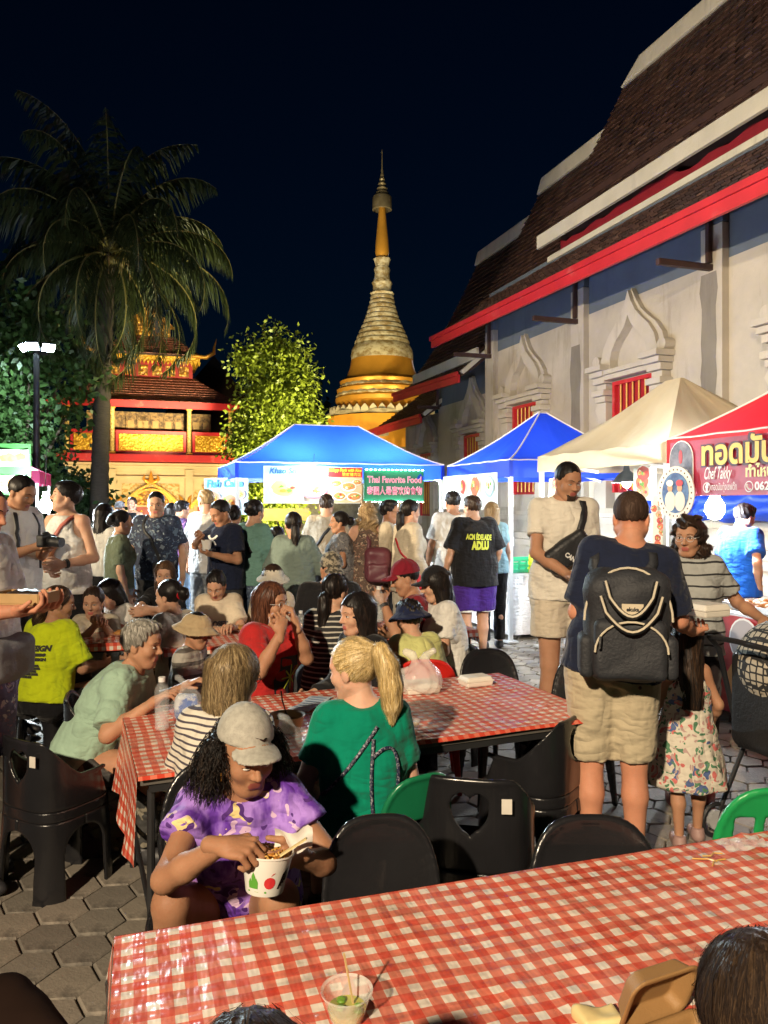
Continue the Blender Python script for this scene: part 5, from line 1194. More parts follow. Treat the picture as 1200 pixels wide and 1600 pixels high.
# ================================================================ people: one continuous body each, clothes and hair as children
def nrm(v): v = np.array(v, float); return v / (np.linalg.norm(v) + 1e-12)
SK = {'pale': SKIN('skin_pale', (0.60, 0.36, 0.26)), 'light': SKIN('skin_light', (0.54, 0.32, 0.215)), 'tan': SKIN('skin_tan', (0.42, 0.225, 0.135)), 'brown': SKIN('skin_brown', (0.34, 0.175, 0.10)), 'ruddy': SKIN('skin_ruddy', (0.56, 0.26, 0.16))}
LIPS = {k: M('lips_' + k, c, 0.4, 0.1) for k, c in (('pale', (0.50, 0.17, 0.14)), ('light', (0.46, 0.14, 0.12)), ('tan', (0.36, 0.10, 0.08)), ('brown', (0.26, 0.075, 0.06)), ('ruddy', (0.46, 0.16, 0.12)))}
EYEW = M('eye_white', (0.62, 0.58, 0.54), 0.2, 0.02); EYED = M('eye_dark', (0.02, 0.012, 0.01), 0.15, 0.1)
H_BLACK = HAIR('hair_black', (0.010, 0.008, 0.008), (0.05, 0.04, 0.036)); H_DARK = HAIR('hair_dark_brown', (0.028, 0.016, 0.011), (0.10, 0.06, 0.04)); H_BROWN = HAIR('hair_brown', (0.075, 0.04, 0.022), (0.20, 0.12, 0.06))
H_BLONDE = HAIR('hair_blonde', (0.60, 0.42, 0.17), (0.85, 0.70, 0.38), 0.38); H_GREY = HAIR('hair_grey', (0.30, 0.285, 0.25), (0.62, 0.60, 0.55)); H_HILITE = HAIR('hair_highlighted', (0.22, 0.15, 0.075), (0.62, 0.48, 0.28)); H_AUBURN = HAIR('hair_auburn', (0.09, 0.035, 0.02), (0.22, 0.09, 0.05)); H_SANDY = HAIR('hair_sandy', (0.36, 0.25, 0.13), (0.62, 0.48, 0.28))
H_CROP = HAIR('hair_cropped', (0.05, 0.03, 0.022), (0.12, 0.08, 0.06), 0.7)
_head = {}
def head_mesh(sex, h):
    key = (sex, h)
    if key in _head: return _head[key]
    S_ = Sdf(h); f = sex != 'm'; j = 0.92 if f else 1.0
    S_.el((0, -0.012, 0.042), (0.074, 0.095, 0.086), k=0.03); S_.el((0, 0.028, -0.028), (0.059 * j, 0.064, 0.084), k=0.04)
    S_.el((0, 0.058, 0.050), (0.050, 0.036, 0.040), k=0.03)
    S_.rc((-0.012, 0.060, -0.096), (0.012, 0.060, -0.096), 0.022 * j, 0.022 * j, k=0.025)
    for s in (-1, 1):
        S_.rc((s * 0.060 * j, 0.0, -0.045), (s * 0.03, 0.045, -0.09), 0.020 * j, 0.018, k=0.03)
        S_.el((s * 0.042, 0.058, -0.020), (0.024, 0.024, 0.024), k=0.03)
        S_.rc((s * 0.012, 0.090, 0.030), (s * 0.046, 0.074, 0.032), 0.009 if f else 0.012, 0.008, k=0.018)
        S_.el((s * 0.033, 0.098, 0.009), (0.017, 0.016, 0.0105), k=0.016, sub=True)
        S_.el((s * 0.032, 0.0755, 0.009), (0.0145, 0.0135, 0.0115), k=0.005)
        S_.el((s * 0.076, -0.010, 0.000), (0.010, 0.021, 0.031), k=0.010)
    S_.rc((0, 0.090, 0.018), (0, 0.111, -0.022), 0.0075, 0.0115, k=0.012)
    for s in (-1, 1): S_.el((s * 0.0125, 0.098, -0.026), (0.0085, 0.010, 0.0075), k=0.008)
    S_.rc((-0.017, 0.084, -0.0545), (0.017, 0.084, -0.0545), 0.0075, 0.0075, k=0.008); S_.rc((-0.0145, 0.083, -0.0655), (0.0145, 0.083, -0.0655), 0.0085, 0.0085, k=0.007)
    S_.rc((-0.02, 0.099, -0.0600), (0.02, 0.099, -0.0600), 0.0035, 0.0035, k=0.006, sub=True)
    S_.rc((0, -0.018, -0.06), (0, -0.030, -0.17), 0.050 if f else 0.058, 0.050 if f else 0.060, k=0.03)
    v, fc = S_.polys(); _head[key] = (v, fc); return _head[key]
_hand = {}
def hand_mesh(curl, h):
    key = (curl, h)
    if key in _hand: return _hand[key]
    S_ = Sdf(h); S_.el((0, 0.048, 0), (0.039, 0.048, 0.0155), k=0.012); S_.rc((0, -0.035, 0), (0, 0.02, 0), 0.025, 0.026, k=0.02)
    for x, y, L, fan in ((-0.031, 0.086, 0.92, -0.09), (-0.0105, 0.092, 1.0, -0.02), (0.0105, 0.088, 0.94, 0.05), (0.030, 0.078, 0.75, 0.14)):
        p = np.array((x, y, 0.0)); a = 0.10; d0 = np.array((math.sin(fan), math.cos(fan), 0))
        S_.rc((x * 0.85, y - 0.03, 0), p, 0.011, 0.0098, k=0.006)
        for seg, (l, da) in enumerate(zip((0.042, 0.027, 0.021), (curl, curl * 1.15, curl * 0.8))):
            a += da * (1.0 + 0.12 * (x > 0.0)); q = p + (d0 * math.cos(a) + np.array((0, 0, -1)) * math.sin(a)) * l * L
            S_.rc(p, q, 0.0098 - seg * 0.0009, 0.0088 - seg * 0.0011, k=0.004); p = q
    b = np.array((-0.026, 0.018, -0.006)); m_ = b + np.array((-0.032, 0.032, -0.012)); t = m_ + np.array((-0.006 + 0.016 * curl, 0.032, -0.010 - 0.018 * curl))
    S_.rc(b, m_, 0.0135, 0.0105, k=0.012); S_.rc(m_, t, 0.0105, 0.0082, k=0.004)
    _hand[key] = S_.polys(); return _hand[key]
def frame(y, zneg):
    """matrix with fingers along y and the palm facing zneg"""
    y = nrm(y); z = -np.array(zneg, float); z = z - y * (z @ y); z = nrm(z) if np.linalg.norm(z) > 1e-5 else nrm(np.cross(y, (1, 0, 0.3))); return np.stack([np.cross(y, z), y, z], 1)
def rotm(yaw, pitch, roll=0.0):
    a, b, c = R(yaw), -R(pitch), R(roll)
    Z = np.array([[math.cos(a), -math.sin(a), 0], [math.sin(a), math.cos(a), 0], [0, 0, 1]]); X = np.array([[1, 0, 0], [0, math.cos(b), -math.sin(b)], [0, math.sin(b), math.cos(b)]]); Y = np.array([[math.cos(c), 0, math.sin(c)], [0, 1, 0], [-math.sin(c), 0, math.cos(c)]])
    return Z @ X @ Y
TORSO = {'m': [(-0.16, 0.150, 0.095), (0, 0.168, 0.115), (0.18, 0.158, 0.110), (0.35, 0.150, 0.106), (0.6, 0.166, 0.116), (0.8, 0.162, 0.108), (0.92, 0.115, 0.082), (1.0, 0.060, 0.060)],
         'f': [(-0.16, 0.152, 0.100), (0, 0.172, 0.120), (0.18, 0.150, 0.108), (0.38, 0.126, 0.096), (0.6, 0.142, 0.108), (0.8, 0.138, 0.098), (0.92, 0.100, 0.075), (1.0, 0.052, 0.052)]}
TORSO['c'] = TORSO['f']
def folds(amp, seed=0.0, f=1.0):
    def rdg(a): return 1 - 2 * np.abs(np.sin(a))
    def w(D, X, Y, Z): return D + amp * (rdg(Z * 13 * f + X * 9 + 2.6 * np.sin(X * 8 + seed) + 2.2 * np.sin(Y * 9 + seed * 2)) * 0.7 * (0.6 + 0.4 * np.sin(X * 11 + Z * 6 + seed)) + rdg(Z * 8 - X * 15 + 2 * np.sin(Z * 12 + seed) + Y * 10) * 0.55 + np.sin((X + Y) * 42 * f + 3 * np.sin(Z * 11 + seed)) * 0.25)
    return w
# ---------------------------------------------------------------- hair and hats (built round the canonical head)
def hair_sdf(style, h):
    S_ = Sdf(h); C = (0, -0.014, 0.046)
    def cap(t, hair=(0.068, 0.078)):
        S_.el(C, (0.076 + t, 0.096 + t, 0.088 + t), k=0.01)
    def hairline(y=0.070, z=0.086, slope=0.62): rag((0, y, z), (0, 1.0, -slope))
    def rag(p, n):
        n = nrm(n); S_.fn(lambda D, X, Y, Z: np.maximum(D, X * n[0] + (Y - p[1]) * n[1] + (Z - p[2]) * n[2] + 0.0045 * np.sin(X * 210 + 3 * np.sin(Y * 90)) + 0.004 * np.sin(X * 97 + Y * 120)))
    if style in ('short', 'crop', 'fade'):
        cap({'short': 0.013, 'crop': 0.006, 'fade': 0.008}[style])
        if style == 'short': S_.el((0, 0.03, 0.105), (0.070, 0.065, 0.035), k=0.02)
        hairline(0.080, 0.092, 0.9); rag((0, 0, 0.008 if style != 'short' else -0.005), (0, 0.35, -1)); amp = 0.0065 if style == 'short' else 0.0016
        S_.fn(lambda D, X, Y, Z: D + amp * np.sin(X * 150 + 3 * np.sin(Y * 40)) * np.sin(Y * 120 + Z * 60))
    elif style == 'fringe':
        cap(0.016); S_.el((0, 0.05, 0.085), (0.074, 0.055, 0.045), k=0.02); rag((0, 0.075, 0.050), (0, 1.0, -0.9)); rag((0, 0, 0.0), (0, 0.45, -1)); S_.fn(lambda D, X, Y, Z: D + 0.003 * np.sin(X * 160 + 3 * np.sin(Z * 50)))
    elif style in ('bob', 'long', 'longback', 'curly', 'wavy'):
        L = {'bob': -0.155, 'long': -0.40, 'longback': -0.40, 'curly': -0.36, 'wavy': -0.42}[style]; w = {'curly': 0.155, 'wavy': 0.125}.get(style, 0.100)
        cap(0.018 if style != 'curly' else 0.03)
        S_.col((0, -0.030, 0.06), (0, -0.055, L), [(0, 0.094, 0.100), (0.35, w * 0.98, 0.092), (0.75, w, 0.075), (1.0, w * 0.86, 0.055)], (1, 0, 0), k=0.03)
        def face(D, X, Y, Z):
            z0 = np.where(Z > 0.02, 0.0, 0.0); hw_ = 0.062 + 0.05 * np.clip(-0.05 - Z, 0, 0.2)
            inside = np.maximum(np.maximum(np.abs(X) - hw_, 0.012 - Y + 0.10 * np.clip(-Z, 0, 0.4)), Z - 0.078 + 4.0 * X * X); return np.maximum(D, -inside)
        S_.fn(face); S_.cut((0, 0.088, 0.06), (0, 1, -0.35))
        if style == 'bob': S_.fn(lambda D, X, Y, Z: D + 0.005 * 0.5 * np.sin(np.arctan2(X, Y) * 26 + 3 * np.sin(Z * 19 + 2 * np.sin(X * 40))))
        elif style == 'long' or style == 'longback': S_.fn(lambda D, X, Y, Z: D + 0.0025 * np.sin(X * 125 + 4 * np.sin(Z * 14 + 3 * np.sin(X * 30))))
        elif style == 'wavy': S_.fn(lambda D, X, Y, Z: D + 0.009 * np.sin(X * 75 + 5 * np.sin(Z * 28)) + 0.006 * np.sin(Z * 55 + X * 30))
        else: S_.fn(lambda D, X, Y, Z: D + 0.012 * np.sin(X * 62 + 2 * np.sin(Z * 40)) * np.sin(Z * 58 + 2 * np.sin(Y * 40)) + 0.008 * np.sin(X * 120 + Y * 95 + Z * 110))
    elif style == 'afro':
        for x, y, z, r in ((0.085, -0.04, 0.0, 0.055), (-0.085, -0.04, 0.0, 0.055), (0, -0.08, 0.02, 0.082), (0.095, -0.055, -0.06, 0.056), (-0.095, -0.055, -0.06, 0.056), (0, -0.09, -0.07, 0.08), (0.115, -0.04, -0.04, 0.034), (-0.115, -0.04, -0.04, 0.034)): S_.el((x, y, z), (r, r, r), k=0.03)
        S_.fn(lambda D, X, Y, Z: D + 0.008 * np.sin(X * 90 + 2 * np.sin(Z * 70)) * np.sin(Z * 95) + 0.005 * np.sin(X * 190 + Y * 170) * np.sin(Z * 180 + X * 60))
    elif style in ('pony', 'lowpony', 'bun', 'updo', 'tied'):
        cap(0.010); hairline(0.074, 0.082, 0.70); S_.cut((0, 0.0, -0.030), (0, 0.75, -1))
        if style == 'pony':
            pts = [(0, -0.098, 0.085, 0.022), (0, -0.140, 0.078, 0.036), (0.004, -0.165, 0.02, 0.044), (0.008, -0.168, -0.06, 0.045), (0.010, -0.160, -0.14, 0.036), (0.012, -0.150, -0.21, 0.012)]
        elif style in ('lowpony', 'tied'):
            pts = [(0, -0.095, 0.0, 0.026), (0, -0.125, -0.03, 0.038), (0, -0.125, -0.11, 0.042), (0, -0.115, -0.22, 0.040), (0, -0.105, -0.34 if style == 'lowpony' else -0.2, 0.018)]
        elif style == 'bun': pts = [(0, -0.098, 0.03, 0.030), (0, -0.130, 0.03, 0.046), (0, -0.135, 0.015, 0.042)]
        else: pts = [(-0.03, -0.095, 0.06, 0.04), (0.03, -0.1, 0.05, 0.042), (0, -0.115, 0.02, 0.04)]
        for a, b in zip(pts[:-1], pts[1:]): S_.rc(a[:3], b[:3], a[3], b[3], k=0.012)
        S_.fn(lambda D, X, Y, Z: D + 0.0022 * np.sin(X * 190 + 4 * np.sin(Z * 22) + Y * 30))
    return S_
def hat_sdf(style, h):
    S_ = Sdf(h)
    if style == 'cap':
        S_.el((0, -0.010, 0.052), (0.091, 0.112, 0.106), k=0.01); S_.cut((0, 0, 0.046), (0, 0.10, -1))
        S_.fn(lambda D, X, Y, Z: D + 0.0016 * np.abs(np.sin(3 * np.arctan2(X, Y + 0.01))) ** 0.3)
        def vis(X, Y, Z):
            o = np.sqrt((X / 0.078) ** 2 + ((Y - 0.085) / 0.098) ** 2) - 1; zb = 0.054 - 0.12 * (Y - 0.085) - 4.6 * X * X
            return np.maximum(np.maximum(o * 0.08, np.abs(Z - zb) - 0.0052), 0.06 - Y)
        S_.shape(vis, (-0.08, 0.06, -0.03), (0.08, 0.19, 0.07), k=0.012); S_.el((0, -0.010, 0.158), (0.009, 0.009, 0.005), k=0.003)
    else:
        S_.el((0, -0.008, 0.052), (0.094, 0.112, 0.088), k=0.01); S_.cut((0, 0, 0.03), (0, 0.0, -1))
        S_.fn(lambda D, X, Y, Z: np.maximum(D, Z - 0.126))
        def brim(X, Y, Z):
            rr = np.sqrt((X / 0.90) ** 2 + ((Y + 0.008) / 1.06) ** 2); zb = 0.052 - 0.72 * (rr - 0.1) + 0.006 * np.sin(3 * np.arctan2(X, Y)); return np.maximum(np.maximum(np.abs(Z - zb) - 0.0065, rr - 0.163), 0.085 - rr)
        S_.shape(brim, (-0.155, -0.19, -0.01), (0.155, 0.175, 0.075), k=0.008)
    return S_
_hc = {}
def cached(fn, style, h):
    k = (fn.__name__, style, h)
    if k not in _hc: _hc[k] = fn(style, h).polys()
    return _hc[k]
def strands(name, me_v, me_f, parent, mats, n, length, flow, rng, w=0.0022):
    """loose locks lying over a hair mass"""
    bv = BVHTree.FromPolygons([tuple(v) for v in me_v], [tuple(f) for f in me_f]); m = MB()
    idx = rng.integers(0, len(me_v), n)
    for i in idx:
        p = Vector(me_v[i]); pts = []; lift = 0.0004 + min(0.012, rng.exponential(0.0015)); jit = Vector(rng.normal(size=3) * 0.35)
        for k in range(7):
            hit = bv.find_nearest(p)
            if hit[0] is None: break
            nn = hit[1]; q = hit[0] + nn * lift; pts.append((q, nn)); fl = Vector(flow(np.array(q))) + jit * 0.4; t = fl - nn * fl.dot(nn)
            if t.length < 1e-3: break
            p = q + t.normalized() * (length / 6)
        if len(pts) < 4: continue
        m.cur = int(rng.integers(0, len(mats))); vs = []
        for k, (q, nn) in enumerate(pts):
            d = (pts[min(k + 1, len(pts) - 1)][0] - pts[max(0, k - 1)][0]).normalized(); sd = d.cross(nn) * (w * (1 - 0.75 * k / (len(pts) - 1))); vs += [q - sd, q + sd]
        m.add(vs, [(2 * k, 2 * k + 1, 2 * k + 3, 2 * k + 2) for k in range(len(pts) - 1)])
    o = link(name, m.mesh(name, mats, 2, False), parent); tag(o, kind='stuff'); return o

NEAR = dict(body=0.0145, cloth=0.0125, head=0.0052, hand=0.0048, hair=0.0062); MID = dict(body=0.018, cloth=0.0155, head=0.0066, hand=0.0062, hair=0.0080); FAR = dict(body=0.021, cloth=0.019, head=0.0085, hand=0.0085, hair=0.0105)
PEOPLE = {}
def person(key, label, px, Y, top, face, sex='m', pose='stand', H=None, lean=0.0, side=0.0, skin='light', girth=1.0, head=(0, 0), arms=(None, None), shirt=None, legs=None, hair=None, hat=None, shoes=(0.03, 0.03, 0.035), q=MID, stride=0.05, group='people at the market', glasses=None, splay=9.0, brow=EYED, knees=None, beard=False):
    ztop = EYE + (HOR - top) * Y / FPX
    hat_add = 0.0 if hat is None else (0.018 if hat[0] == 'cap' else 0.004)
    if hair and hair[0] in ('short', 'fringe', 'bob', 'long', 'wavy', 'curly'): hat_add = max(hat_add, 0.012)
    Hh = (ztop - hat_add) if pose == 'stand' else (H or {'m': 1.72, 'f': 1.60, 'c': 1.20}[sex])
    if pose == 'stand': Hh = Hh / (0.53 + 0.47 * math.cos(R(lean)))
    s = Hh / 1.725; hs = 0.945 * s ** 0.4 if sex != 'c' else 0.96 * max(0.80, s ** 0.45)
    if sex == 'f': hs *= 0.97
    L = 0.53 * s; ax = nrm((math.sin(R(side)), math.sin(R(lean)), math.cos(R(lean)))); hip = np.array((0, 0, 0.90 * s))
    def solve(hip):
        neck = hip + ax * L; hy, hp = head[0], head[1]; Rh = rotm(-hy, hp, head[2] if len(head) > 2 else 0); hc = neck + (ax * 0.6 + np.array((0, 0, 0.4))) * 0.034 * s + Rh @ np.array((0, 0.030, 0.095)) * hs * 0.98; return neck, Rh, hc
    neck, Rh, hc = solve(hip); tz = (hc + Rh @ np.array((0, -0.01, 0.132 * hs)))[2]
    hip = hip + np.array((0, 0, (ztop - hat_add) - tz)) if pose != 'stand' else hip * 1.0
    if pose == 'stand' and abs((ztop - hat_add) - tz) > 0.0:
        hip[2] += ((ztop - hat_add) - tz)
    neck, Rh, hc = solve(hip)
    ang = R(face + 180); ca, sa = math.cos(ang), math.sin(ang)
    toW = lambda p: np.array((p[0] * ca - p[1] * sa, p[0] * sa + p[1] * ca, p[2])); hw = toW(hc); base = np.array(((px - 600) / FPX * Y - hw[0], Y - hw[1], 0.0))
    toL = lambda w: (lambda d: np.array((d[0] * ca + d[1] * sa, -d[0] * sa + d[1] * ca, d[2])))(np.array(w, float) - base)
    root = thing('person', label, 'person', tuple(base), ang, group)
    xax = nrm(np.cross(ax, (0, -1, 0))) if abs(ax[1]) < 0.9 else np.array((1.0, 0, 0)); xax = nrm(np.array((1.0, 0, 0)) - ax * ax[0]); fwd = np.cross(ax, xax)
    sw = (0.150 if sex == 'm' else 0.126) * s * (0.8 + 0.2 * girth); sh = {i: hip + ax * (L * 0.905) + xax * sw * i for i in (-1, 1)}
    g = girth; kt = [(t, a * s * g, b * s * g * (1.0 if t > 0.5 else 1 + 0.5 * max(0, g - 1))) for t, a, b in TORSO[sex]]
    # legs
    hj = {i: hip + np.array((i * 0.088 * s * g, 0, -0.02 * s)) for i in (-1, 1)}; kn, an = {}, {}
    for i in (-1, 1):
        if pose == 'stand':
            fy = stride * i; an[i] = np.array((i * 0.095 * s, -0.02 + fy, 0.075 * s)); m_ = (hj[i] + an[i]) / 2; kn[i] = np.array((i * 0.095 * s, m_[1] + 0.02 * s, 0.485 * s * hip[2] / (0.9 * s)))
        else:
            kz = min(0.49 * s, hip[2] + 0.05); dz = kz - hj[i][2]; fl = math.sqrt(max(0.01, (0.44 * s) ** 2 - dz * dz)); sp = R(splay); kn[i] = hj[i] + np.array((i * math.sin(sp) * fl, math.cos(sp) * fl, dz)); an[i] = np.array((kn[i][0] * 1.0, kn[i][1] - 0.04, 0.075 * s))
        if knees: 
            if knees.get(i) is not None: kn[i] = toL(PX(*knees[i])); an[i] = np.array((kn[i][0], kn[i][1] - 0.05, 0.075 * s))
    # arms by two-bone reach
    ua, fa = 0.285 * s, 0.250 * s; el, wr, hd = {}, {}, {}
    for i, spec in ((-1, arms[0]), (1, arms[1])):     # -1 = the person's left side, +1 = right side
        spec = spec or {}
        if 'px' in spec: tgt = toL(PX(*spec['px']))
        else:
            o = spec.get('to', (0.05, 0.03, -0.52)); tgt = sh[i] + np.array((i * o[0], o[1], o[2])) * s
        d = tgt - sh[i]; r = np.linalg.norm(d); mx = (ua + fa) * 0.995
        if r > mx: tgt = sh[i] + d * mx / r; d = tgt - sh[i]; r = mx
        r = max(r, abs(ua - fa) + 0.03); hint = spec.get('elbow', (0.45, -0.5, -0.8)); hv = np.array((i * hint[0], hint[1], hint[2])); dn = nrm(d); hv = nrm(hv - dn * (hv @ dn)); c = (ua * ua + r * r - fa * fa) / (2 * r); hgt = math.sqrt(max(0, ua * ua - c * c))
        el[i] = sh[i] + dn * c + hv * hgt; wr[i] = tgt; pn = spec.get('palm', (-1, 0.1, 0)); hd[i] = (spec.get('dir'), np.array((i * pn[0], pn[1], pn[2])), spec.get('curl', 0.35))
    # ---- body
    B = Sdf(q['body']); B.col(hip, neck, kt, xax, k=0.03)
    for i in (-1, 1):
        ga = 0.5 + 0.5 * g; B.rc(sh[i], neck - ax * 0.012 * s + xax * i * 0.03 * s, 0.047 * s, 0.034 * s, k=0.05); B.rc(sh[i], el[i], 0.045 * s * ga, 0.036 * s * ga, k=0.03); B.rc(el[i], el[i] * 0.62 + wr[i] * 0.38, 0.037 * s * ga, 0.038 * s * ga, k=0.02); B.rc(el[i] * 0.62 + wr[i] * 0.38, wr[i], 0.037 * s * ga, 0.0265 * s, k=0.02)
        B.rc(hj[i], kn[i], 0.088 * s * g, 0.056 * s * g, k=0.03); cf = kn[i] * 0.68 + an[i] * 0.32 + np.array((0, -0.018, 0)); B.rc(kn[i], cf, 0.052 * s * g, 0.054 * s * g, k=0.02); B.rc(cf, an[i], 0.052 * s * g, 0.034 * s, k=0.02)
        B.el(an[i] + np.array((0, 0.06 * s, -0.038 * s)), (0.040 * s, 0.115 * s, 0.034 * s), k=0.03)
    B.rc(neck - ax * 0.03, hc + Rh @ np.array((0, -0.022, -0.07)) * hs, (0.060 if sex == 'm' else 0.050) * s, (0.055 if sex == 'm' else 0.047) * s, k=0.03)
    if sex == 'f':
        for i in (-1, 1): B.el(hip + ax * L * 0.62 + xax * i * 0.068 * s + fwd * 0.085 * s * g, (0.058 * s * g, 0.05 * s * g, 0.058 * s * g), k=0.04)
    V, F, MI = [], [], []
    def addm(v, f, mi):
        o = sum(len(x) for x in V); V.append(v); F.append(f + o); MI.append(np.full(len(f), mi) if np.isscalar(mi) else mi)
    v, f = B.polys(); addm(v, f, 0)
    hv, hf = head_mesh(sex, q['head']); cen = hv[hf].mean(1); lip = (np.abs(cen[:, 0]) < 0.0235 - 0.5 * np.abs(cen[:, 2] + 0.060)) & (cen[:, 2] < -0.0475) & (cen[:, 2] > -0.0735) & (cen[:, 1] > 0.082)
    hT = lambda p: hc + (np.asarray(p, float) * hs) @ Rh.T
    addm(hT(hv), hf, np.where(lip, 3, 0))
    def surfy(x, z):
        k = np.where(hv[:, 1] > 0.03)[0]; d = (hv[k, 0] - x) ** 2 + (hv[k, 2] - z) ** 2; return hv[k[d.argsort()[:3]], 1].mean()
    fm = MB()
    for i in (-1, 1):
        low = head[1] >= 12; oz = -0.0035 if low else 0.0
        yy = surfy(i * 0.032, 0.008); fm.cur = 1; fm.sphere((i * 0.032, yy - 0.0035, 0.0082 + oz), 0.0135, 10, 6, 1.0, 0.55, 0.30 if low else 0.46); fm.cur = 2; fm.sphere((i * 0.032, yy + (-0.001 if low else 0.0003), 0.0080 + oz), 0.0064, 8, 6, 1, 0.7, 0.62 if low else 0.92)
        fm.tube([(i * 0.018, surfy(i * 0.018, 0.012) - 0.001, 0.0115 + oz), (i * 0.032, yy + 0.0030, 0.0145 + 1.3 * oz), (i * 0.047, surfy(i * 0.047, 0.011) + 0.0005, 0.0105 + oz)], [0.0012, 0.0020, 0.0012], 4)
        fm.tube([(i * 0.014, surfy(i * 0.014, 0.031), 0.0315), (i * 0.030, surfy(i * 0.03, 0.036) + 0.001, 0.0365), (i * 0.050, surfy(i * 0.05, 0.032), 0.0320)], [0.0026, 0.0030, 0.0012] if sex == 'm' else [0.0018, 0.0022, 0.001], 4)
    tri = [t for t in fm.f]; quads = np.array([t if len(t) == 4 else (t[0], t[1], t[2], t[2]) for t in tri if len(t) >= 3]); 
    fv = np.array(fm.v); keep = [k for k, t in enumerate(tri) if len(t) == 4]
    addm(hT(fv), np.array([tri[k] for k in keep]), np.array([fm.m[k] for k in keep]))
    hscale = 1.02 * s if sex != 'c' else 0.98 * s
    HM = {}
    for i in (-1, 1):
        dr, pn, cu = hd[i]; dr = nrm(wr[i] - el[i]) if dr is None else nrm((i * dr[0], dr[1], dr[2])); FM = frame(dr, pn); hv2, hf2 = hand_mesh(cu, q['hand']); vv = hv2.copy() * hscale; ff = hf2
        if i < 0: vv[:, 0] *= -1; ff = hf2[:, ::-1]
        addm(wr[i] + vv @ FM.T, ff, 0); HM[i] = (wr[i], FM)
    me = bpy.data.meshes.new('body'); VV = np.concatenate(V); FF = np.concatenate(F); me = mesh_from('body', VV, FF, None, True)
    for mt in (SK[skin], EYEW, EYED, LIPS[skin]): me.materials.append(mt)
    me.polygons.foreach_set('material_index', np.concatenate(MI).astype(np.int32)); link('body', me, root)
    info = dict(root=root, hip=hip, ax=ax, L=L, neck=neck, hc=hc, Rh=Rh, hs=hs, s=s, sh=sh, el=el, wr=wr, hands=HM, xax=xax, fwd=fwd, toW=lambda p: base + toW(p), toL=toL, kn=kn, an=an, hj=hj, q=q, hT=hT, ang=ang)
    sd = (hash(key) % 97) * 0.13 if False else sum(map(ord, key)) % 97 * 0.13
    def cloth(S_, nm, mat, parent=root):
        v, f = S_.polys(); o = link(nm, mesh_from(nm, v, f, mat, True), parent); info[nm] = (v, f); return o
    # ---- legs wear
    if legs:
        e = legs.get('ease', 0.016); S_ = Sdf(q['cloth']); ty = legs['type']
        if ty in ('pants', 'shorts'):
            S_.col(hip, neck, [(t, a + e * 0.8, b + e * 0.8) for t, a, b in kt if t <= 0.19] , xax, k=0.03)
            for i in (-1, 1):
                if ty == 'shorts': fr = legs.get('len', 0.8); p1 = hj[i] * (1 - fr) + kn[i] * fr; r1 = (0.088 + (0.056 - 0.088) * fr) * s * g + e * legs.get('flare', 1.5); S_.rc(hj[i] + np.array((0, 0, 0)), p1, 0.088 * s * g + e, r1, k=0.035, flat=True)
                else:
                    S_.rc(hj[i], kn[i], 0.088 * s * g + e, 0.058 * s * g + e * legs.get('flare', 1.0), k=0.03); p1 = kn[i] + (an[i] - kn[i]) * legs.get('len', 0.93); S_.rc(kn[i], p1, 0.058 * s * g + e * legs.get('flare', 1.0), 0.046 * s + e * legs.get('flare', 1.0), k=0.02, flat=True)
            S_.fn(folds(0.0045, sd, 0.8)); S_.cut(hip + ax * L * 0.19, ax); cloth(S_, 'shorts' if ty == 'shorts' else 'trousers', legs['mat'])
        elif ty == 'skirt':
            zh = legs['hem'] * s; t0 = (zh - hip[2]) / L; S_.col(hip, neck, [(t0, 0.20 * s * g + 0.05, 0.17 * s * g + 0.04), (-0.1, 0.178 * s * g + e, 0.13 * s * g + e), (0.2, kt[2][1] + e, kt[2][2] + e)], xax, k=0.02, rip=(0.06, 9, 0.0)); S_.fn(folds(0.004, sd)); cloth(S_, 'skirt', legs['mat'])
    # ---- shirt
    if shirt:
        e = shirt.get('ease', 0.018); ty = shirt.get('type', 'tee'); S_ = Sdf(q['cloth']); hem = shirt.get('hem', -0.10 if pose == 'stand' else 0.0); amax = max(a for t, a, b in kt); bmax = max(b for t, a, b in kt); lo_ = shirt.get('loose', 0.6)
        kc = [(t, a + e + (lo_ * (amax - a) if t < 0.65 else 0), b + e * 1.1 + (lo_ * (bmax - b) if t < 0.65 else 0)) for t, a, b in kt if t < 0.95] + [(0.985, 0.070 * s + e, 0.066 * s + e)]; le = (legs or {}).get('ease', 0.016) + 0.012; wmin, dmin = 0.172 * s * g + le, 0.108 * s * g + le; kc = [(t, max(a, wmin) if t < 0.25 else a, max(b, dmin) if t < 0.25 else b) for t, a, b in kc]; hb = np.interp(hem, [k[0] for k in kc], [k[1] for k in kc]), np.interp(hem, [k[0] for k in kc], [k[2] for k in kc]); kc = [(hem - 0.02, hb[0] + 0.006, hb[1] + 0.006)] + [k for k in kc if k[0] > hem + 0.02]
        if ty == 'dress':
            zh = shirt['hemz'] * s; t0 = (zh - hip[2]) / L; fl = shirt.get('flare', 0.05); kc = [(t0, 0.19 * s * g + fl + 0.02, 0.16 * s * g + fl + 0.01), (-0.05, 0.18 * s * g + e + fl * 0.35, 0.135 * s * g + e + fl * 0.35), (0.22, kt[2][1] + e + 0.01, kt[2][2] + e + 0.01)] + [k for k in kc if k[0] > 0.3]; hem = t0
        S_.col(hip, neck, kc, xax, k=0.03, rip=(0.055, 8, -0.02) if ty == 'dress' else None)
        sl = shirt.get('sleeve', 0.62)
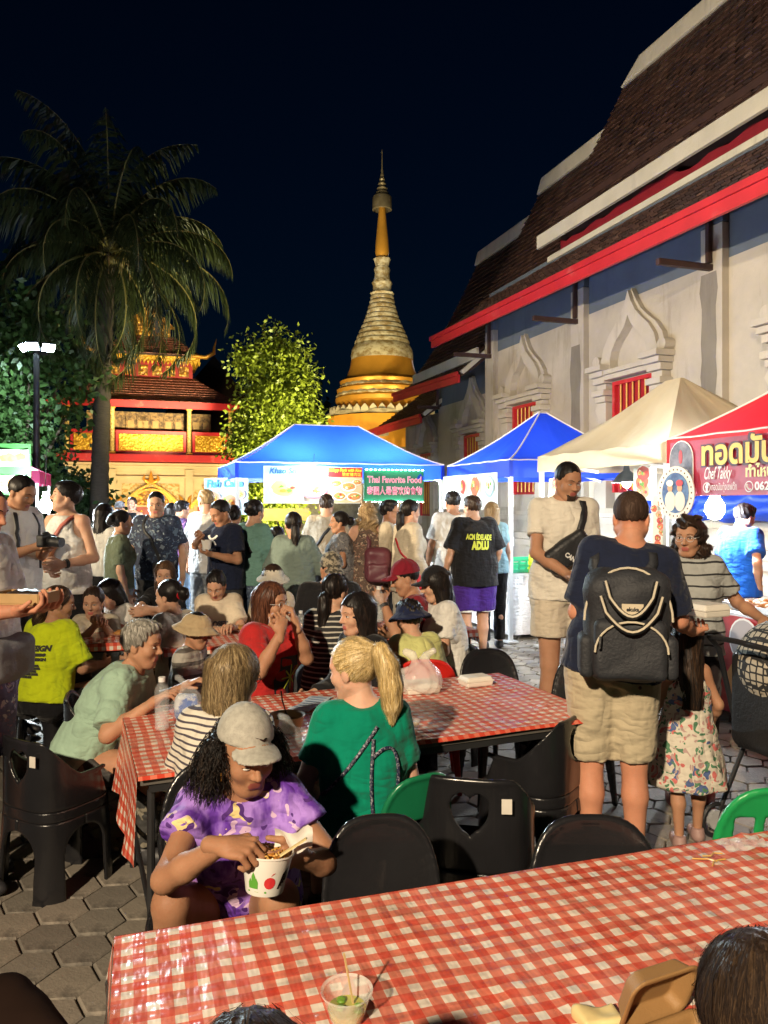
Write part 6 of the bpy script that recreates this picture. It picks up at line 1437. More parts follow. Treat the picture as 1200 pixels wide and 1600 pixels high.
        for i in (-1, 1):
            if sl > 0:
                S_.rc(sh[i], neck - ax * 0.014 * s + xax * i * 0.045 * s, 0.046 * s + e * 0.8, 0.026 * s + e * 0.5, k=0.05)
                if sl <= 1: p1 = sh[i] + (el[i] - sh[i]) * sl; S_.rc(sh[i], p1, 0.044 * s * ga + e * 0.7, 0.041 * s * ga + e * shirt.get('cuff', 1.15), k=0.035, flat=True)
                else: S_.rc(sh[i], el[i], 0.047 * s * ga + e * 0.8, 0.040 * s * ga + e * 0.8, k=0.03); p1 = el[i] + (wr[i] - el[i]) * (sl - 1); S_.rc(el[i], p1, 0.040 * s * ga + e * 0.8, 0.031 * s + e * 0.8, k=0.02, flat=True)
            else: S_.rc(hip + ax * L * 0.86 + xax * i * 0.085 * s, neck - ax * 0.05 * s + xax * i * 0.055 * s, 0.05 * s + e * 0.4, 0.035 * s + e * 0.4, k=0.03)
        if sex == 'f':
            for i in (-1, 1): S_.el(hip + ax * L * 0.62 + xax * i * 0.066 * s + fwd * 0.085 * s * g, np.array((0.058, 0.052, 0.058)) * s * g + e * 0.8, k=0.06)
        if sl <= 0:
            for i in (-1, 1): S_.el(sh[i] + xax * i * 0.01 * s - ax * 0.03 * s, (0.055 * s, 0.09 * s, 0.10 * s), k=0.02, sub=True)
        nk = shirt.get('neck', 1.0); S_.el(neck + fwd * 0.034 * s + ax * (0.036 - 0.010 * (nk - 1)) * s, np.array((0.058, 0.066, 0.048)) * s * nk, k=0.010, sub=True)
        S_.fn(folds(shirt.get('fold', 0.0040), sd)); 
        if ty != 'dress': S_.cut(hip + ax * L * hem, -ax)
        cloth(S_, 'dress' if ty == 'dress' else 'shirt', shirt['mat'])
    # ---- shoes
    if shoes is not None:
        for i in (-1, 1):
            S_ = Sdf(q['cloth'] * 0.8); S_.el(an[i] + np.array((0, 0.062 * s, -0.036 * s)), (0.048 * s, 0.132 * s, 0.046 * s), k=0.02); S_.rc(an[i] + np.array((0, -0.01, -0.02)), an[i] + np.array((0, -0.01, 0.012)), 0.045 * s, 0.046 * s, k=0.03); S_.cut((0, 0, 0.0), (0, 0, -1)); S_.cut(an[i] + np.array((0, 0, 0.02)), (0, 0, 1)); cloth(S_, 'shoe', M('shoe_%d_%d_%d' % tuple(int(c * 255) for c in shoes), shoes, 0.5))
    # ---- hair, hat, glasses
    def onhead(v): return hT(v)
    if hair:
        v, f = cached(hair_sdf, hair[0], q['hair'])
        if hat is not None:
            pass
        o = link('hair', mesh_from('hair', onhead(v), f, hair[1], True), root); info['hair'] = (onhead(v), f, o)
        if hair[0] == 'short' and False: pass
    if beard:
        S_ = Sdf(q['head']); S_.el((0, 0.028, -0.028), (0.0615, 0.067, 0.088), k=0.04); S_.rc((-0.012, 0.061, -0.096), (0.012, 0.061, -0.096), 0.0245, 0.0245, k=0.025); S_.cut((0, 0.0, -0.040), (0, 0.35, 1)); S_.cut((0, 0.01, 0), (0, -1, 0)); S_.el((0, 0.10, -0.060), (0.024, 0.03, 0.011), k=0.006, sub=True)
        v, f = S_.polys(); link('beard', mesh_from('beard', hT(v), f, H_CROP, True), root)
    if hat:
        v, f = cached(hat_sdf, hat[0], q['head'] * 1.05); tilt = rotm(hat[2], hat[4]) if len(hat) > 4 else rotm(0, 0); v = v + np.array((0, -0.01 if len(hat) > 3 else 0, hat[3] if len(hat) > 3 else 0)); nm = 'cap' if hat[0] == 'cap' else 'bucket_hat'
        o = link(nm, mesh_from(nm, onhead(v @ tilt.T), f, hat[1], True), root); info['hat'] = (onhead(v @ tilt.T), f, o)
    if glasses:
        m = MB()
        for i in (-1, 1):
            m.tube([(i * 0.034 + 0.022 * math.cos(R(k * 24)), 0.100 - 0.10 * abs(i * 0.034 + 0.022 * math.cos(R(k * 24)) * 1.0) ** 1.3, 0.006 + 0.019 * math.sin(R(k * 24))) for k in range(16)], 0.0013 * glasses[1], 5, False); m.tube([(i * 0.056, 0.093, 0.010), (i * 0.078, 0.07, 0.012), (i * 0.082, -0.005, 0.016)], 0.0014 * glasses[1], 5)
        m.tube([(-0.012, 0.105, 0.010), (0, 0.108, 0.012), (0.012, 0.105, 0.010)], 0.0014 * glasses[1], 5)
        mm = m.mesh('glasses', glasses[0], 2); co = np.empty(len(mm.vertices) * 3, np.float32); mm.vertices.foreach_get('co', co); mm.vertices.foreach_set('co', hT(co.reshape(-1, 3)).astype(np.float32).ravel()); link('glasses', mm, root)
    PEOPLE[key] = info; return info

def shirt_print(info, part, body, mat, z, x=0.0, width=0.25, size=0.05, back=True, name='shirt_print', bold=0.004, poly=None, rot=0.0, shear=0.0):
    """flat print wrapped on to the cloth by casting it on from outside"""
    v, f = info[part][0], info[part][1]; bv = BVHTree.FromPolygons([tuple(p) for p in v], [tuple(q) for q in f])
    if poly is None:
        me = text_mesh(body, size, bold, shear); bm = bmesh.new(); bm.from_mesh(me)
        co = [p.co.copy() for p in bm.verts]; w = max(1e-6, max(c.x for c in co) - min(c.x for c in co))
        for p in bm.verts: p.co.x *= width / w
        bmesh.ops.triangulate(bm, faces=bm.faces); bmesh.ops.subdivide_edges(bm, edges=[e for e in bm.edges if e.calc_length() > 0.02], cuts=1)
    else:
        bm = bmesh.new()
        for pl in poly: bm.faces.new([bm.verts.new((a * width, b * width, 0)) for a, b in pl])
        bmesh.ops.triangulate(bm, faces=bm.faces); bmesh.ops.subdivide_edges(bm, edges=[e for e in bm.edges if e.calc_length() > 0.02], cuts=1)
    zz = info['hip'][2] + z * info['s'] if z < 0.9 else z; bad = []
    for p in bm.verts:
        u, w_ = p.co.x * math.cos(rot) - p.co.y * math.sin(rot), p.co.x * math.sin(rot) + p.co.y * math.cos(rot)
        xx = x + (u if back else -u); off = info['ax'][1] / max(0.3, info['ax'][2]) * (zz + w_ - info['hip'][2])
        o = Vector((xx, (-1 if back else 1) + 0 * off, zz + w_)); hit = bv.ray_cast(o, Vector((0, 1 if back else -1, 0)))
        if hit[0] is None: bad.append(p)
        else: p.co = hit[0] + Vector((0, -0.0045 if back else 0.0045, 0))
    bmesh.ops.delete(bm, geom=bad, context='VERTS'); me2 = bpy.data.meshes.new(name); bm.to_mesh(me2); bm.free(); me2.materials.append(mat)
    return link(name, me2, info['root'])
def strap(info, part, p0, p1, mat, w=0.018, name='bag_strap', parent=None, side=None, th=0.008, label=None):
    """belt following the cloth between two points given in the wearer's own frame"""
    v, f = info[part][0], info[part][1]; bv = BVHTree.FromPolygons([tuple(p) for p in v], [tuple(q) for q in f]); a, b = Vector(p0), Vector(p1); pts = []
    for k in range(15):
        c = a.lerp(b, k / 14); hit = bv.find_nearest(c); pts.append((hit[0], hit[1]))
    m = MB(); vs = []
    for k, (c, nn) in enumerate(pts):
        d = (pts[min(k + 1, 14)][0] - pts[max(k - 1, 0)][0]).normalized(); sd = d.cross(nn).normalized() * w
        vs += [c - sd - nn * 0.004, c + sd - nn * 0.004, c + sd + nn * th, c - sd + nn * th]
    m.add(vs, [(4 * k + i, 4 * k + (i + 1) % 4, 4 * k + 4 + (i + 1) % 4, 4 * k + 4 + i) for k in range(14) for i in range(4)] + [(0, 1, 2, 3), (59, 58, 57, 56)])
    me = m.mesh(name, mat, 2)
    if parent is None: return link(name, me, info['root'])
    return link(name, me, parent)
def worn(info, name, label, cat, at=(0, 0, 0)):
    """a bag that hangs on a person: a thing of its own, in the wearer's frame"""
    return thing(name, label, cat, tuple(info['root'].location), info['ang'])
def sdf_part(S_, name, mat, parent):
    return link(name, S_.mesh(name, mat), parent)
# ================================================================ the crowd
wtee, ctee = CLOTH('white_cotton', (0.66, 0.65, 0.62)), CLOTH('cream_cotton', (0.60, 0.52, 0.40)); navy, black, char = CLOTH('navy_cotton', (0.012, 0.017, 0.04)), CLOTH('black_cotton', (0.012, 0.012, 0.014)), CLOTH('charcoal_cotton', (0.035, 0.036, 0.04))
denim = TWO('blue_denim', (0.06, 0.11, 0.19), (0.16, 0.24, 0.34), 16, 0.5, 0.85, 0.2); ldenim = TWO('light_denim', (0.22, 0.30, 0.38), (0.38, 0.46, 0.54), 12, 0.5, 0.85, 0.2)
khaki = CLOTH('khaki_twill', (0.46, 0.39, 0.27)); olive = CLOTH('olive_cotton', (0.12, 0.145, 0.095)); sage = CLOTH('grey_green_cotton', (0.16, 0.21, 0.185)); teal = CLOTH('teal_cotton', (0.13, 0.26, 0.23)); mint = CLOTH('mint_cotton', (0.30, 0.44, 0.34)); grey = CLOTH('grey_cotton', (0.22, 0.23, 0.24))
neon = CLOTH('neon_yellow_cotton', (0.55, 0.66, 0.015)); redt = CLOTH('red_cotton', (0.42, 0.022, 0.022)); maroon = CLOTH('maroon_cotton', (0.20, 0.018, 0.03)); emerald = CLOTH('emerald_cotton', (0.0, 0.19, 0.115)); yellow = CLOTH('pale_yellow_cotton', (0.55, 0.56, 0.22)); bluet = CLOTH('blue_uniform', (0.01, 0.10, 0.52)); beige = CLOTH('beige_linen', (0.48, 0.42, 0.32)); purple = CLOTH('purple_nylon', (0.055, 0.02, 0.20))
ST = 'people standing at the stalls'; SE = 'diners seated at the tables'
hold = lambda px, py, Y, curl=0.7, **k: dict(px=(px, py, Y), curl=curl, **k)

# ---- standing, from the photo's left
P = person
P('A', 'man in white tee, grey waist bag and purple patterned shorts holding a food tray', -26, 3.4, 757, 82, skin='ruddy', girth=1.12, head=(0, 14), hair=('crop', H_CROP), q=NEAR, group=ST,
  arms=(hold(62, 948, 3.35, 0.6, palm=(0, 0.2, 1)), hold(24, 955, 3.15, 0.6, palm=(0, 0.2, 1))), shirt=dict(mat=wtee, sleeve=0.75, ease=0.03, hem=-0.06), legs=dict(type='shorts', mat=FLORAL('purple_woven_pattern', (0.10, 0.075, 0.17), [(0.30, 0.24, 0.42), (0.42, 0.36, 0.40), (0.24, 0.10, 0.16)], 26, 0.30), len=0.95, ease=0.035))
P('B', 'man in white tee looking down at the camera in his hands', 33, 5.5, 745, 72, skin='tan', head=(0, 22), hair=('fade', H_BLACK), q=MID, group=ST, arms=(hold(74, 856, 5.4, 0.8), hold(58, 854, 5.3, 0.8)), shirt=dict(mat=wtee, sleeve=0.65, ease=0.028), legs=dict(type='pants', mat=char))
P('C', 'man in white tank top with orange crossbody bag and raised chin', 103, 6.15, 752, -22, skin='light', head=(38, -12), hair=('fringe', H_BLACK), q=MID, group=ST, arms=(hold(97, 882, 5.86, 0.5), hold(79, 888, 5.86, 0.5)), shirt=dict(mat=wtee, type='tank', sleeve=0, ease=0.022, hem=-0.10), legs=dict(type='pants', mat=black, ease=0.02))
P('D', 'woman with long straight black hair in white top and black skirt, back turned', 164, 7.6, 789, 165, 'f', head=(0, 5), hair=('longback', H_BLACK), q=FAR, group=ST, shirt=dict(mat=wtee, sleeve=0.3, hem=0.1), legs=dict(type='skirt', mat=black, hem=0.35))
P('E', 'woman in olive shirt and pale jeans with tied up hair', 190, 7.1, 798, 118, 'f', head=(0, 0), hair=('updo', H_BLACK), q=MID, group=ST, arms=(dict(to=(0.04, 0.12, -0.5)), dict(to=(0.06, 0.05, -0.52))), shirt=dict(mat=olive, sleeve=0.8, ease=0.02, hem=0.02), legs=dict(type='pants', mat=ldenim, ease=0.02))
P('F', 'man in dark blue leaf print shirt with black crossbody bag, facing the camera', 244, 7.5, 769, 6, head=(-4, 8), skin='light', hair=('fade', H_BLACK), q=MID, group=ST, arms=(dict(to=(0.10, 0.06, -0.5)), dict(to=(0.10, 0.05, -0.5))), shirt=dict(mat=FLORAL('blue_leaf_print', (0.018, 0.028, 0.06), [(0.10, 0.15, 0.22), (0.22, 0.27, 0.32), (0.03, 0.06, 0.12)], 20, 0.34), sleeve=0.75, ease=0.03), legs=dict(type='pants', mat=char))
P('G', 'man in grey cap standing before the pavilion door', 187, 13.0, 783, 5, skin='tan', hair=('crop', H_CROP), hat=('cap', CLOTH('grey_cap', (0.2, 0.2, 0.22))), q=FAR, group=ST, shirt=dict(mat=grey), legs=dict(type='pants', mat=char))
P('G2', 'woman with bare shoulders and dark top standing before the pavilion door', 206, 12.6, 777, 0, 'f', hair=('tied', H_DARK), q=FAR, group=ST, shirt=dict(mat=black, type='tank', sleeve=0), legs=dict(type='pants', mat=denim))
P('H', 'man in purple flowered shirt seen from behind near the pavilion', 284, 10.0, 782, 130, skin='tan', hair=('short', H_BLACK), head=(0, 10), q=FAR, group=ST, shirt=dict(mat=FLORAL('purple_flower_print', (0.10, 0.03, 0.13), [(0.3, 0.12, 0.26), (0.05, 0.04, 0.12)], 22), ease=0.028), legs=dict(type='pants', mat=denim))
P('H2', 'woman with black bob behind the man in purple flowers', 268, 10.6, 786, 170, 'f', hair=('bob', H_BLACK), q=FAR, group=ST, shirt=dict(mat=char), legs=dict(type='pants', mat=black))
P('I', 'sandy haired man in white tee beside the man in the logo shirt', 322, 8.1, 765, 152, skin='pale', head=(-55, 12), hair=('short', H_SANDY), q=MID, group=ST, arms=(dict(to=(0.06, 0.05, -0.5)), dict(to=(0.06, 0.22, -0.36))), shirt=dict(mat=wtee, sleeve=0.7, ease=0.03), legs=dict(type='pants', mat=grey))
P('J', 'man in navy logo tee eating from a white cup', 345, 7.0, 783, -48, skin='tan', head=(-6, 22), girth=1.08, hair=('fade', H_BLACK), q=MID, group=ST, arms=(hold(330, 866, 6.72, 0.7, palm=(0, 0, 1)), hold(312, 838, 6.75, 0.9, palm=(0.2, 0.6, -0.6), elbow=(0.8, -0.2, -0.4))), shirt=dict(mat=navy, sleeve=0.75, ease=0.028), legs=dict(type='pants', mat=char))
P('K', 'dark haired person half hidden behind the navy logo tee', 366, 8.2, 790, 175, 'f', hair=('bun', H_BLACK), q=FAR, group=ST, shirt=dict(mat=char), legs=dict(type='pants', mat=black))
P('L', 'woman in teal tee with black strap and patterned blue trousers', 398, 7.2, 782, 148, 'f', head=(0, 8), H=1.65, hair=('updo', H_BLACK), q=MID, group=ST, arms=(dict(to=(0.05, 0.3, -0.3)), dict(to=(0.08, 0.33, -0.32))), shirt=dict(mat=teal, sleeve=0.75, ease=0.026, hem=-0.05), legs=dict(type='pants', mat=FLORAL('blue_batik', (0.06, 0.09, 0.15), [(0.26, 0.32, 0.40), (0.15, 0.2, 0.28)], 30, 0.3), ease=0.04))
P('M', 'woman in long grey green shirt with low ponytail, back turned', 458, 6.9, 801, 172, 'f', head=(-25, 5), hair=('lowpony', H_BLACK), q=MID, group=ST, girth=1.08, arms=(dict(to=(0.10, 0.28, -0.28)), dict(to=(0.16, 0.30, -0.26))), shirt=dict(mat=sage, type='dress', hemz=0.50, sleeve=1.55, ease=0.035, flare=0.02), legs=dict(type='pants', mat=black))
P('N', 'small child with dark hair between the queueing women', 433, 7.6, 822, 180, 'c', hair=('short', H_BLACK), q=FAR, group=ST, shirt=dict(mat=navy), legs=dict(type='shorts', mat=black))
P('O', 'man in beige tee with dark strap at the front of the queue', 510, 8.8, 772, 178, head=(-8, 4), hair=('short', H_DARK), skin='light', q=MID, group=ST, arms=(dict(to=(0.08, 0.2, -0.4)), dict(to=(0.08, 0.2, -0.4))), shirt=dict(mat=beige, ease=0.03), legs=dict(type='pants', mat=char))
P('Q', 'woman in grey patterned top turned sideways in the queue', 530, 7.9, 800, -82, 'f', skin='tan', girth=1.12, hair=('bun', H_BLACK), q=MID, group=ST, arms=(dict(to=(0.05, 0.25, -0.32)), dict(to=(0.05, 0.25, -0.3))), shirt=dict(mat=FLORAL('grey_paisley', (0.18, 0.18, 0.19), [(0.32, 0.30, 0.28), (0.08, 0.08, 0.09)], 26, 0.36), sleeve=0.5, ease=0.03), legs=dict(type='skirt', mat=CLOTH('brown_cotton', (0.09, 0.06, 0.045)), hem=0.3))
P('R', 'woman with long curly blond hair in flowered dress, back turned', 575, 7.9, 783, 182, 'f', skin='pale', H=1.68, head=(12, 0), hair=('wavy', H_SANDY), q=MID, group=ST, arms=(dict(to=(0.22, 0.30, -0.22)), dict(to=(0.08, 0.05, -0.5))), shirt=dict(mat=FLORAL('brown_flower_print', (0.12, 0.075, 0.055), [(0.42, 0.33, 0.24), (0.30, 0.16, 0.12), (0.05, 0.04, 0.04)], 26, 0.36), type='dress', hemz=0.52, sleeve=0, ease=0.016, flare=0.05), legs=None)
P('S', 'man in glasses and open beige jacket, seen from the side', 609, 8.0, 781, 88, skin='tan', hair=('short', H_BLACK), glasses=(EYED, 1.2), q=MID, group=ST, arms=(dict(to=(0.04, 0.12, -0.48)), dict(to=(0.05, 0.04, -0.52))), shirt=dict(mat=beige, sleeve=1.8, ease=0.04, hem=-0.14), legs=dict(type='pants', mat=black, ease=0.02))
P('T', 'woman with long black ponytail in beige blouse with red bag strap', 641, 7.6, 782, 118, 'f', H=1.66, head=(0, 0), hair=('lowpony', H_BLACK), q=MID, group=ST, arms=(dict(to=(0.05, 0.2, -0.42)), dict(to=(0.06, 0.12, -0.48))), shirt=dict(mat=beige, sleeve=1.8, ease=0.03, hem=-0.25), legs=dict(type='pants', mat=CLOTH('beige_trousers', (0.42, 0.38, 0.31)), ease=0.03))
P('U', 'man in white tee behind the black lettered shirt', 707, 8.5, 767, 185, head=(-8, 8), skin='tan', hair=('short', H_BLACK), q=MID, group=ST, arms=(dict(to=(0.12, 0.06, -0.5)), dict(to=(0.06, 0.2, -0.4))), shirt=dict(mat=wtee, sleeve=0.8, ease=0.035), legs=dict(type='pants', mat=CLOTH('pale_trousers', (0.4, 0.39, 0.36))))
P('V', 'person in black tee with yellow back lettering and purple shorts', 738, 8.05, 774, 188, head=(-22, 4), skin='light', girth=1.1, hair=('short', H_DARK), q=MID, group=ST, glasses=(EYED, 1.0), arms=(dict(to=(0.15, 0.02, -0.50)), dict(to=(0.10, 0.15, -0.45))), shirt=dict(mat=black, sleeve=0.95, ease=0.045, hem=-0.26), legs=dict(type='shorts', mat=purple, len=0.88, ease=0.045), shoes=(0.5, 0.5, 0.5))
P('V2', 'woman with pale hair in light blue top behind the black lettered shirt', 768, 8.9, 784, 182, 'f', skin='pale', hair=('long', H_SANDY), q=FAR, group=ST, shirt=dict(mat=CLOTH('light_blue_cotton', (0.25, 0.42, 0.5)), sleeve=0.6), legs=dict(type='pants', mat=black))
P('W', 'tall man in cream tee with black sling bag looking down', 887, 5.2, 724, 4, skin='tan', head=(-14, 16), hair=('fade', H_BLACK), q=NEAR, group=ST, beard=True, arms=(hold(912, 900, 4.95, 0.6, palm=(0, 0, 1)), hold(888, 898, 4.93, 0.6, palm=(0, 0, 1), elbow=(0.9, -0.4, -0.5))), shirt=dict(mat=CLOTH('ivory_cotton', (0.66, 0.62, 0.54)), sleeve=0.62, ease=0.022, hem=-0.12), legs=dict(type='shorts', mat=CLOTH('cream_shorts', (0.55, 0.48, 0.38)), len=0.62, ease=0.03), shoes=(0.35, 0.35, 0.36))
P('X', 'man in navy tee and khaki shorts wearing a black backpack', 986, 3.5, 770, 170, skin='ruddy', girth=1.06, side=8.5, head=(8, 12), hair=('crop', H_CROP), q=NEAR, group=ST, arms=(dict(to=(0.03, 0.24, -0.34), elbow=(0.35, -0.6, -0.7)), hold(1080, 985, 3.68, 0.75, palm=(0, 0.2, 1), elbow=(0.05, -0.4, -1))), shirt=dict(mat=navy, sleeve=0.85, ease=0.028, hem=-0.10), legs=dict(type='shorts', mat=khaki, len=0.96, ease=0.024, flare=1.3), shoes=(0.25, 0.2, 0.17), stride=0.0)
P('Y', 'woman in glasses with long wavy dark hair and striped grey tee reaching out', 1076, 4.35, 804, -22, 'f', skin='tan', head=(14, 6), H=1.62, hair=('wavy', H_DARK), glasses=(STEEL, 0.9), q=NEAR, group=ST, arms=(hold(1192, 968, 4.15, 0.5, palm=(0, 0, -1)), dict(to=(0.02, 0.2, -0.4))), shirt=dict(mat=STRIPES('grey_black_stripes', (0.34, 0.35, 0.34), (0.02, 0.02, 0.022), 0.065, 0.16), sleeve=0.7, ease=0.02), legs=dict(type='pants', mat=CLOTH('dark_leggings', (0.016, 0.011, 0.012)), ease=0.008), shoes=(0.3, 0.08, 0.08))
P('Z', 'little girl in tropical flower dress with long dark hair, back turned', 1072, 3.85, 975, 176, 'c', skin='tan', hair=('longback', H_DARK), q=NEAR, group=ST, head=(10, 8), arms=(dict(to=(0.14, 0.12, -0.44)), dict(to=(0.12, 0.14, -0.44))), shirt=dict(mat=FLORAL('tropical_flower_print', (0.60, 0.55, 0.46), [(0.07, 0.11, 0.26), (0.55, 0.14, 0.13), (0.08, 0.20, 0.11), (0.42, 0.28, 0.26)], 17, 0.37), type='dress', hemz=0.47, sleeve=0, ease=0.016, flare=0.055), legs=None, shoes=(0.35, 0.22, 0.2))
P('BS', 'seller in royal blue tee behind the red counter', 1163, 6.9, 787, 118, skin='light', head=(0, 20), hair=('short', H_BLACK), q=MID, group='stall keepers', arms=(dict(to=(0.04, 0.25, -0.4)), hold(1186, 915, 6.7, 0.6)), shirt=dict(mat=bluet, sleeve=0.7, ease=0.035, hem=-0.14), legs=dict(type='pants', mat=char))

# ---- seated
P('y1', 'woman with greying ponytail in neon yellow lettered tee, back turned', 92, 5.0, 917, 158, 'f', 'sit', skin='tan', girth=1.12, lean=12, head=(38, 5), hair=('tied', H_BROWN), q=NEAR, group=SE, arms=(dict(to=(0.05, 0.3, -0.28)), dict(to=(0.05, 0.3, -0.28))), shirt=dict(mat=neon, sleeve=0.85, ease=0.035), legs=dict(type='pants', mat=black))
P('y2', 'smiling woman in beige tee with hands under her chin', 146, 5.75, 918, 4, 'f', 'sit', lean=16, head=(0, 8), hair=('tied', H_DARK), q=MID, group=SE, arms=(hold(162, 975, 5.5, 0.9, palm=(0, 0.4, -1), elbow=(0.5, 0.2, -1)), hold(148, 978, 5.5, 0.9, palm=(0, 0.4, -1), elbow=(0.5, 0.2, -1))), shirt=dict(mat=beige, sleeve=0.7), legs=dict(type='pants', mat=denim))
P('y3', 'woman with black hair bending over her food beside the smiling woman', 172, 6.2, 907, -40, 'f', 'sit', lean=20, head=(0, 30), hair=('bob', H_BLACK), q=FAR, group=SE, arms=(hold(180, 975, 5.9, 0.6), hold(172, 978, 5.9, 0.6)), shirt=dict(mat=wtee, sleeve=0.6), legs=dict(type='pants', mat=denim))
P('y4', 'woman with long brown hair in black tee with folded arms', 257, 6.35, 876, -12, 'f', 'sit', lean=14, head=(-22, 2), hair=('long', H_BROWN), q=MID, group=SE, arms=(hold(228, 957, 6.1, 0.4, elbow=(1, 0.2, -0.3)), hold(246, 952, 6.05, 0.4, elbow=(1, 0.2, -0.3))), shirt=dict(mat=black, sleeve=0.7), legs=dict(type='pants', mat=denim))
P('y5', 'woman with hair bun and red scrunchie in white top with black strap', 264, 5.3, 907, -122, 'f', 'sit', lean=8, head=(-14, 4), hair=('bun', H_BLACK), q=MID, group=SE, arms=(dict(to=(0.05, 0.3, -0.3)), dict(to=(0.05, 0.3, -0.3))), shirt=dict(mat=ctee, sleeve=0.6), legs=dict(type='pants', mat=black))
P('y6', 'woman in cream tee with lettering looking down at her plate', 338, 5.95, 894, 6, 'f', 'sit', lean=10, head=(8, 30), hair=('tied', H_BLACK), q=MID, group=SE, arms=(hold(362, 980, 5.68, 0.6, palm=(0, 0, -1)), hold(334, 984, 5.68, 0.6, palm=(0, 0, -1))), shirt=dict(mat=ctee, sleeve=0.7, ease=0.026), legs=dict(type='pants', mat=denim))
P('y7', 'grey haired woman in mint green tee leaning on the table', 222, 3.75, 968, 88, 'f', 'sit', lean=30, skin='tan', girth=1.12, head=(6, 6), hair=('short', H_GREY), q=NEAR, group=SE, arms=(hold(290, 1072, 4.0, 0.5, palm=(0, 0, -1)), hold(236, 1100, 3.5, 0.5, palm=(0, 0, -1), elbow=(0.6, -0.2, -0.8))), shirt=dict(mat=mint, sleeve=0.85, ease=0.028), legs=dict(type='pants', mat=FLORAL('dark_batik', (0.04, 0.04, 0.04), [(0.2, 0.18, 0.14)], 26)))
P('y8', 'child in tan bucket hat and striped grey tee', 307, 4.6, 957, 78, 'c', 'sit', H=1.3, lean=4, skin='tan', head=(0, 10), hair=('crop', H_BLACK), hat=('bucket', CLOTH('tan_canvas', (0.42, 0.32, 0.19))), q=NEAR, group=SE, arms=(dict(to=(0.03, 0.26, -0.3)), dict(to=(0.03, 0.26, -0.3))), shirt=dict(mat=STRIPES('grey_brown_stripes', (0.36, 0.34, 0.30), (0.11, 0.10, 0.09), 0.075, 0.3), sleeve=0.8), legs=dict(type='shorts', mat=char))
P('y9', 'woman in glasses and red tee eating with both hands', 424, 4.35, 909, 62, 'f', 'sit', lean=6, skin='tan', girth=1.15, head=(-2, 0), hair=('bob', H_AUBURN), glasses=(STEEL, 1.2), q=NEAR, group=SE, arms=(hold(462, 975, 4.25, 0.9, palm=(-0.3, -0.6, 0.2), dir=(0, -0.3, 1), elbow=(0.4, 0.2, -1)), hold(438, 990, 4.08, 0.9, palm=(-0.3, -0.6, 0.2), dir=(-0.2, 0.0, 1), elbow=(0.6, 0.2, -1))), shirt=dict(mat=redt, sleeve=0.8, ease=0.032, hem=-0.1), legs=dict(type='shorts', mat=black, len=0.6))
P('y10', 'person in white bucket hat behind the woman in red', 427, 6.1, 882, 20, 'f', 'sit', hair=('bob', H_DARK), hat=('bucket', CLOTH('ivory_canvas', (0.50, 0.47, 0.40))), q=MID, group=SE, head=(0, 6), shirt=dict(mat=beige, sleeve=0.8), legs=dict(type='pants', mat=char))
P('y11', 'man in patterned cap and black tee looking down', 518, 5.7, 862, 8, 'm', 'sit', H=1.76, skin='tan', girth=1.15, head=(-12, 18), hair=('crop', H_BLACK), hat=('cap', TWO('camouflage_cap', (0.05, 0.045, 0.035), (0.30, 0.26, 0.19), 34, 0.5, 0.85, 0.04)), q=MID, group=SE, arms=(dict(to=(0.02, 0.3, -0.3)), dict(to=(0.02, 0.3, -0.34))), shirt=dict(mat=black, sleeve=0.8, ease=0.03), legs=dict(type='pants', mat=denim))
P('y12', 'woman with low black ponytail in black and white striped top, back turned', 524, 4.85, 898, 166, 'f', 'sit', lean=4, head=(20, 4), hair=('lowpony', H_BLACK), q=NEAR, group=SE, arms=(dict(to=(0.05, 0.3, -0.26)), dict(to=(0.05, 0.3, -0.26))), shirt=dict(mat=STRIPES('black_white_stripes', (0.018, 0.018, 0.02), (0.45, 0.43, 0.38), 0.031, 0.30), sleeve=1.6, ease=0.02), legs=dict(type='pants', mat=black))
P('y13', 'woman with long black hair in black top turning to talk', 557, 4.2, 929, -50, 'f', 'sit', lean=10, head=(6, 2), hair=('longback', H_BLACK), q=NEAR, group=SE, arms=(dict(to=(0.05, 0.28, -0.3)), dict(to=(0.05, 0.28, -0.3))), shirt=dict(mat=black, sleeve=1.7), legs=dict(type='pants', mat=black))
P('y14', 'man in red cap and maroon shirt reaching for a bottle', 634, 5.4, 874, -86, 'm', 'sit', skin='tan', lean=12, head=(0, 14), hair=('crop', H_BLACK), hat=('cap', CLOTH('dark_red_cap', (0.20, 0.012, 0.025))), q=NEAR, group=SE, arms=(hold(598, 940, 5.2, 0.7), hold(600, 990, 5.3, 0.5)), shirt=dict(mat=maroon, sleeve=0.75), legs=dict(type='pants', mat=char))
P('y15', 'child in navy bucket hat and pale yellow tee, back turned', 640, 4.75, 936, 200, 'c', 'sit', H=1.42, girth=1.12, lean=16, head=(-10, 12), hair=('short', H_BLACK), hat=('bucket', CLOTH('navy_canvas', (0.012, 0.018, 0.055))), q=NEAR, group=SE, arms=(dict(to=(0.05, 0.3, -0.26)), dict(to=(0.05, 0.3, -0.26))), shirt=dict(mat=yellow, sleeve=0.85, ease=0.03), legs=dict(type='pants', mat=char))
P('y16', 'woman in black cap, white tee and jeans sitting sideways', 680, 5.15, 884, -78, 'f', 'sit', lean=10, head=(0, 10), hair=('longback', H_BLACK), hat=('cap', black), q=NEAR, group=SE, arms=(dict(to=(0.03, 0.28, -0.36)), dict(to=(0.03, 0.26, -0.36))), shirt=dict(mat=wtee, sleeve=0.7, ease=0.022), legs=dict(type='pants', mat=denim))
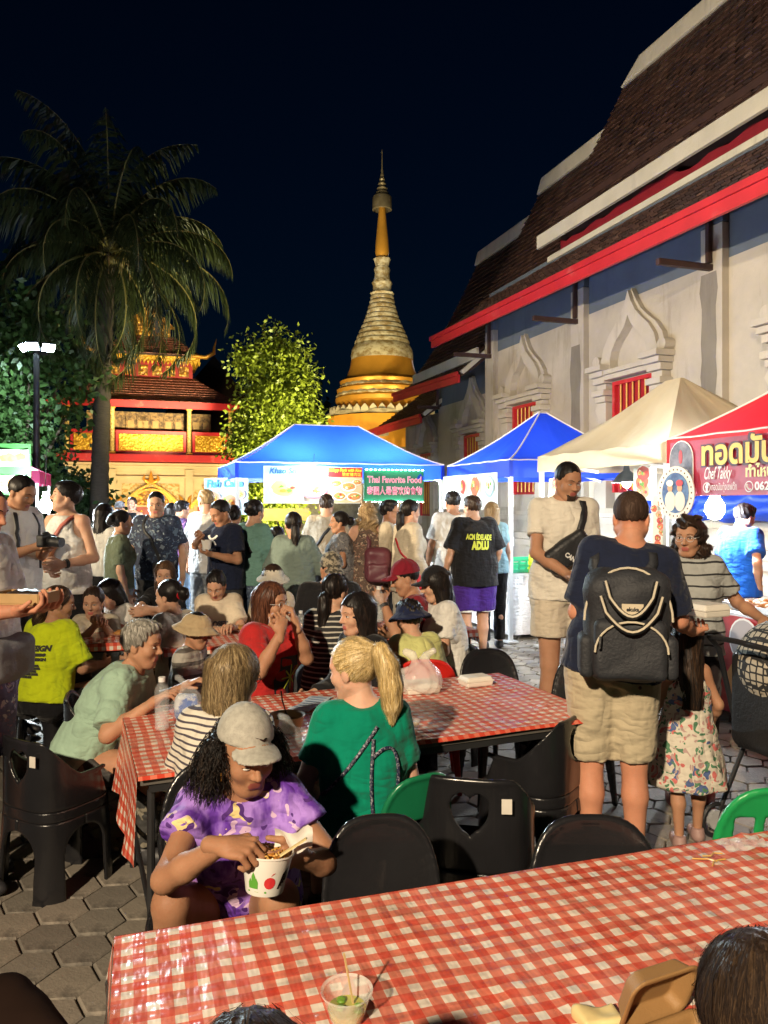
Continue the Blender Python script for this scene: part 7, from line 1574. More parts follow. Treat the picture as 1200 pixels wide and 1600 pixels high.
P('s1', 'woman with highlighted bob and striped top with black strap, back turned', 366, 2.84, 1008, 168, 'f', 'sit', H=1.58, lean=12, head=(24, 8), hair=('bob', H_HILITE), glasses=(EYED, 1.2), q=NEAR, group=SE, arms=(dict(to=(0.04, 0.26, -0.30)), dict(to=(0.10, 0.22, -0.34))), shirt=dict(mat=STRIPES('cream_charcoal_stripes', (0.60, 0.56, 0.48), (0.06, 0.05, 0.07), 0.021, 0.33), sleeve=1.0, ease=0.024, hem=-0.1), legs=dict(type='shorts', mat=denim, len=0.8))
P('s2', 'blonde woman with ponytail in emerald green tee and denim shorts', 553, 2.86, 1000, 186, 'f', 'sit', H=1.66, lean=4, skin='pale', girth=1.0, head=(-52, 8), hair=('pony', H_BLONDE), q=NEAR, group=SE, arms=(dict(to=(0.05, 0.20, -0.36), elbow=(0.5, -0.4, -0.9)), dict(to=(-0.02, 0.24, -0.34))), shirt=dict(mat=emerald, sleeve=0.62, ease=0.016, loose=0.45, hem=0.02), legs=dict(type='shorts', mat=denim, len=0.8, ease=0.014))
P('s3', 'woman in grey cap and purple flower blouse eating from a paper bowl', 385, 2.25, 1108, 10, 'f', 'sit', H=1.60, lean=24, skin='brown', girth=1.04, head=(-22, 14), hair=('afro', H_BLACK), hat=('cap', M('grey_marl_cotton', (0.36, 0.35, 0.31), 0.9, 0.2, 60, 0.3, 250), 0, 0.012, -4), q=NEAR, group=SE, knees={1: (268, 1412, 2.14), -1: (436, 1405, 2.12)},
  arms=(hold(458, 1340, 2.06, 0.75, palm=(-0.9, 0.0, 0.3), dir=(-0.75, 0.5, 0.1), elbow=(0.9, -0.3, -0.8)), hold(345, 1322, 1.98, 0.95, palm=(-0.2, -0.3, -0.9), dir=(-0.85, 0.45, 0.05), elbow=(0.9, -0.1, -0.9))), shirt=dict(mat=FLORAL('purple_silk_print', (0.12, 0.03, 0.36), [(0.70, 0.56, 0.26), (0.60, 0.42, 0.62), (0.07, 0.016, 0.18)], 12, 0.34, (0.36, 0.20, 0.66), 0.30), sleeve=0.5, ease=0.020, cuff=1.6, fold=0.008, neck=1.2), legs=dict(type='shorts', mat=black, len=0.5, ease=0.012))
P('f1', 'dark haired head at the bottom edge in front of the front table', 385, 0.80, 1625, 178, 'f', 'sit', H=1.6, hair=('long', HAIR('hair_matte_brown', (0.025, 0.015, 0.010))), q=NEAR, group=SE, head=(0, 25), shirt=dict(mat=char, sleeve=0.7), legs=dict(type='pants', mat=char), arms=(dict(to=(0.1, 0.1, -0.4)), dict(to=(0.1, 0.1, -0.4))))
P('f2', 'person with long brown hair at the bottom corner by the brown box', 1212, 1.0, 1492, 204, 'f', 'sit', H=1.6, hair=('longback', HAIR('hair_matte_brown', (0.025, 0.015, 0.010), (0.05, 0.03, 0.02), 0.75)), q=NEAR, group=SE, head=(0, 20), shirt=dict(mat=CLOTH('dusty_pink', (0.3, 0.15, 0.13)), sleeve=0.7), legs=dict(type='pants', mat=char), arms=(dict(to=(0.05, 0.2, -0.35)), dict(to=(0.05, 0.2, -0.35))))

# ---- loose locks on the heads near enough to show them
rngh = np.random.default_rng(4)
def dn(p): return (0, -0.15, -1)
def lock(key, mats, n, L, w=0.0022, flow=None):
    i = PEOPLE[key]; strands('hair_locks', i['hair'][0], i['hair'][1], i['hair'][2], mats, n, L, flow or dn, rngh, w)
def ponyflow(i):
    Rm, hc, hs = i['Rh'], i['hc'], i['hs']
    def f(p):
        c = Rm.T @ (p - hc) / hs
        d = np.array((0, -0.118, 0.082)) - c if c[1] > -0.112 else np.array((0, -0.02, -1.0)); return Rm @ nrm(d)
    return f
def crownflow(key):
    i = PEOPLE[key]; Rm, hc, hs = i['Rh'], i['hc'], i['hs']
    def f(p):
        c = Rm.T @ (p - hc) / hs; return Rm @ nrm((c[0] * 9.0, (c[1] + 0.03) * 6.0, -0.35 - 4 * max(0.0, 0.11 - c[2])))
    return f
HB = [HAIR('lock_black', (0.008, 0.007, 0.007), (0.06, 0.05, 0.045)), HAIR('lock_dark', (0.02, 0.013, 0.01), (0.09, 0.06, 0.04))]; HBR = [HAIR('lock_brown', (0.05, 0.028, 0.016)), HAIR('lock_chestnut', (0.13, 0.075, 0.04)), H_DARK]
lock('s1', [HAIR('lock_ash', (0.15, 0.105, 0.06)), HAIR('lock_straw', (0.40, 0.30, 0.16), (0.6, 0.48, 0.28)), HAIR('lock_honey', (0.24, 0.165, 0.08))], 5000, 0.15, 0.0009, crownflow('s1'))
lock('s2', [HAIR('lock_gold', (0.66, 0.48, 0.20), (0.88, 0.74, 0.42)), HAIR('lock_pale', (0.78, 0.62, 0.34), (0.9, 0.8, 0.55)), HAIR('lock_shade', (0.46, 0.32, 0.13))], 5000, 0.13, 0.0009, flow=ponyflow(PEOPLE['s2']))
HD = [HAIR('lock_cocoa', (0.03, 0.018, 0.011), (0.06, 0.036, 0.022), 0.7), HAIR('lock_umber_brown', (0.05, 0.03, 0.017), (0.09, 0.055, 0.03), 0.7), HAIR('lock_dark_matte', (0.018, 0.011, 0.008), (0.035, 0.022, 0.015), 0.7)]
lock('f1', HD, 4000, 0.16, 0.0009, crownflow('f1')); lock('f2', HD, 6000, 0.22, 0.0009, crownflow('f2'))
lock('y7', [HAIR('lock_silver', (0.42, 0.40, 0.36)), HAIR('lock_steel', (0.24, 0.23, 0.20))], 2400, 0.06, 0.0011, flow=lambda p: (0, 0.25, -1))
lock('y9', [HAIR('lock_auburn', (0.13, 0.05, 0.028)), HAIR('lock_umber', (0.05, 0.02, 0.012))], 700, 0.13)
for k in ('y13', 'y16', 'y12', 'M', 'T', 'D'): lock(k, HB, 450, 0.14)
lock('Z', HBR[:1] + HB, 700, 0.16); lock('Y', HBR[:1] + HB, 700, 0.16, flow=lambda p: (0.25 * math.sin(p[2] * 60), 0, -1)); lock('y1', HBR, 700, 0.1, flow=lambda p: (0, -0.8, -0.6)); lock('R', [HAIR('lock_sand', (0.45, 0.32, 0.17)), HAIR('lock_wheat', (0.25, 0.16, 0.08))], 600, 0.12, 0.003, flow=lambda p: (0.3 * math.sin(p[2] * 50), 0, -1))
def frizz(key, n, r, mats):
    i = PEOPLE[key]; v = i['hair'][0]; c = v.mean(0); m = MB()
    for k in rngh.integers(0, len(v), n):
        p = Vector(v[k]); d = Vector(nrm(v[k] - c)) + Vector(rngh.normal(size=3) * 0.5); pts = []; a = rngh.uniform(0, 6); u = d.orthogonal().normalized(); w = d.cross(u).normalized()
        for q in range(8):
            pts.append(p + d.normalized() * (r * q / 7) + (u * math.cos(a + q * 1.5) + w * math.sin(a + q * 1.5)) * 0.006 - Vector((0, 0, 0.0009 * q * q)))
        m.cur = int(rngh.integers(0, len(mats))); m.tube(pts, [0.0011] * 7 + [0.0004], 3, False)
    tag(link('hair_frizz', m.mesh('hair_frizz', mats, 2, False), i['hair'][2]), kind='stuff')
frizz('s3', 1800, 0.032, HB)
# ================================================================ bags, prints and small things people carry
BLKN, GRYN = M('black_nylon', (0.014, 0.015, 0.018), 0.5, 0.2, 8, 0.4, 60), M('grey_canvas', (0.16, 0.165, 0.18), 0.8, 0.15, 8, 0.4, 60)
def rbox(S_, c, half, r, k=0.02, Rm=None):
    c, half = np.array(c, float), np.array(half, float)
    def f(X, Y, Z):
        x, y, z = X - c[0], Y - c[1], Z - c[2]
        if Rm is not None: x, y, z = (Rm[0][0] * x + Rm[1][0] * y + Rm[2][0] * z, Rm[0][1] * x + Rm[1][1] * y + Rm[2][1] * z, Rm[0][2] * x + Rm[1][2] * y + Rm[2][2] * z)
        q = [np.abs(a) - b + r for a, b in zip((x, y, z), half)]
        return np.sqrt(sum(np.maximum(a, 0) ** 2 for a in q)) + np.minimum(np.maximum(np.maximum(q[0], q[1]), q[2]), 0) - r
    e = np.linalg.norm(half) if Rm is not None else half
    S_.shape(f, c - e, c + e, k); return S_
def rest_y(i, part, x, z, back=True):
    v, f = i[part][0], i[part][1]; bv = BVHTree.FromPolygons([tuple(p) for p in v], [tuple(q) for q in f]); h = bv.ray_cast(Vector((x, -1 if back else 1, z)), Vector((0, 1 if back else -1, 0))); return h[0].y if h[0] else (-0.14 if back else 0.14)
def back_bag(key, label, mat, w, h, d, zc, name='backpack', x=0.0, part='shirt', pocket=True, straps=True, hh=0.010):
    i = PEOPLE[key]; s = i['s']; t = worn(i, name, label, 'bag'); zc = i['hip'][2] + zc * s; x = x + i['ax'][0] / i['ax'][2] * (zc - i['hip'][2]); y0 = rest_y(i, part, x, zc) - d / 2 + 0.005
    S_ = Sdf(hh); rbox(S_, (x, y0, zc), (w / 2, d / 2, h / 2), min(d, w) * 0.42); rbox(S_, (x, y0 + 0.01, zc + h * 0.38), (w * 0.42, d * 0.38, h * 0.14), 0.05, k=0.06); S_.fn(folds(0.006, 2.0)); sdf_part(S_, 'body', mat, t)
    if pocket: S_ = Sdf(hh); rbox(S_, (x, y0 - d / 2 - 0.008, zc - h * 0.18), (w * 0.42, 0.03, h * 0.27), 0.03); S_.fn(folds(0.004, 1.0)); sdf_part(S_, 'front_pocket', mat, t)
    if straps:
        for sx in (-1, 1): strap(i, part, (x + sx * 0.09 * s, y0 + d / 2, zc + h * 0.35), (x + sx * 0.10 * s, 0.02, i['sh'][1][2] + 0.03), mat, 0.020, 'shoulder_strap', t)
    return t, i, (x, y0, zc)
def cross_bag(key, label, mat, pos, half, strapmat=None, part='shirt', top=None, rot=0.0, name='crossbody_bag', low=None, w=0.014, hh=0.008):
    i = PEOPLE[key]; t = worn(i, name, label, 'bag'); pos = np.array(pos, float); c, s_ = math.cos(rot), math.sin(rot); Rm = np.array([[c, 0, s_], [0, 1, 0], [-s_, 0, c]])
    S_ = Sdf(hh); rbox(S_, pos, half, min(half) * 0.8, Rm=Rm); S_.fn(folds(0.004, 3)); sdf_part(S_, 'body', mat, t)
    if top is not None: strap(i, part, tuple(pos + (0, 0, half[2] * 0.5) if low is None else low), tuple(top), strapmat or mat, w, 'strap', t)
    return t, i
def hip_z(k, t): i = PEOPLE[k]; return i['hip'] + i['ax'] * i['L'] * t
# man with tray
i = PEOPLE['A']; c = hip_z('A', 0.02); cross_bag('A', 'grey canvas waist bag on the man in purple shorts', GRYN, (c[0] + 0.03, 0.185, c[2] + 0.01), (0.15, 0.055, 0.095), low=(0.15, 0.1, c[2] + 0.05), top=(-0.16, -0.05, c[2] + 0.06), w=0.018)
i['tray'] = tr = thing('food_carton', 'open brown food carton with dark grilled food held by the man in white', 'food box', tuple(PX(38, 932, 3.22)), R(-8))
m = MB(); m.box((0, 0, -0.02), (0.22, 0.15, 0.012)); 
for a, b, cc, d in ((0, -0.075, 0.22, 0.008), (0, 0.075, 0.22, 0.008), (-0.11, 0, 0.008, 0.15), (0.11, 0, 0.008, 0.15)): m.box((a, b, 0.0), (cc, d, 0.04))
m.build('carton', M('kraft_card', (0.42, 0.27, 0.12), 0.8), tr)
S_ = Sdf(0.006); S_.el((0, 0, 0.006), (0.09, 0.055, 0.02)); S_.fn(folds(0.006, 1, 3)); sdf_part(S_, 'grilled_food', M('grilled_dark', (0.03, 0.02, 0.016), 0.4, 0.4, 20), tr)
# camera man
i = PEOPLE['B']; cm = worn(i, 'camera', 'black camera held by the man in white tee', 'camera'); cl = i['toL'](PX(72, 845, 5.25))
S_ = Sdf(0.006); rbox(S_, cl, (0.065, 0.03, 0.042), 0.012); S_.el(cl + (0, 0, 0.045), (0.025, 0.022, 0.02)); sdf_part(S_, 'camera_body', BLKN, cm); m = MB(); m.tube([cl + (0, 0.02, 0), cl + (0, 0.13, -0.01)], [0.036, 0.034], 16); m.build('lens', BLKN, cm, True)
strap(i, 'shirt', (0.12, 0.14, i['hip'][2] + 0.15), (0.05, 0.02, i['neck'][2] - 0.02), BLKN, 0.012, 'camera_strap', cm); strap(i, 'shirt', (-0.10, 0.14, i['hip'][2] + 0.15), (-0.05, 0.02, i['neck'][2] - 0.02), BLKN, 0.012, 'camera_strap', cm)
# tank top man: orange bag
i = PEOPLE['C']; z = i['hip'][2] + 0.26 * i['s']; cross_bag('C', 'orange brown crossbody bag on the man in the tank top', M('orange_leather', (0.42, 0.16, 0.06), 0.55, 0.2), (0.03, 0.185, z), (0.062, 0.035, 0.115), M('pink_strap', (0.42, 0.12, 0.09), 0.6), top=(-0.10, 0.02, i['sh'][1][2] + 0.03), rot=-0.5, low=(0.0, 0.16, z + 0.09), w=0.016)
for k, wrist in (('C', -1), ('V', -1), ('y14', -1)):
    i = PEOPLE[k]; w0, e0 = i['wr'][wrist], i['el'][wrist]; d = nrm(w0 - e0); m = MB(); a = w0 - d * 0.035; m.tube([a - d * 0.012, a + d * 0.012], 0.034 * i['s'], 12); m.build('wristwatch', BLKN, i['root'], True)
i = PEOPLE['F']; z = i['hip'][2] + 0.05; cross_bag('F', 'black crossbody bag on the man in the leaf print shirt', BLKN, (-0.10, 0.185, z), (0.10, 0.045, 0.075), top=(0.09, 0.0, i['sh'][1][2] + 0.03), low=(-0.06, 0.16, z + 0.07))
# logo tee: two interlocking arcs
i = PEOPLE['J']
def arcband(cx, cy, r0, r1, a0, a1, sq=1.0, n=10):
    o = [(cx + r0 * math.cos(R(a0 + (a1 - a0) * k / n)), cy + sq * r0 * math.sin(R(a0 + (a1 - a0) * k / n))) for k in range(n + 1)]; q = [(cx + r1 * math.cos(R(a0 + (a1 - a0) * k / n)), cy + sq * r1 * math.sin(R(a0 + (a1 - a0) * k / n))) for k in range(n + 1)]
    return [[o[k], o[k + 1], q[k + 1], q[k]] for k in range(n)]
INKW = M('print_white', (0.62, 0.62, 0.60), 0.7)
shirt_print(i, 'shirt', '', INKW, 0.40, -0.01, 0.12, back=False, poly=arcband(0, 0.52, 0.62, 0.42, 200, 340, 0.9) + arcband(0, -0.52, 0.62, 0.42, 20, 160, 0.9), name='logo_print'); shirt_print(i, 'shirt', 'UNDER ARMOUR', INKW, 0.315, -0.01, 0.13, 0.02, False, bold=0.001)
back_bag('J', 'black backpack on the man in the navy logo tee', BLKN, 0.28, 0.38, 0.15, 0.22)
def cup(label, loc, r, h, mat, cat='cup', fill=None, taper=0.8):
    t = thing('cup', label, cat, tuple(loc)); m = MB(); m.lathe([(0.002, 0.0), (r * taper, 0.0), (r, h), (r * 1.05, h), (r * 1.05, h + 0.004), (r * 0.94, h), (r * taper * 0.9, 0.006), (0.002, 0.006)], 24); m.build('wall', mat, t, True)
    if fill: m = MB(); m.lathe([(0.002, h * 0.62), (r * 0.9, h * 0.6)], 20); m.build('contents', fill, t, True)
    return t
PAPER = M('white_paper', (0.70, 0.68, 0.63), 0.6, 0.06)
cup('white paper cup held by the man in the navy logo tee', PX(323, 858, 6.66), 0.045, 0.075, PAPER)
for k, a, b in (('L', (0.10, -0.13, 0.28), (-0.10, 0, 0.5)), ('O', (-0.15, -0.14, 0.12), (0.10, 0, 0.5)), ('y5', (0.06, -0.12, 0.2), (0.09, 0.0, 0.5)), ('s1', (-0.16, -0.13, 0.16), (0.08, -0.02, 0.47))):
    i = PEOPLE[k]; ax = i['ax']; f = lambda q: tuple(np.array((q[0], q[1] * (1 if q[2] < 0.45 else 1), 0)) + i['hip'] + ax * q[2] * i['s']); strap(i, 'shirt', f(a), f(b), BLKN, 0.017 if k != 's1' else 0.021, 'bag_strap')
# flowered dress: maroon backpack on one shoulder ; jacket: grey backpack ; blouse: red bag
back_bag('R', 'maroon backpack on the shoulder of the woman in the flowered dress', M('maroon_leather', (0.13, 0.035, 0.05), 0.45, 0.2), 0.26, 0.34, 0.14, 0.12, x=0.10, part='dress')
back_bag('S', 'grey backpack on the man in the beige jacket', GRYN, 0.26, 0.40, 0.14, 0.20)
i = PEOPLE['T']; z = i['hip'][2] - 0.02; cross_bag('T', 'small red shoulder bag on the woman in the beige blouse', M('red_leather', (0.45, 0.02, 0.03), 0.4), (0.19, 0.05, z), (0.03, 0.09, 0.085), top=(-0.06, 0, i['sh'][1][2] + 0.03), low=(0.17, -0.04, z + 0.06), w=0.010)
# black lettered shirt
i = PEOPLE['V']; INKY = M('print_yellow', (0.55, 0.60, 0.06), 0.7)
shirt_print(i, 'shirt', 'ACM ÉDELAIDE', INKY, 0.36, 0.01, 0.27, 0.075, bold=0.004, rot=-0.04); shirt_print(i, 'shirt', 'ADLU', INKY, 0.275, 0.02, 0.185, 0.11, bold=0.008)
for sx in (-1, 1):
    q = i['hj'][sx] * 0.14 + i['kn'][sx] * 0.86; m = MB(); m.lathe([(0.130, -0.02), (0.132, 0.02)], 24, tuple(q), 0.98, 0.98); m.build('shorts_trim', M('white_trim', (0.7, 0.7, 0.7), 0.8), i['root'], True)
ob = thing('orange_bag', 'orange carrier bag hanging from the hand of the black lettered shirt', 'bag', tuple(PX(714, 942, 8.0))); S_ = Sdf(0.012); S_.el((0, 0, 0), (0.075, 0.05, 0.11)); S_.rc((0, 0, 0.08), (0, 0, 0.16), 0.02, 0.012, k=0.04); S_.fn(folds(0.01, 1, 2)); sdf_part(S_, 'sack', M('orange_plastic', (0.65, 0.22, 0.01), 0.4), ob)
# tall man: sling bag
i = PEOPLE['W']; z = i['hip'][2] + 0.26; t, _ = cross_bag('W', 'black sling bag with white lettering across the tall man in cream', BLKN, (0.03, 0.195, z), (0.165, 0.045, 0.085), top=(-0.11, 0.02, i['sh'][1][2] + 0.03), rot=0.62, low=(-0.06, 0.16, z + 0.12), w=0.024, hh=0.008)
o = lettering('CANYON', INKW, t, (0.0, 0.246, z - 0.055), 0.042, 0.15, bold=0.002); o.rotation_euler = (R(90), R(35), R(180))
# big black backpack with cream handles
t, i, (bx, by, bz) = back_bag('X', 'black nappy backpack with cream edged handles on the man in khaki shorts', M('black_twill', (0.020, 0.022, 0.028), 0.65, 0.2, 8, 0.4, 80), 0.345, 0.45, 0.18, 0.20, hh=0.010)
CREAMP = M('cream_piping', (0.58, 0.52, 0.40), 0.7)
for dz, wd, dy in ((0.16, 0.10, -0.125), (0.10, 0.12, -0.135)):
    pts = [(bx - wd + 2 * wd * k / 12, by + dy - 0.03 * math.sin(math.pi * k / 12), bz + dz - 0.10 * math.sin(math.pi * k / 12) + (0.04 if k in (0, 12) else 0)) for k in range(13)]
    m = MB(); m.tube(pts, 0.011, 8); m.build('handle', BLKN, t, True); m = MB(); m.tube([(x, y - 0.011, zz + 0.004) for x, y, zz in pts], 0.005, 6); m.build('handle_piping', CREAMP, t, True)
pts = [(bx + 0.142 * math.cos(R(a)), by - 0.146, bz - 0.085 + 0.125 * math.sin(R(a))) for a in range(0, 181, 12)]; m = MB(); m.tube(pts, 0.0045, 6); m.build('pocket_piping', CREAMP, t, True)
pts = [(bx + 0.176 * math.cos(R(a)), by - 0.052, bz + 0.03 + 0.22 * math.sin(R(a))) for a in range(0, 181, 10)]; m = MB(); m.tube(pts, 0.005, 6); m.build('top_piping', CREAMP, t, True)
m = MB(); m.box((bx + 0.01, by - 0.103, bz + 0.085), (0.085, 0.004, 0.045)); lb = m.build('label_patch', M('cream_leather', (0.55, 0.47, 0.34), 0.6), t); lettering('ekuka', BLKN, lb, (bx + 0.01, by - 0.107, bz + 0.085), 0.022, 0.05, bold=0.001)
m = MB(); m.tube([(bx - 0.12, by - 0.15, bz - 0.02), (bx - 0.125, by - 0.155, bz - 0.07)], 0.006, 6); m.build('zip_pull', BLKN, t)
for sx in (-1, 1): S_ = Sdf(0.010); rbox(S_, (bx + sx * 0.168, by, bz - 0.12), (0.03, 0.075, 0.09), 0.025); sdf_part(S_, 'side_pocket', M('black_twill', (0.02, 0.02, 0.03)), t)
i = PEOPLE['X']; m = MB(); zb = i['hip'][2] - 0.03; yb = rest_y(i, 'shorts', 0.09, zb - 0.02); m.box((0.10, yb - 0.004, zb - 0.02), (0.13, 0.006, 0.010)); m.build('pocket_welt', khaki, i['root']); m = MB(); m.sphere((0.10, yb - 0.008, zb - 0.05), 0.008, 8, 6); m.build('pocket_button', BROWNW, i['root'])
def foam_box(label, loc, rot, w=0.17, d=0.13, h=0.055, mat=None, open_=0):
    t = thing('food_box', label, 'food box', tuple(loc), rot); mt = mat or M('foam_white', (0.74, 0.70, 0.62), 0.6, 0.05)
    m = MB(); m.box((0, 0, h * 0.28), (w, d, h * 0.56), 0, 1.06); link('tray', bevel_mesh(m.mesh('tray', mt), 0.008, 2), t); m = MB(); m.box((0, 0, h * 0.80), (w * 1.06, d * 1.06, h * 0.42), 0, 0.86); link('lid', bevel_mesh(m.mesh('lid', mt), 0.008, 2), t); m = MB(); m.box((0, 0, h * 0.575), (w * 1.10, d * 1.10, 0.005)); m.build('rim', mt, t); return t
foam_box('white foam food box in the hand of the man with the backpack', PX(1105, 962, 3.72), R(25), 0.16, 0.13, 0.06)
# yellow tee lettering
i = PEOPLE['y1']; zt = i['hip'][2] + 0.42
shirt_print(i, 'shirt', 'RENE A DESIGN', M('print_black', (0.03, 0.03, 0.02), 0.8), 0.375, 0.0, 0.27, 0.045, bold=0.003); shirt_print(i, 'shirt', 'BELLA, GAMMA & MONDO', _M['print_black'], 0.335, 0.0, 0.24, 0.018); shirt_print(i, 'shirt', '2020 //// RENE A DESIGN', _M['print_black'], 0.305, 0.0, 0.25, 0.024, bold=0.002)
for k, w in enumerate((0.20, 0.22, 0.18, 0.21, 0.14)): shirt_print(i, 'shirt', 'RENE A DESIGN STUDIO BELLA GAMMA', _M['print_black'], 0.265 - 0.018 * k, -0.01, w, 0.010)
i = PEOPLE['y6']; shirt_print(i, 'shirt', 'KLOSET', M('print_grey', (0.10, 0.10, 0.11), 0.8), 0.31, 0, 0.17, 0.05, False, bold=0.004)
i = PEOPLE['y5']; m = MB(); m.tube([tuple(i['hT']((0.036 * math.cos(R(a)), -0.104 - 0.004 * math.sin(R(3 * a)), 0.028 + 0.036 * math.sin(R(a))))) for a in range(0, 361, 20)], 0.011, 6, False); m.build('scrunchie', M('red_satin', (0.40, 0.01, 0.02), 0.4), i['root'], True)
i = PEOPLE['s2']; m = MB(); m.tube([tuple(i['hT']((0.026 * math.cos(R(a)), -0.120, 0.082 + 0.026 * math.sin(R(a))))) for a in range(0, 361, 24)], 0.006, 6, False); m.build('hair_tie', M('tan_elastic', (0.35, 0.2, 0.1), 0.6), i['root'], True)
i = PEOPLE['y9']; shirt_print(i, 'shirt', '', M('print_dark', (0.02, 0.022, 0.03), 0.7), 0.22, -0.02, 0.20, back=False, poly=[[(-0.5, -0.6), (0.5, -0.6), (0.62, 0.0), (0.5, 0.62), (-0.5, 0.62), (-0.62, 0.0)]], name='printed_panel')
for a in (0.0, 0.9, 1.8, 2.5): shirt_print(i, 'shirt', '', INKY, 0.22, -0.02, 0.15, back=False, poly=[[(-0.5, -0.03), (0.5, -0.03), (0.5, 0.03), (-0.5, 0.03)]], rot=a, name='printed_line')
# blonde: braided cord of a phone strap across the back
i = PEOPLE['s2']; sz = i['s']; CORD = TWO('braided_cord', (0.012, 0.016, 0.05), (0.30, 0.30, 0.34), 120, 0.55, 0.6, 0.03, (1, 1, 1), 0); pc_ = thing('phone_strap', 'dark braided cord strap across the back of the emerald tee', 'strap', tuple(i['root'].location), i['ang'])
bv = BVHTree.FromPolygons([tuple(p) for p in i['shirt'][0]], [tuple(q) for q in i['shirt'][1]])
def cordpath(pts):
    out = []
    for x, z in pts:
        h = bv.ray_cast(Vector((x, -1, i['hip'][2] + z * sz)), Vector((0, 1, 0)))
        if h[0]: out.append(h[0] + Vector((0, -0.006, 0)))
    return out
for pts in ([(0.045 - 0.23 * k / 14, 0.47 - 0.30 * k / 14) for k in range(15)], [(0.03 - 0.01 * math.sin(k / 4), 0.43 - 0.36 * k / 14) for k in range(15)], [(0.02 + 0.10 * math.sin(math.pi * k / 15 * 0.72), 0.36 + 0.055 * math.sin(math.pi * k / 12) - 0.006 * k * k / 8) for k in range(15)]):
    pp = cordpath(pts)
    if len(pp) > 3: m = MB(); m.tube(pp, 0.0062, 6); m.build('cord', CORD, pc_, True)
m = MB(); zz = i['hip'][2] + 0.015; 
# little swoosh mark on the grey cap
i = PEOPLE['s3']; v, f, o = i['hat']; bv = BVHTree.FromPolygons([tuple(p) for p in v], [tuple(q) for q in f]); pts = [(-0.020, -0.002), (-0.016, -0.009), (-0.006, -0.010), (0.024, 0.008), (-0.004, -0.002), (-0.012, 0.001)]; m = MB(); vs = []
for a, b in pts:
    q = i['hT']((a - 0.012, 0.3, 0.098 + b)); d = Vector(i['hT']((a - 0.012, 0.0, 0.098 + b))) - Vector(q); h = bv.ray_cast(Vector(q), d.normalized()); vs.append((h[0] + h[1] * 0.002) if h[0] else Vector(q))
m.add(vs, [(0, 1, 2, 5), (5, 2, 4), (2, 3, 4)]); m.build('swoosh_mark', EYED, o)
m = MB(); e = i['hT']((0.079, -0.004, -0.058)); m.tube([Vector(e) + Vector((0.0, 0.02 * math.cos(R(a)), 0.02 * math.sin(R(a)))) for a in range(0, 361, 24)], 0.0015, 5, False); m.build('earring', GOLD, i['root'])
# her bowl, noodles, fork and napkin
bw = thing('paper_bowl', 'white printed paper bowl of noodles held by the eating woman', 'bowl', tuple(PX(413, 1392, 2.0)), R(6)); bw.rotation_euler = (R(-8), R(5), R(6))
m = MB(); m.lathe([(0.002, 0.0), (0.047, 0.0), (0.049, 0.004), (0.066, 0.092), (0.070, 0.094), (0.070, 0.099), (0.064, 0.096), (0.0475, 0.008), (0.002, 0.008)], 40); m.build('wall', PAPER, bw, True)
def onbowl(a, z): r = 0.049 + (0.066 - 0.049) * (z - 0.004) / 0.088 + 0.0008; return (r * math.sin(a), -r * math.cos(a), z)
def bowl_print(pts, mat, nm, lift=1.0):
    m = MB(); c = np.mean(pts, 0); vs = [onbowl(*c)] + [onbowl(*q) for q in pts]; vs = [(x * (1 + 0.004 * lift), y * (1 + 0.004 * lift), z) for x, y, z in vs]; m.add(vs, [(0, 1 + k, 1 + (k + 1) % len(pts)) for k in range(len(pts))]); m.build(nm, mat, bw)
bowl_print([(0.22 + 0.26 * math.cos(R(a)), 0.036 + 0.015 * math.sin(R(a))) for a in range(0, 360, 24)], M('print_red_fruit', (0.55, 0.03, 0.035), 0.5), 'printed_fruit'); bowl_print([(0.22, 0.052), (0.32, 0.060), (0.45, 0.062), (0.30, 0.056)], M('print_red_fruit', (0.5, 0.03, 0.03)), 'printed_stalk', 2)
for dx, h in ((-0.55, 0.062), (-0.72, 0.046), (-0.42, 0.048)): bowl_print([(dx - 0.09, 0.02), (dx + 0.09, 0.02), (dx + 0.10, h - 0.012), (dx, h), (dx - 0.10, h - 0.012)], M('print_leaf_green', (0.10, 0.42, 0.14), 0.5), 'printed_leaf', 1 + dx * dx)
bowl_print([(-0.9, 0.010), (0.1, 0.010), (0.1, 0.015), (-0.9, 0.014)], _M['print_leaf_green'], 'printed_band')
for q in range(4): bowl_print([(0.62 + 0.12 * q, 0.02 + 0.006 * q), (0.72 + 0.12 * q, 0.02 + 0.006 * q), (0.95 + 0.06 * q, 0.065 + 0.004 * q), (0.80 + 0.08 * q, 0.055)], EYED, 'printed_feather', 1 + 0.3 * q)
rg = random.Random(3); NOOD = [M('noodle', (0.62, 0.36, 0.09), 0.35, 0.2, 30), M('fried_noodle', (0.42, 0.17, 0.03), 0.35, 0.2, 30)]
for k in range(42):
    a, r = rg.uniform(0, 6.28), rg.uniform(0.0, 0.048); pts = []; th = rg.uniform(0, 6.28)
    for q in range(7): th += rg.uniform(-0.9, 0.9); a_ = (r * math.cos(a) + 0.011 * q * math.cos(th), r * math.sin(a) + 0.011 * q * math.sin(th)); k_ = min(1, 0.054 / max(1e-6, math.hypot(*a_))); pts.append((a_[0] * k_, a_[1] * k_, 0.086 + rg.uniform(-0.006, 0.020)))
    m = MB(); m.tube(pts, 0.0026, 5); m.build('noodle', NOOD[k % 2], bw, True)
m = MB(); m.lathe([(0.002, 0.078), (0.060, 0.076)], 24); m.build('broth', M('curry_broth', (0.25, 0.11, 0.03), 0.2), bw)
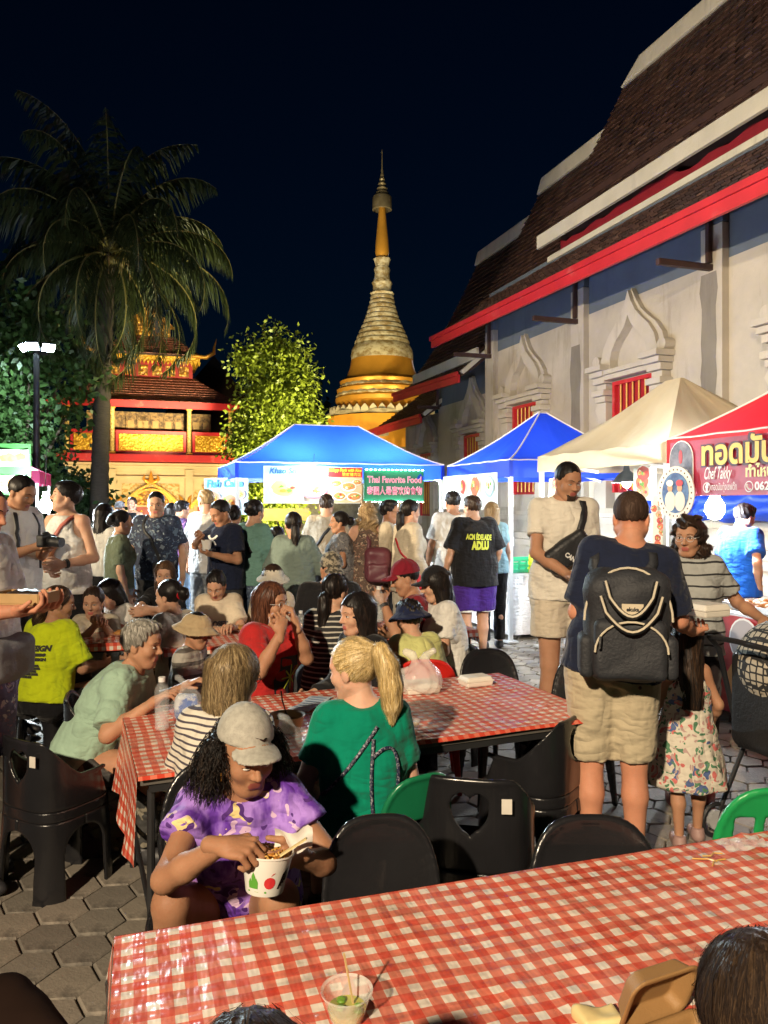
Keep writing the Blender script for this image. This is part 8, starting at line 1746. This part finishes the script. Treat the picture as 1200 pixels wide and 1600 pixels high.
fk = thing('plastic_fork', 'clear plastic fork in the eating woman\'s hand', 'fork', tuple(PX(398, 1325, 2.0)), 0); m = MB(); m.tube([(-0.018, 0, 0.03), (0.0, 0, 0.0), (0.012, 0, -0.03), (0.020, 0, -0.05)], [0.003, 0.003, 0.003, 0.007], 6); m.build('handle_and_head', M('clear_fork', (0.62, 0.60, 0.56), 0.3), fk, True)
sp = thing('wooden_spoon', 'pale wooden spatula resting in the noodle bowl', 'spoon', tuple(PX(452, 1328, 1.98)), 0); m = MB(); m.bar((-0.07, 0.0, -0.045), (0.045, 0, 0.03), 0.012, 0.004); m.build('stick', M('pale_wood', (0.62, 0.52, 0.26), 0.6), sp)
nk = thing('napkin', 'crumpled white napkin beside the noodle bowl', 'napkin', tuple(PX(458, 1312, 2.02)), 0); rg = random.Random(2); m = MB(); m.grid([[(-0.05 + 0.0125 * a, 0.018 * math.sin(a * 0.8 + b * 0.5) + rg.uniform(-0.004, 0.004), -0.025 + 0.010 * b + 0.006 * math.sin(a * 1.1) + rg.uniform(-0.003, 0.003)) for a in range(9)] for b in range(6)]); m.build('paper', PAPER, nk, 2)

# ================================================================ things on the tables
def tabY(py): return (EYE - 0.726) * FPX / (py - HOR)
def ontab(px, py, dz=0.0): q = PX(px, py, tabY(py)); q.z += dz; return q
CLEAR = FILM('clear_plastic', (0.85, 0.9, 0.92), 0.13, 0.06); MILKY = FILM('milky_plastic', (0.86, 0.84, 0.82), 0.36, 0.18)
def bottle(label, loc, s=1.0, water=True):
    t = thing('water_bottle', label, 'bottle', tuple(loc)); t.scale = (s, s, s); prof = [(0.002, 0), (0.026, 0.001), (0.031, 0.008)]
    for k in range(7): prof += [(0.0315, 0.015 + 0.018 * k), (0.0295, 0.024 + 0.018 * k)]
    prof += [(0.032, 0.142), (0.032, 0.165), (0.028, 0.185), (0.0145, 0.205), (0.0135, 0.212)]
    m = MB(); m.lathe(prof, 20); m.build('shell', CLEAR, t, True); m = MB(); m.lathe([(0.015, 0.208), (0.0155, 0.228), (0.002, 0.229)], 16); m.build('screw_cap', M('white_plastic', (0.75, 0.75, 0.74), 0.4), t, True)
    if water: m = MB(); m.lathe([(0.002, 0.002), (0.029, 0.008), (0.029, 0.10), (0.002, 0.101)], 18); m.build('water', FILM('water_fill', (0.7, 0.8, 0.85), 0.18, 0.03), t, True)
    return t
def poly_bag(label, loc, rx, ry, h, mat, ears=2, rot=0.0, seed=1, tint=None):
    t = thing('plastic_bag', label, 'plastic bag', tuple(loc), rot); S_ = Sdf(0.0085); S_.el((0, 0, h * 0.34), (rx, ry, h * 0.36), k=0.02); S_.cut((0, 0, 0.002), (0, 0, -1))
    for e in range(ears): sx = (-1, 1)[e % 2]; S_.rc((sx * rx * 0.15, 0, h * 0.55), (sx * rx * 0.30, 0.02 * sx, h * 0.95), rx * 0.22, rx * 0.13, k=0.05); S_.rc((sx * rx * 0.30, 0.02 * sx, h * 0.95), (sx * rx * 0.62, 0.01, h * 1.05), rx * 0.13, rx * 0.10, k=0.02)
    S_.fn(folds(0.013, seed, 1.9)); v, f = S_.polys(); link('film', mesh_from('film', v, f, mat, False), t)
    return t
bottle('clear water bottle on the corner of the middle table', ontab(253, 1140), 0.98)
poly_bag('clear plastic bag with blue print next to the water bottle', ontab(300, 1128), 0.085, 0.07, 0.19, CLEAR, 1, 0.3, 2)
b = thing('blue_packet', 'blue and white packet inside the clear bag by the bottle', 'packet', tuple(ontab(292, 1124)), 0.4); S_ = Sdf(0.007); rbox(S_, (0, 0, 0.06), (0.05, 0.025, 0.055), 0.02); S_.fn(folds(0.005, 2, 2)); sdf_part(S_, 'packet_film', TWO('blue_packet_print', (0.05, 0.14, 0.5), (0.6, 0.65, 0.7), 18, 0.5, 0.3, 0.05, bump=0), b)
poly_bag('clear crumpled bag in front of the blonde woman', ontab(455, 1172), 0.075, 0.06, 0.13, CLEAR, 1, 0.0, 5)
foam_box('white foam box inside the carrier bag on the middle table', ontab(656, 1080), R(18), 0.17, 0.13, 0.05); poly_bag('white carrier bag with tied handles on the middle table', ontab(656, 1082), 0.115, 0.095, 0.20, MILKY, 2, 0.2, 3)
foam_box('closed white foam box at the far edge of the middle table', ontab(743, 1070), R(24), 0.15, 0.10, 0.05)
sm = cup('tiny clear sauce cup on the middle table', ontab(646, 1138), 0.028, 0.032, CLEAR, fill=M('amber_sauce', (0.45, 0.22, 0.04), 0.15))
cup('brown paper bowl on the middle table by the striped woman', ontab(448, 1140), 0.075, 0.06, M('kraft_bowl', (0.36, 0.21, 0.09), 0.7), 'bowl', M('dark_soup', (0.10, 0.05, 0.02), 0.2))
pz = thing('paper_sheet', 'pale blue paper menu on the middle table', 'paper', tuple(ontab(486, 1100)), R(70)); m = MB(); m.grid([[(-0.14 + 0.028 * a, -0.055 + 0.11 * b, 0.004 + 0.004 * math.sin(a * 0.9 + b)) for a in range(11)] for b in range(2)]); m.build('sheet', M('pale_blue_paper', (0.50, 0.60, 0.70), 0.5), pz, 2)
for k in range(6): m = MB(); m.box((-0.10 + 0.038 * k, 0, 0.0095), (0.008, 0.08, 0.0006)); m.build('printed_line', M('print_blue', (0.15, 0.25, 0.45), 0.6), pz)
st_ = thing('drinking_straw', 'black drinking straw standing in the brown bowl', 'straw', tuple(ontab(452, 1138)), 0); m = MB(); m.tube([(0, 0, 0.02), (-0.03, 0, 0.12), (-0.035, 0, 0.16)], 0.0035, 6); m.build('tube', EYED, st_)
for lab, px, py in (('foam plate of food before the woman in cream lettered tee', 372, 985), ('foam plate of food on the table of the smiling woman', 190, 992), ('white plate between the cap man and the maroon shirt', 585, 1000)):
    t = thing('plate', lab, 'plate', tuple(ontab(px, py))); m = MB(); m.lathe([(0.002, 0.003), (0.07, 0.003), (0.105, 0.016), (0.108, 0.018), (0.07, 0.008), (0.002, 0.007)], 24); m.build('dish', PAPER, t, True); S_ = Sdf(0.008); S_.el((0, 0, 0.014), (0.06, 0.05, 0.02)); S_.fn(folds(0.008, px, 3)); sdf_part(S_, 'food', FRY, t)
bottle('clear water bottle gripped by the man in the red cap', PX(592, 972, 5.15), 1.05)
bottle('small bottle on the second row table near the red tee', ontab(470, 1000), 0.9, False)
cup('white paper cup on the second row table beside the scrunchie woman', ontab(213, 985), 0.035, 0.08, PAPER)
# front table: sauce tub with stick, brown clamshell, scraps
tb = thing('sauce_tub', 'clear ribbed tub with green sauce and a stick on the front table', 'tub', tuple(ontab(542, 1592)))
m = MB(); m.lathe([(0.002, 0.001), (0.030, 0.001), (0.032, 0.006), (0.045, 0.050), (0.049, 0.052), (0.049, 0.056), (0.044, 0.053)], 36, fn=lambda a, i: 1 + (0.018 * math.cos(a * 18) if 1 < i < 4 else 0)); m.build('shell', FILM('tub_plastic', (0.86, 0.86, 0.82), 0.34, 0.12), tb, True); m = MB(); m.lathe([(0.002, 0.004), (0.031, 0.006), (0.036, 0.022), (0.002, 0.023)], 24); m.build('sauce', M('green_sauce', (0.42, 0.40, 0.10), 0.2, 0.3, 30), tb, True)
for k in range(9): m = MB(); m.sphere((0.022 * math.cos(k * 2.1), 0.02 * math.sin(k * 1.7), 0.026), 0.007, 8, 6, 1.2, 0.8, 0.5); m.build('herb_slice', M('herb_green', (0.14, 0.28, 0.03), 0.4), tb, True)
m = MB(); m.tube([(0.012, 0.01, 0.02), (-0.005, -0.005, 0.125)], 0.0022, 5); m.build('stick', M('bamboo', (0.55, 0.40, 0.18), 0.6), tb)
KR = M('brown_pulp', (0.27, 0.15, 0.055), 0.62, 0.1, 8, 0.15, 200); cb = thing('takeaway_box', 'open brown pulp takeaway box at the bottom corner', 'food box', tuple(ontab(1082, 1655)), R(24)); cb.scale = (0.72, 0.72, 0.72)
def dished(S_, w, d, h, th=0.0095):
    def f(X, Y, Z):
        k = 1 - 0.18 * (h - Z) / h; q = np.maximum(np.abs(X) - w / 2 * k, np.abs(Y) - d / 2 * k) + 0.02; q = np.sqrt(np.maximum(np.abs(X) - w / 2 * k + 0.03, 0) ** 2 + np.maximum(np.abs(Y) - d / 2 * k + 0.03, 0) ** 2) - 0.03
        wall = np.maximum(np.abs(q) - th / 2, np.maximum(-Z, Z - h)); base = np.maximum(q, np.abs(Z - th / 2) - th / 2); lip = np.maximum(np.abs(q - 0.006) - 0.008, np.abs(Z - h) - th / 2); return np.minimum(np.minimum(wall, base), lip)
    S_.shape(f, (-w / 2 - 0.01, -d / 2 - 0.01, 0), (w / 2 + 0.01, d / 2 + 0.01, h)); return S_
S_ = dished(Sdf(0.0042), 0.20, 0.15, 0.045); me = S_.mesh('tray', KR); link('tray', me, cb); o = link('lid', S_.mesh('lid', KR), cb, (0.0, 0.148, 0.10)); o.rotation_euler = (R(112), 0, 0)
S_ = Sdf(0.005); S_.el((0.0, 0, 0.02), (0.075, 0.05, 0.022)); S_.fn(folds(0.008, 2, 3)); sdf_part(S_, 'food', FRY, cb)
np_ = thing('paper_scrap', 'torn yellowish paper bag beside the brown takeaway box', 'paper', tuple(ontab(936, 1600)), R(10)); S_ = Sdf(0.005); rbox(S_, (0, 0, 0.012), (0.04, 0.025, 0.012), 0.008); S_.fn(folds(0.007, 3, 2)); sdf_part(S_, 'paper', M('yellow_paper', (0.62, 0.50, 0.24), 0.7), np_)
for k, (px, py, a) in enumerate(((1112, 1338, 0.3), (1100, 1346, -0.2), (1122, 1350, 0.7))):
    t = thing('noodle_scrap', ('long pale noodle strand dropped on the front table', 'short pale noodle strand nearer the black chair on the front table', 'curled pale noodle strand on the front table')[k], 'food scrap', tuple(ontab(px, py)), a); m = MB(); m.tube([(-0.03, 0, 0.005), (-0.01, 0.008 * (k - 1), 0.006), (0.012, 0.006, 0.005), (0.032, -0.004, 0.005)], 0.0022, 5); m.build('strand', M('noodle', (0.6, 0.4, 0.1)), t, True)
wp = thing('wet_wrapper', 'crinkled clear wrapper glinting on the front table corner', 'wrapper', tuple(ontab(1160, 1322)), 0.2); rg = random.Random(4); m = MB(); m.grid([[(-0.07 + 0.014 * a, -0.04 + 0.012 * b, 0.005 + rg.uniform(0, 0.010)) for a in range(11)] for b in range(7)]); m.build('film', FILM('wrapper_film', (0.9, 0.9, 0.9), 0.42, 0.1), wp)
for k, (px, py) in enumerate(((888, 1278), (700, 1310), (182, 1330), (890, 1150), (1155, 1245))):
    q = GX(px, EYE * FPX / (py - HOR), 0.006); t = thing('litter_scrap', ('yellow scrap on the paving by the khaki shorts', 'pale scrap on the paving under the black chairs', 'white scrap on the paving below the heart chair', 'pale scrap on the paving under the middle table', 'pale scrap on the paving beyond the green chair')[k], 'litter', tuple(q), k * 1.1); m = MB(); m.sphere((0, 0, 0.004), 0.016, 8, 5, 1.3, 0.8, 0.4); m.build('scrap', LIT[k % 2], t, True)
# made-up low jacket and chair for a bystander's dark arm, leaving the table lit
chair('added black chair under the stand-in jacket at the bottom corner', -0.86, 1.30, 200, 'round', BLACKP, 'glossy black round back chairs')
jk = thing('jacket', 'made-up dark brown jacket standing in for a blurred arm at the bottom corner', 'jacket', (0, 0, 0)); S_ = Sdf(0.012); S_.rc((-1.05, 1.46, 0.84), (-0.70, 1.40, 0.86), 0.07, 0.07, k=0.05); S_.rc((-0.70, 1.40, 0.86), (-0.52, 1.28, 0.84), 0.07, 0.062, k=0.05); S_.rc((-0.52, 1.28, 0.84), (-0.26, 1.10, 0.80), 0.062, 0.055, k=0.05); S_.rc((-0.95, 1.40, 0.80), (-0.90, 1.26, 0.42), 0.11, 0.12, k=0.06); S_.rc((-0.74, 1.34, 0.80), (-0.72, 1.20, 0.42), 0.09, 0.10, k=0.06); S_.fn(folds(0.007, 1.5)); sdf_part(S_, 'cloth', M('dark_brown_jacket', (0.016, 0.009, 0.007), 0.95, 0.2, 6, spec=0.05), jk); jk.location.z = -0.13
# pushchair at the edge
pcx = GX(1232, 3.75); pu = thing('pushchair', 'black pushchair with cream hexagon pattern hood beside the girl', 'pushchair', tuple(pcx), R(20))
HEXM = NT('hexagon_cloth'); v = HEXM.coord(); vo = HEXM.n('ShaderNodeTexVoronoi'); vo.feature = 'DISTANCE_TO_EDGE'; vo.inputs['Scale'].default_value = 26; vo.inputs['Randomness'].default_value = 0.25; HEXM.l(v, vo.inputs['Vector']); HEXM.color(HEXM.ramp(vo.outputs['Distance'], [(0.10, (0.02, 0.02, 0.022)), (0.13, (0.45, 0.40, 0.32))])); HEXM.b.inputs['Roughness'].default_value = 0.8
S_ = Sdf(0.012); S_.el((0, 0, 0.88), (0.22, 0.26, 0.24)); S_.fn(lambda D, X, Y, Z: np.maximum(D, -(np.sqrt((X / 0.205) ** 2 + (Y / 0.245) ** 2 + ((Z - 0.88) / 0.222) ** 2) - 1) * 0.2)); S_.cut((0.0, 0, 0.80), (0.6, 0, -1)); sdf_part(S_, 'hood', HEXM.m, pu)
S_ = Sdf(0.014); rbox(S_, (0.02, 0, 0.52), (0.2, 0.18, 0.05), 0.03); rbox(S_, (-0.16, 0, 0.72), (0.03, 0.18, 0.22), 0.02); sdf_part(S_, 'seat', BLKN, pu)
m = MB(); m.tube([(-0.10, -0.2, 0.45), (-0.22, -0.22, 0.95), (-0.30, -0.2, 1.02), (-0.32, 0, 1.03), (-0.30, 0.2, 1.02), (-0.22, 0.22, 0.95), (-0.10, 0.2, 0.45)], 0.014, 8); m.build('handle', BLKN, pu, True)
for sx in (-1, 1):
    for sy in (-1, 1):
        m = MB(); m.tube([(sx * 0.05, sy * 0.2, 0.5), (sx * 0.24, sy * 0.22, 0.09)], 0.012, 8); m.build('frame_tube', BLKN, pu, True); w = link('wheel', None, pu, (sx * 0.24, sy * 0.22, 0.09)); m = MB(); m.tube([(0.08 * math.cos(R(a)), 0, 0.08 * math.sin(R(a))) for a in range(0, 361, 20)], 0.012, 6, False); m.build('tyre', BLKN, w, True); m = MB(); m.tube([(0, -0.012, 0), (0, 0.012, 0)], 0.05, 12); m.build('rim', STEEL, w)
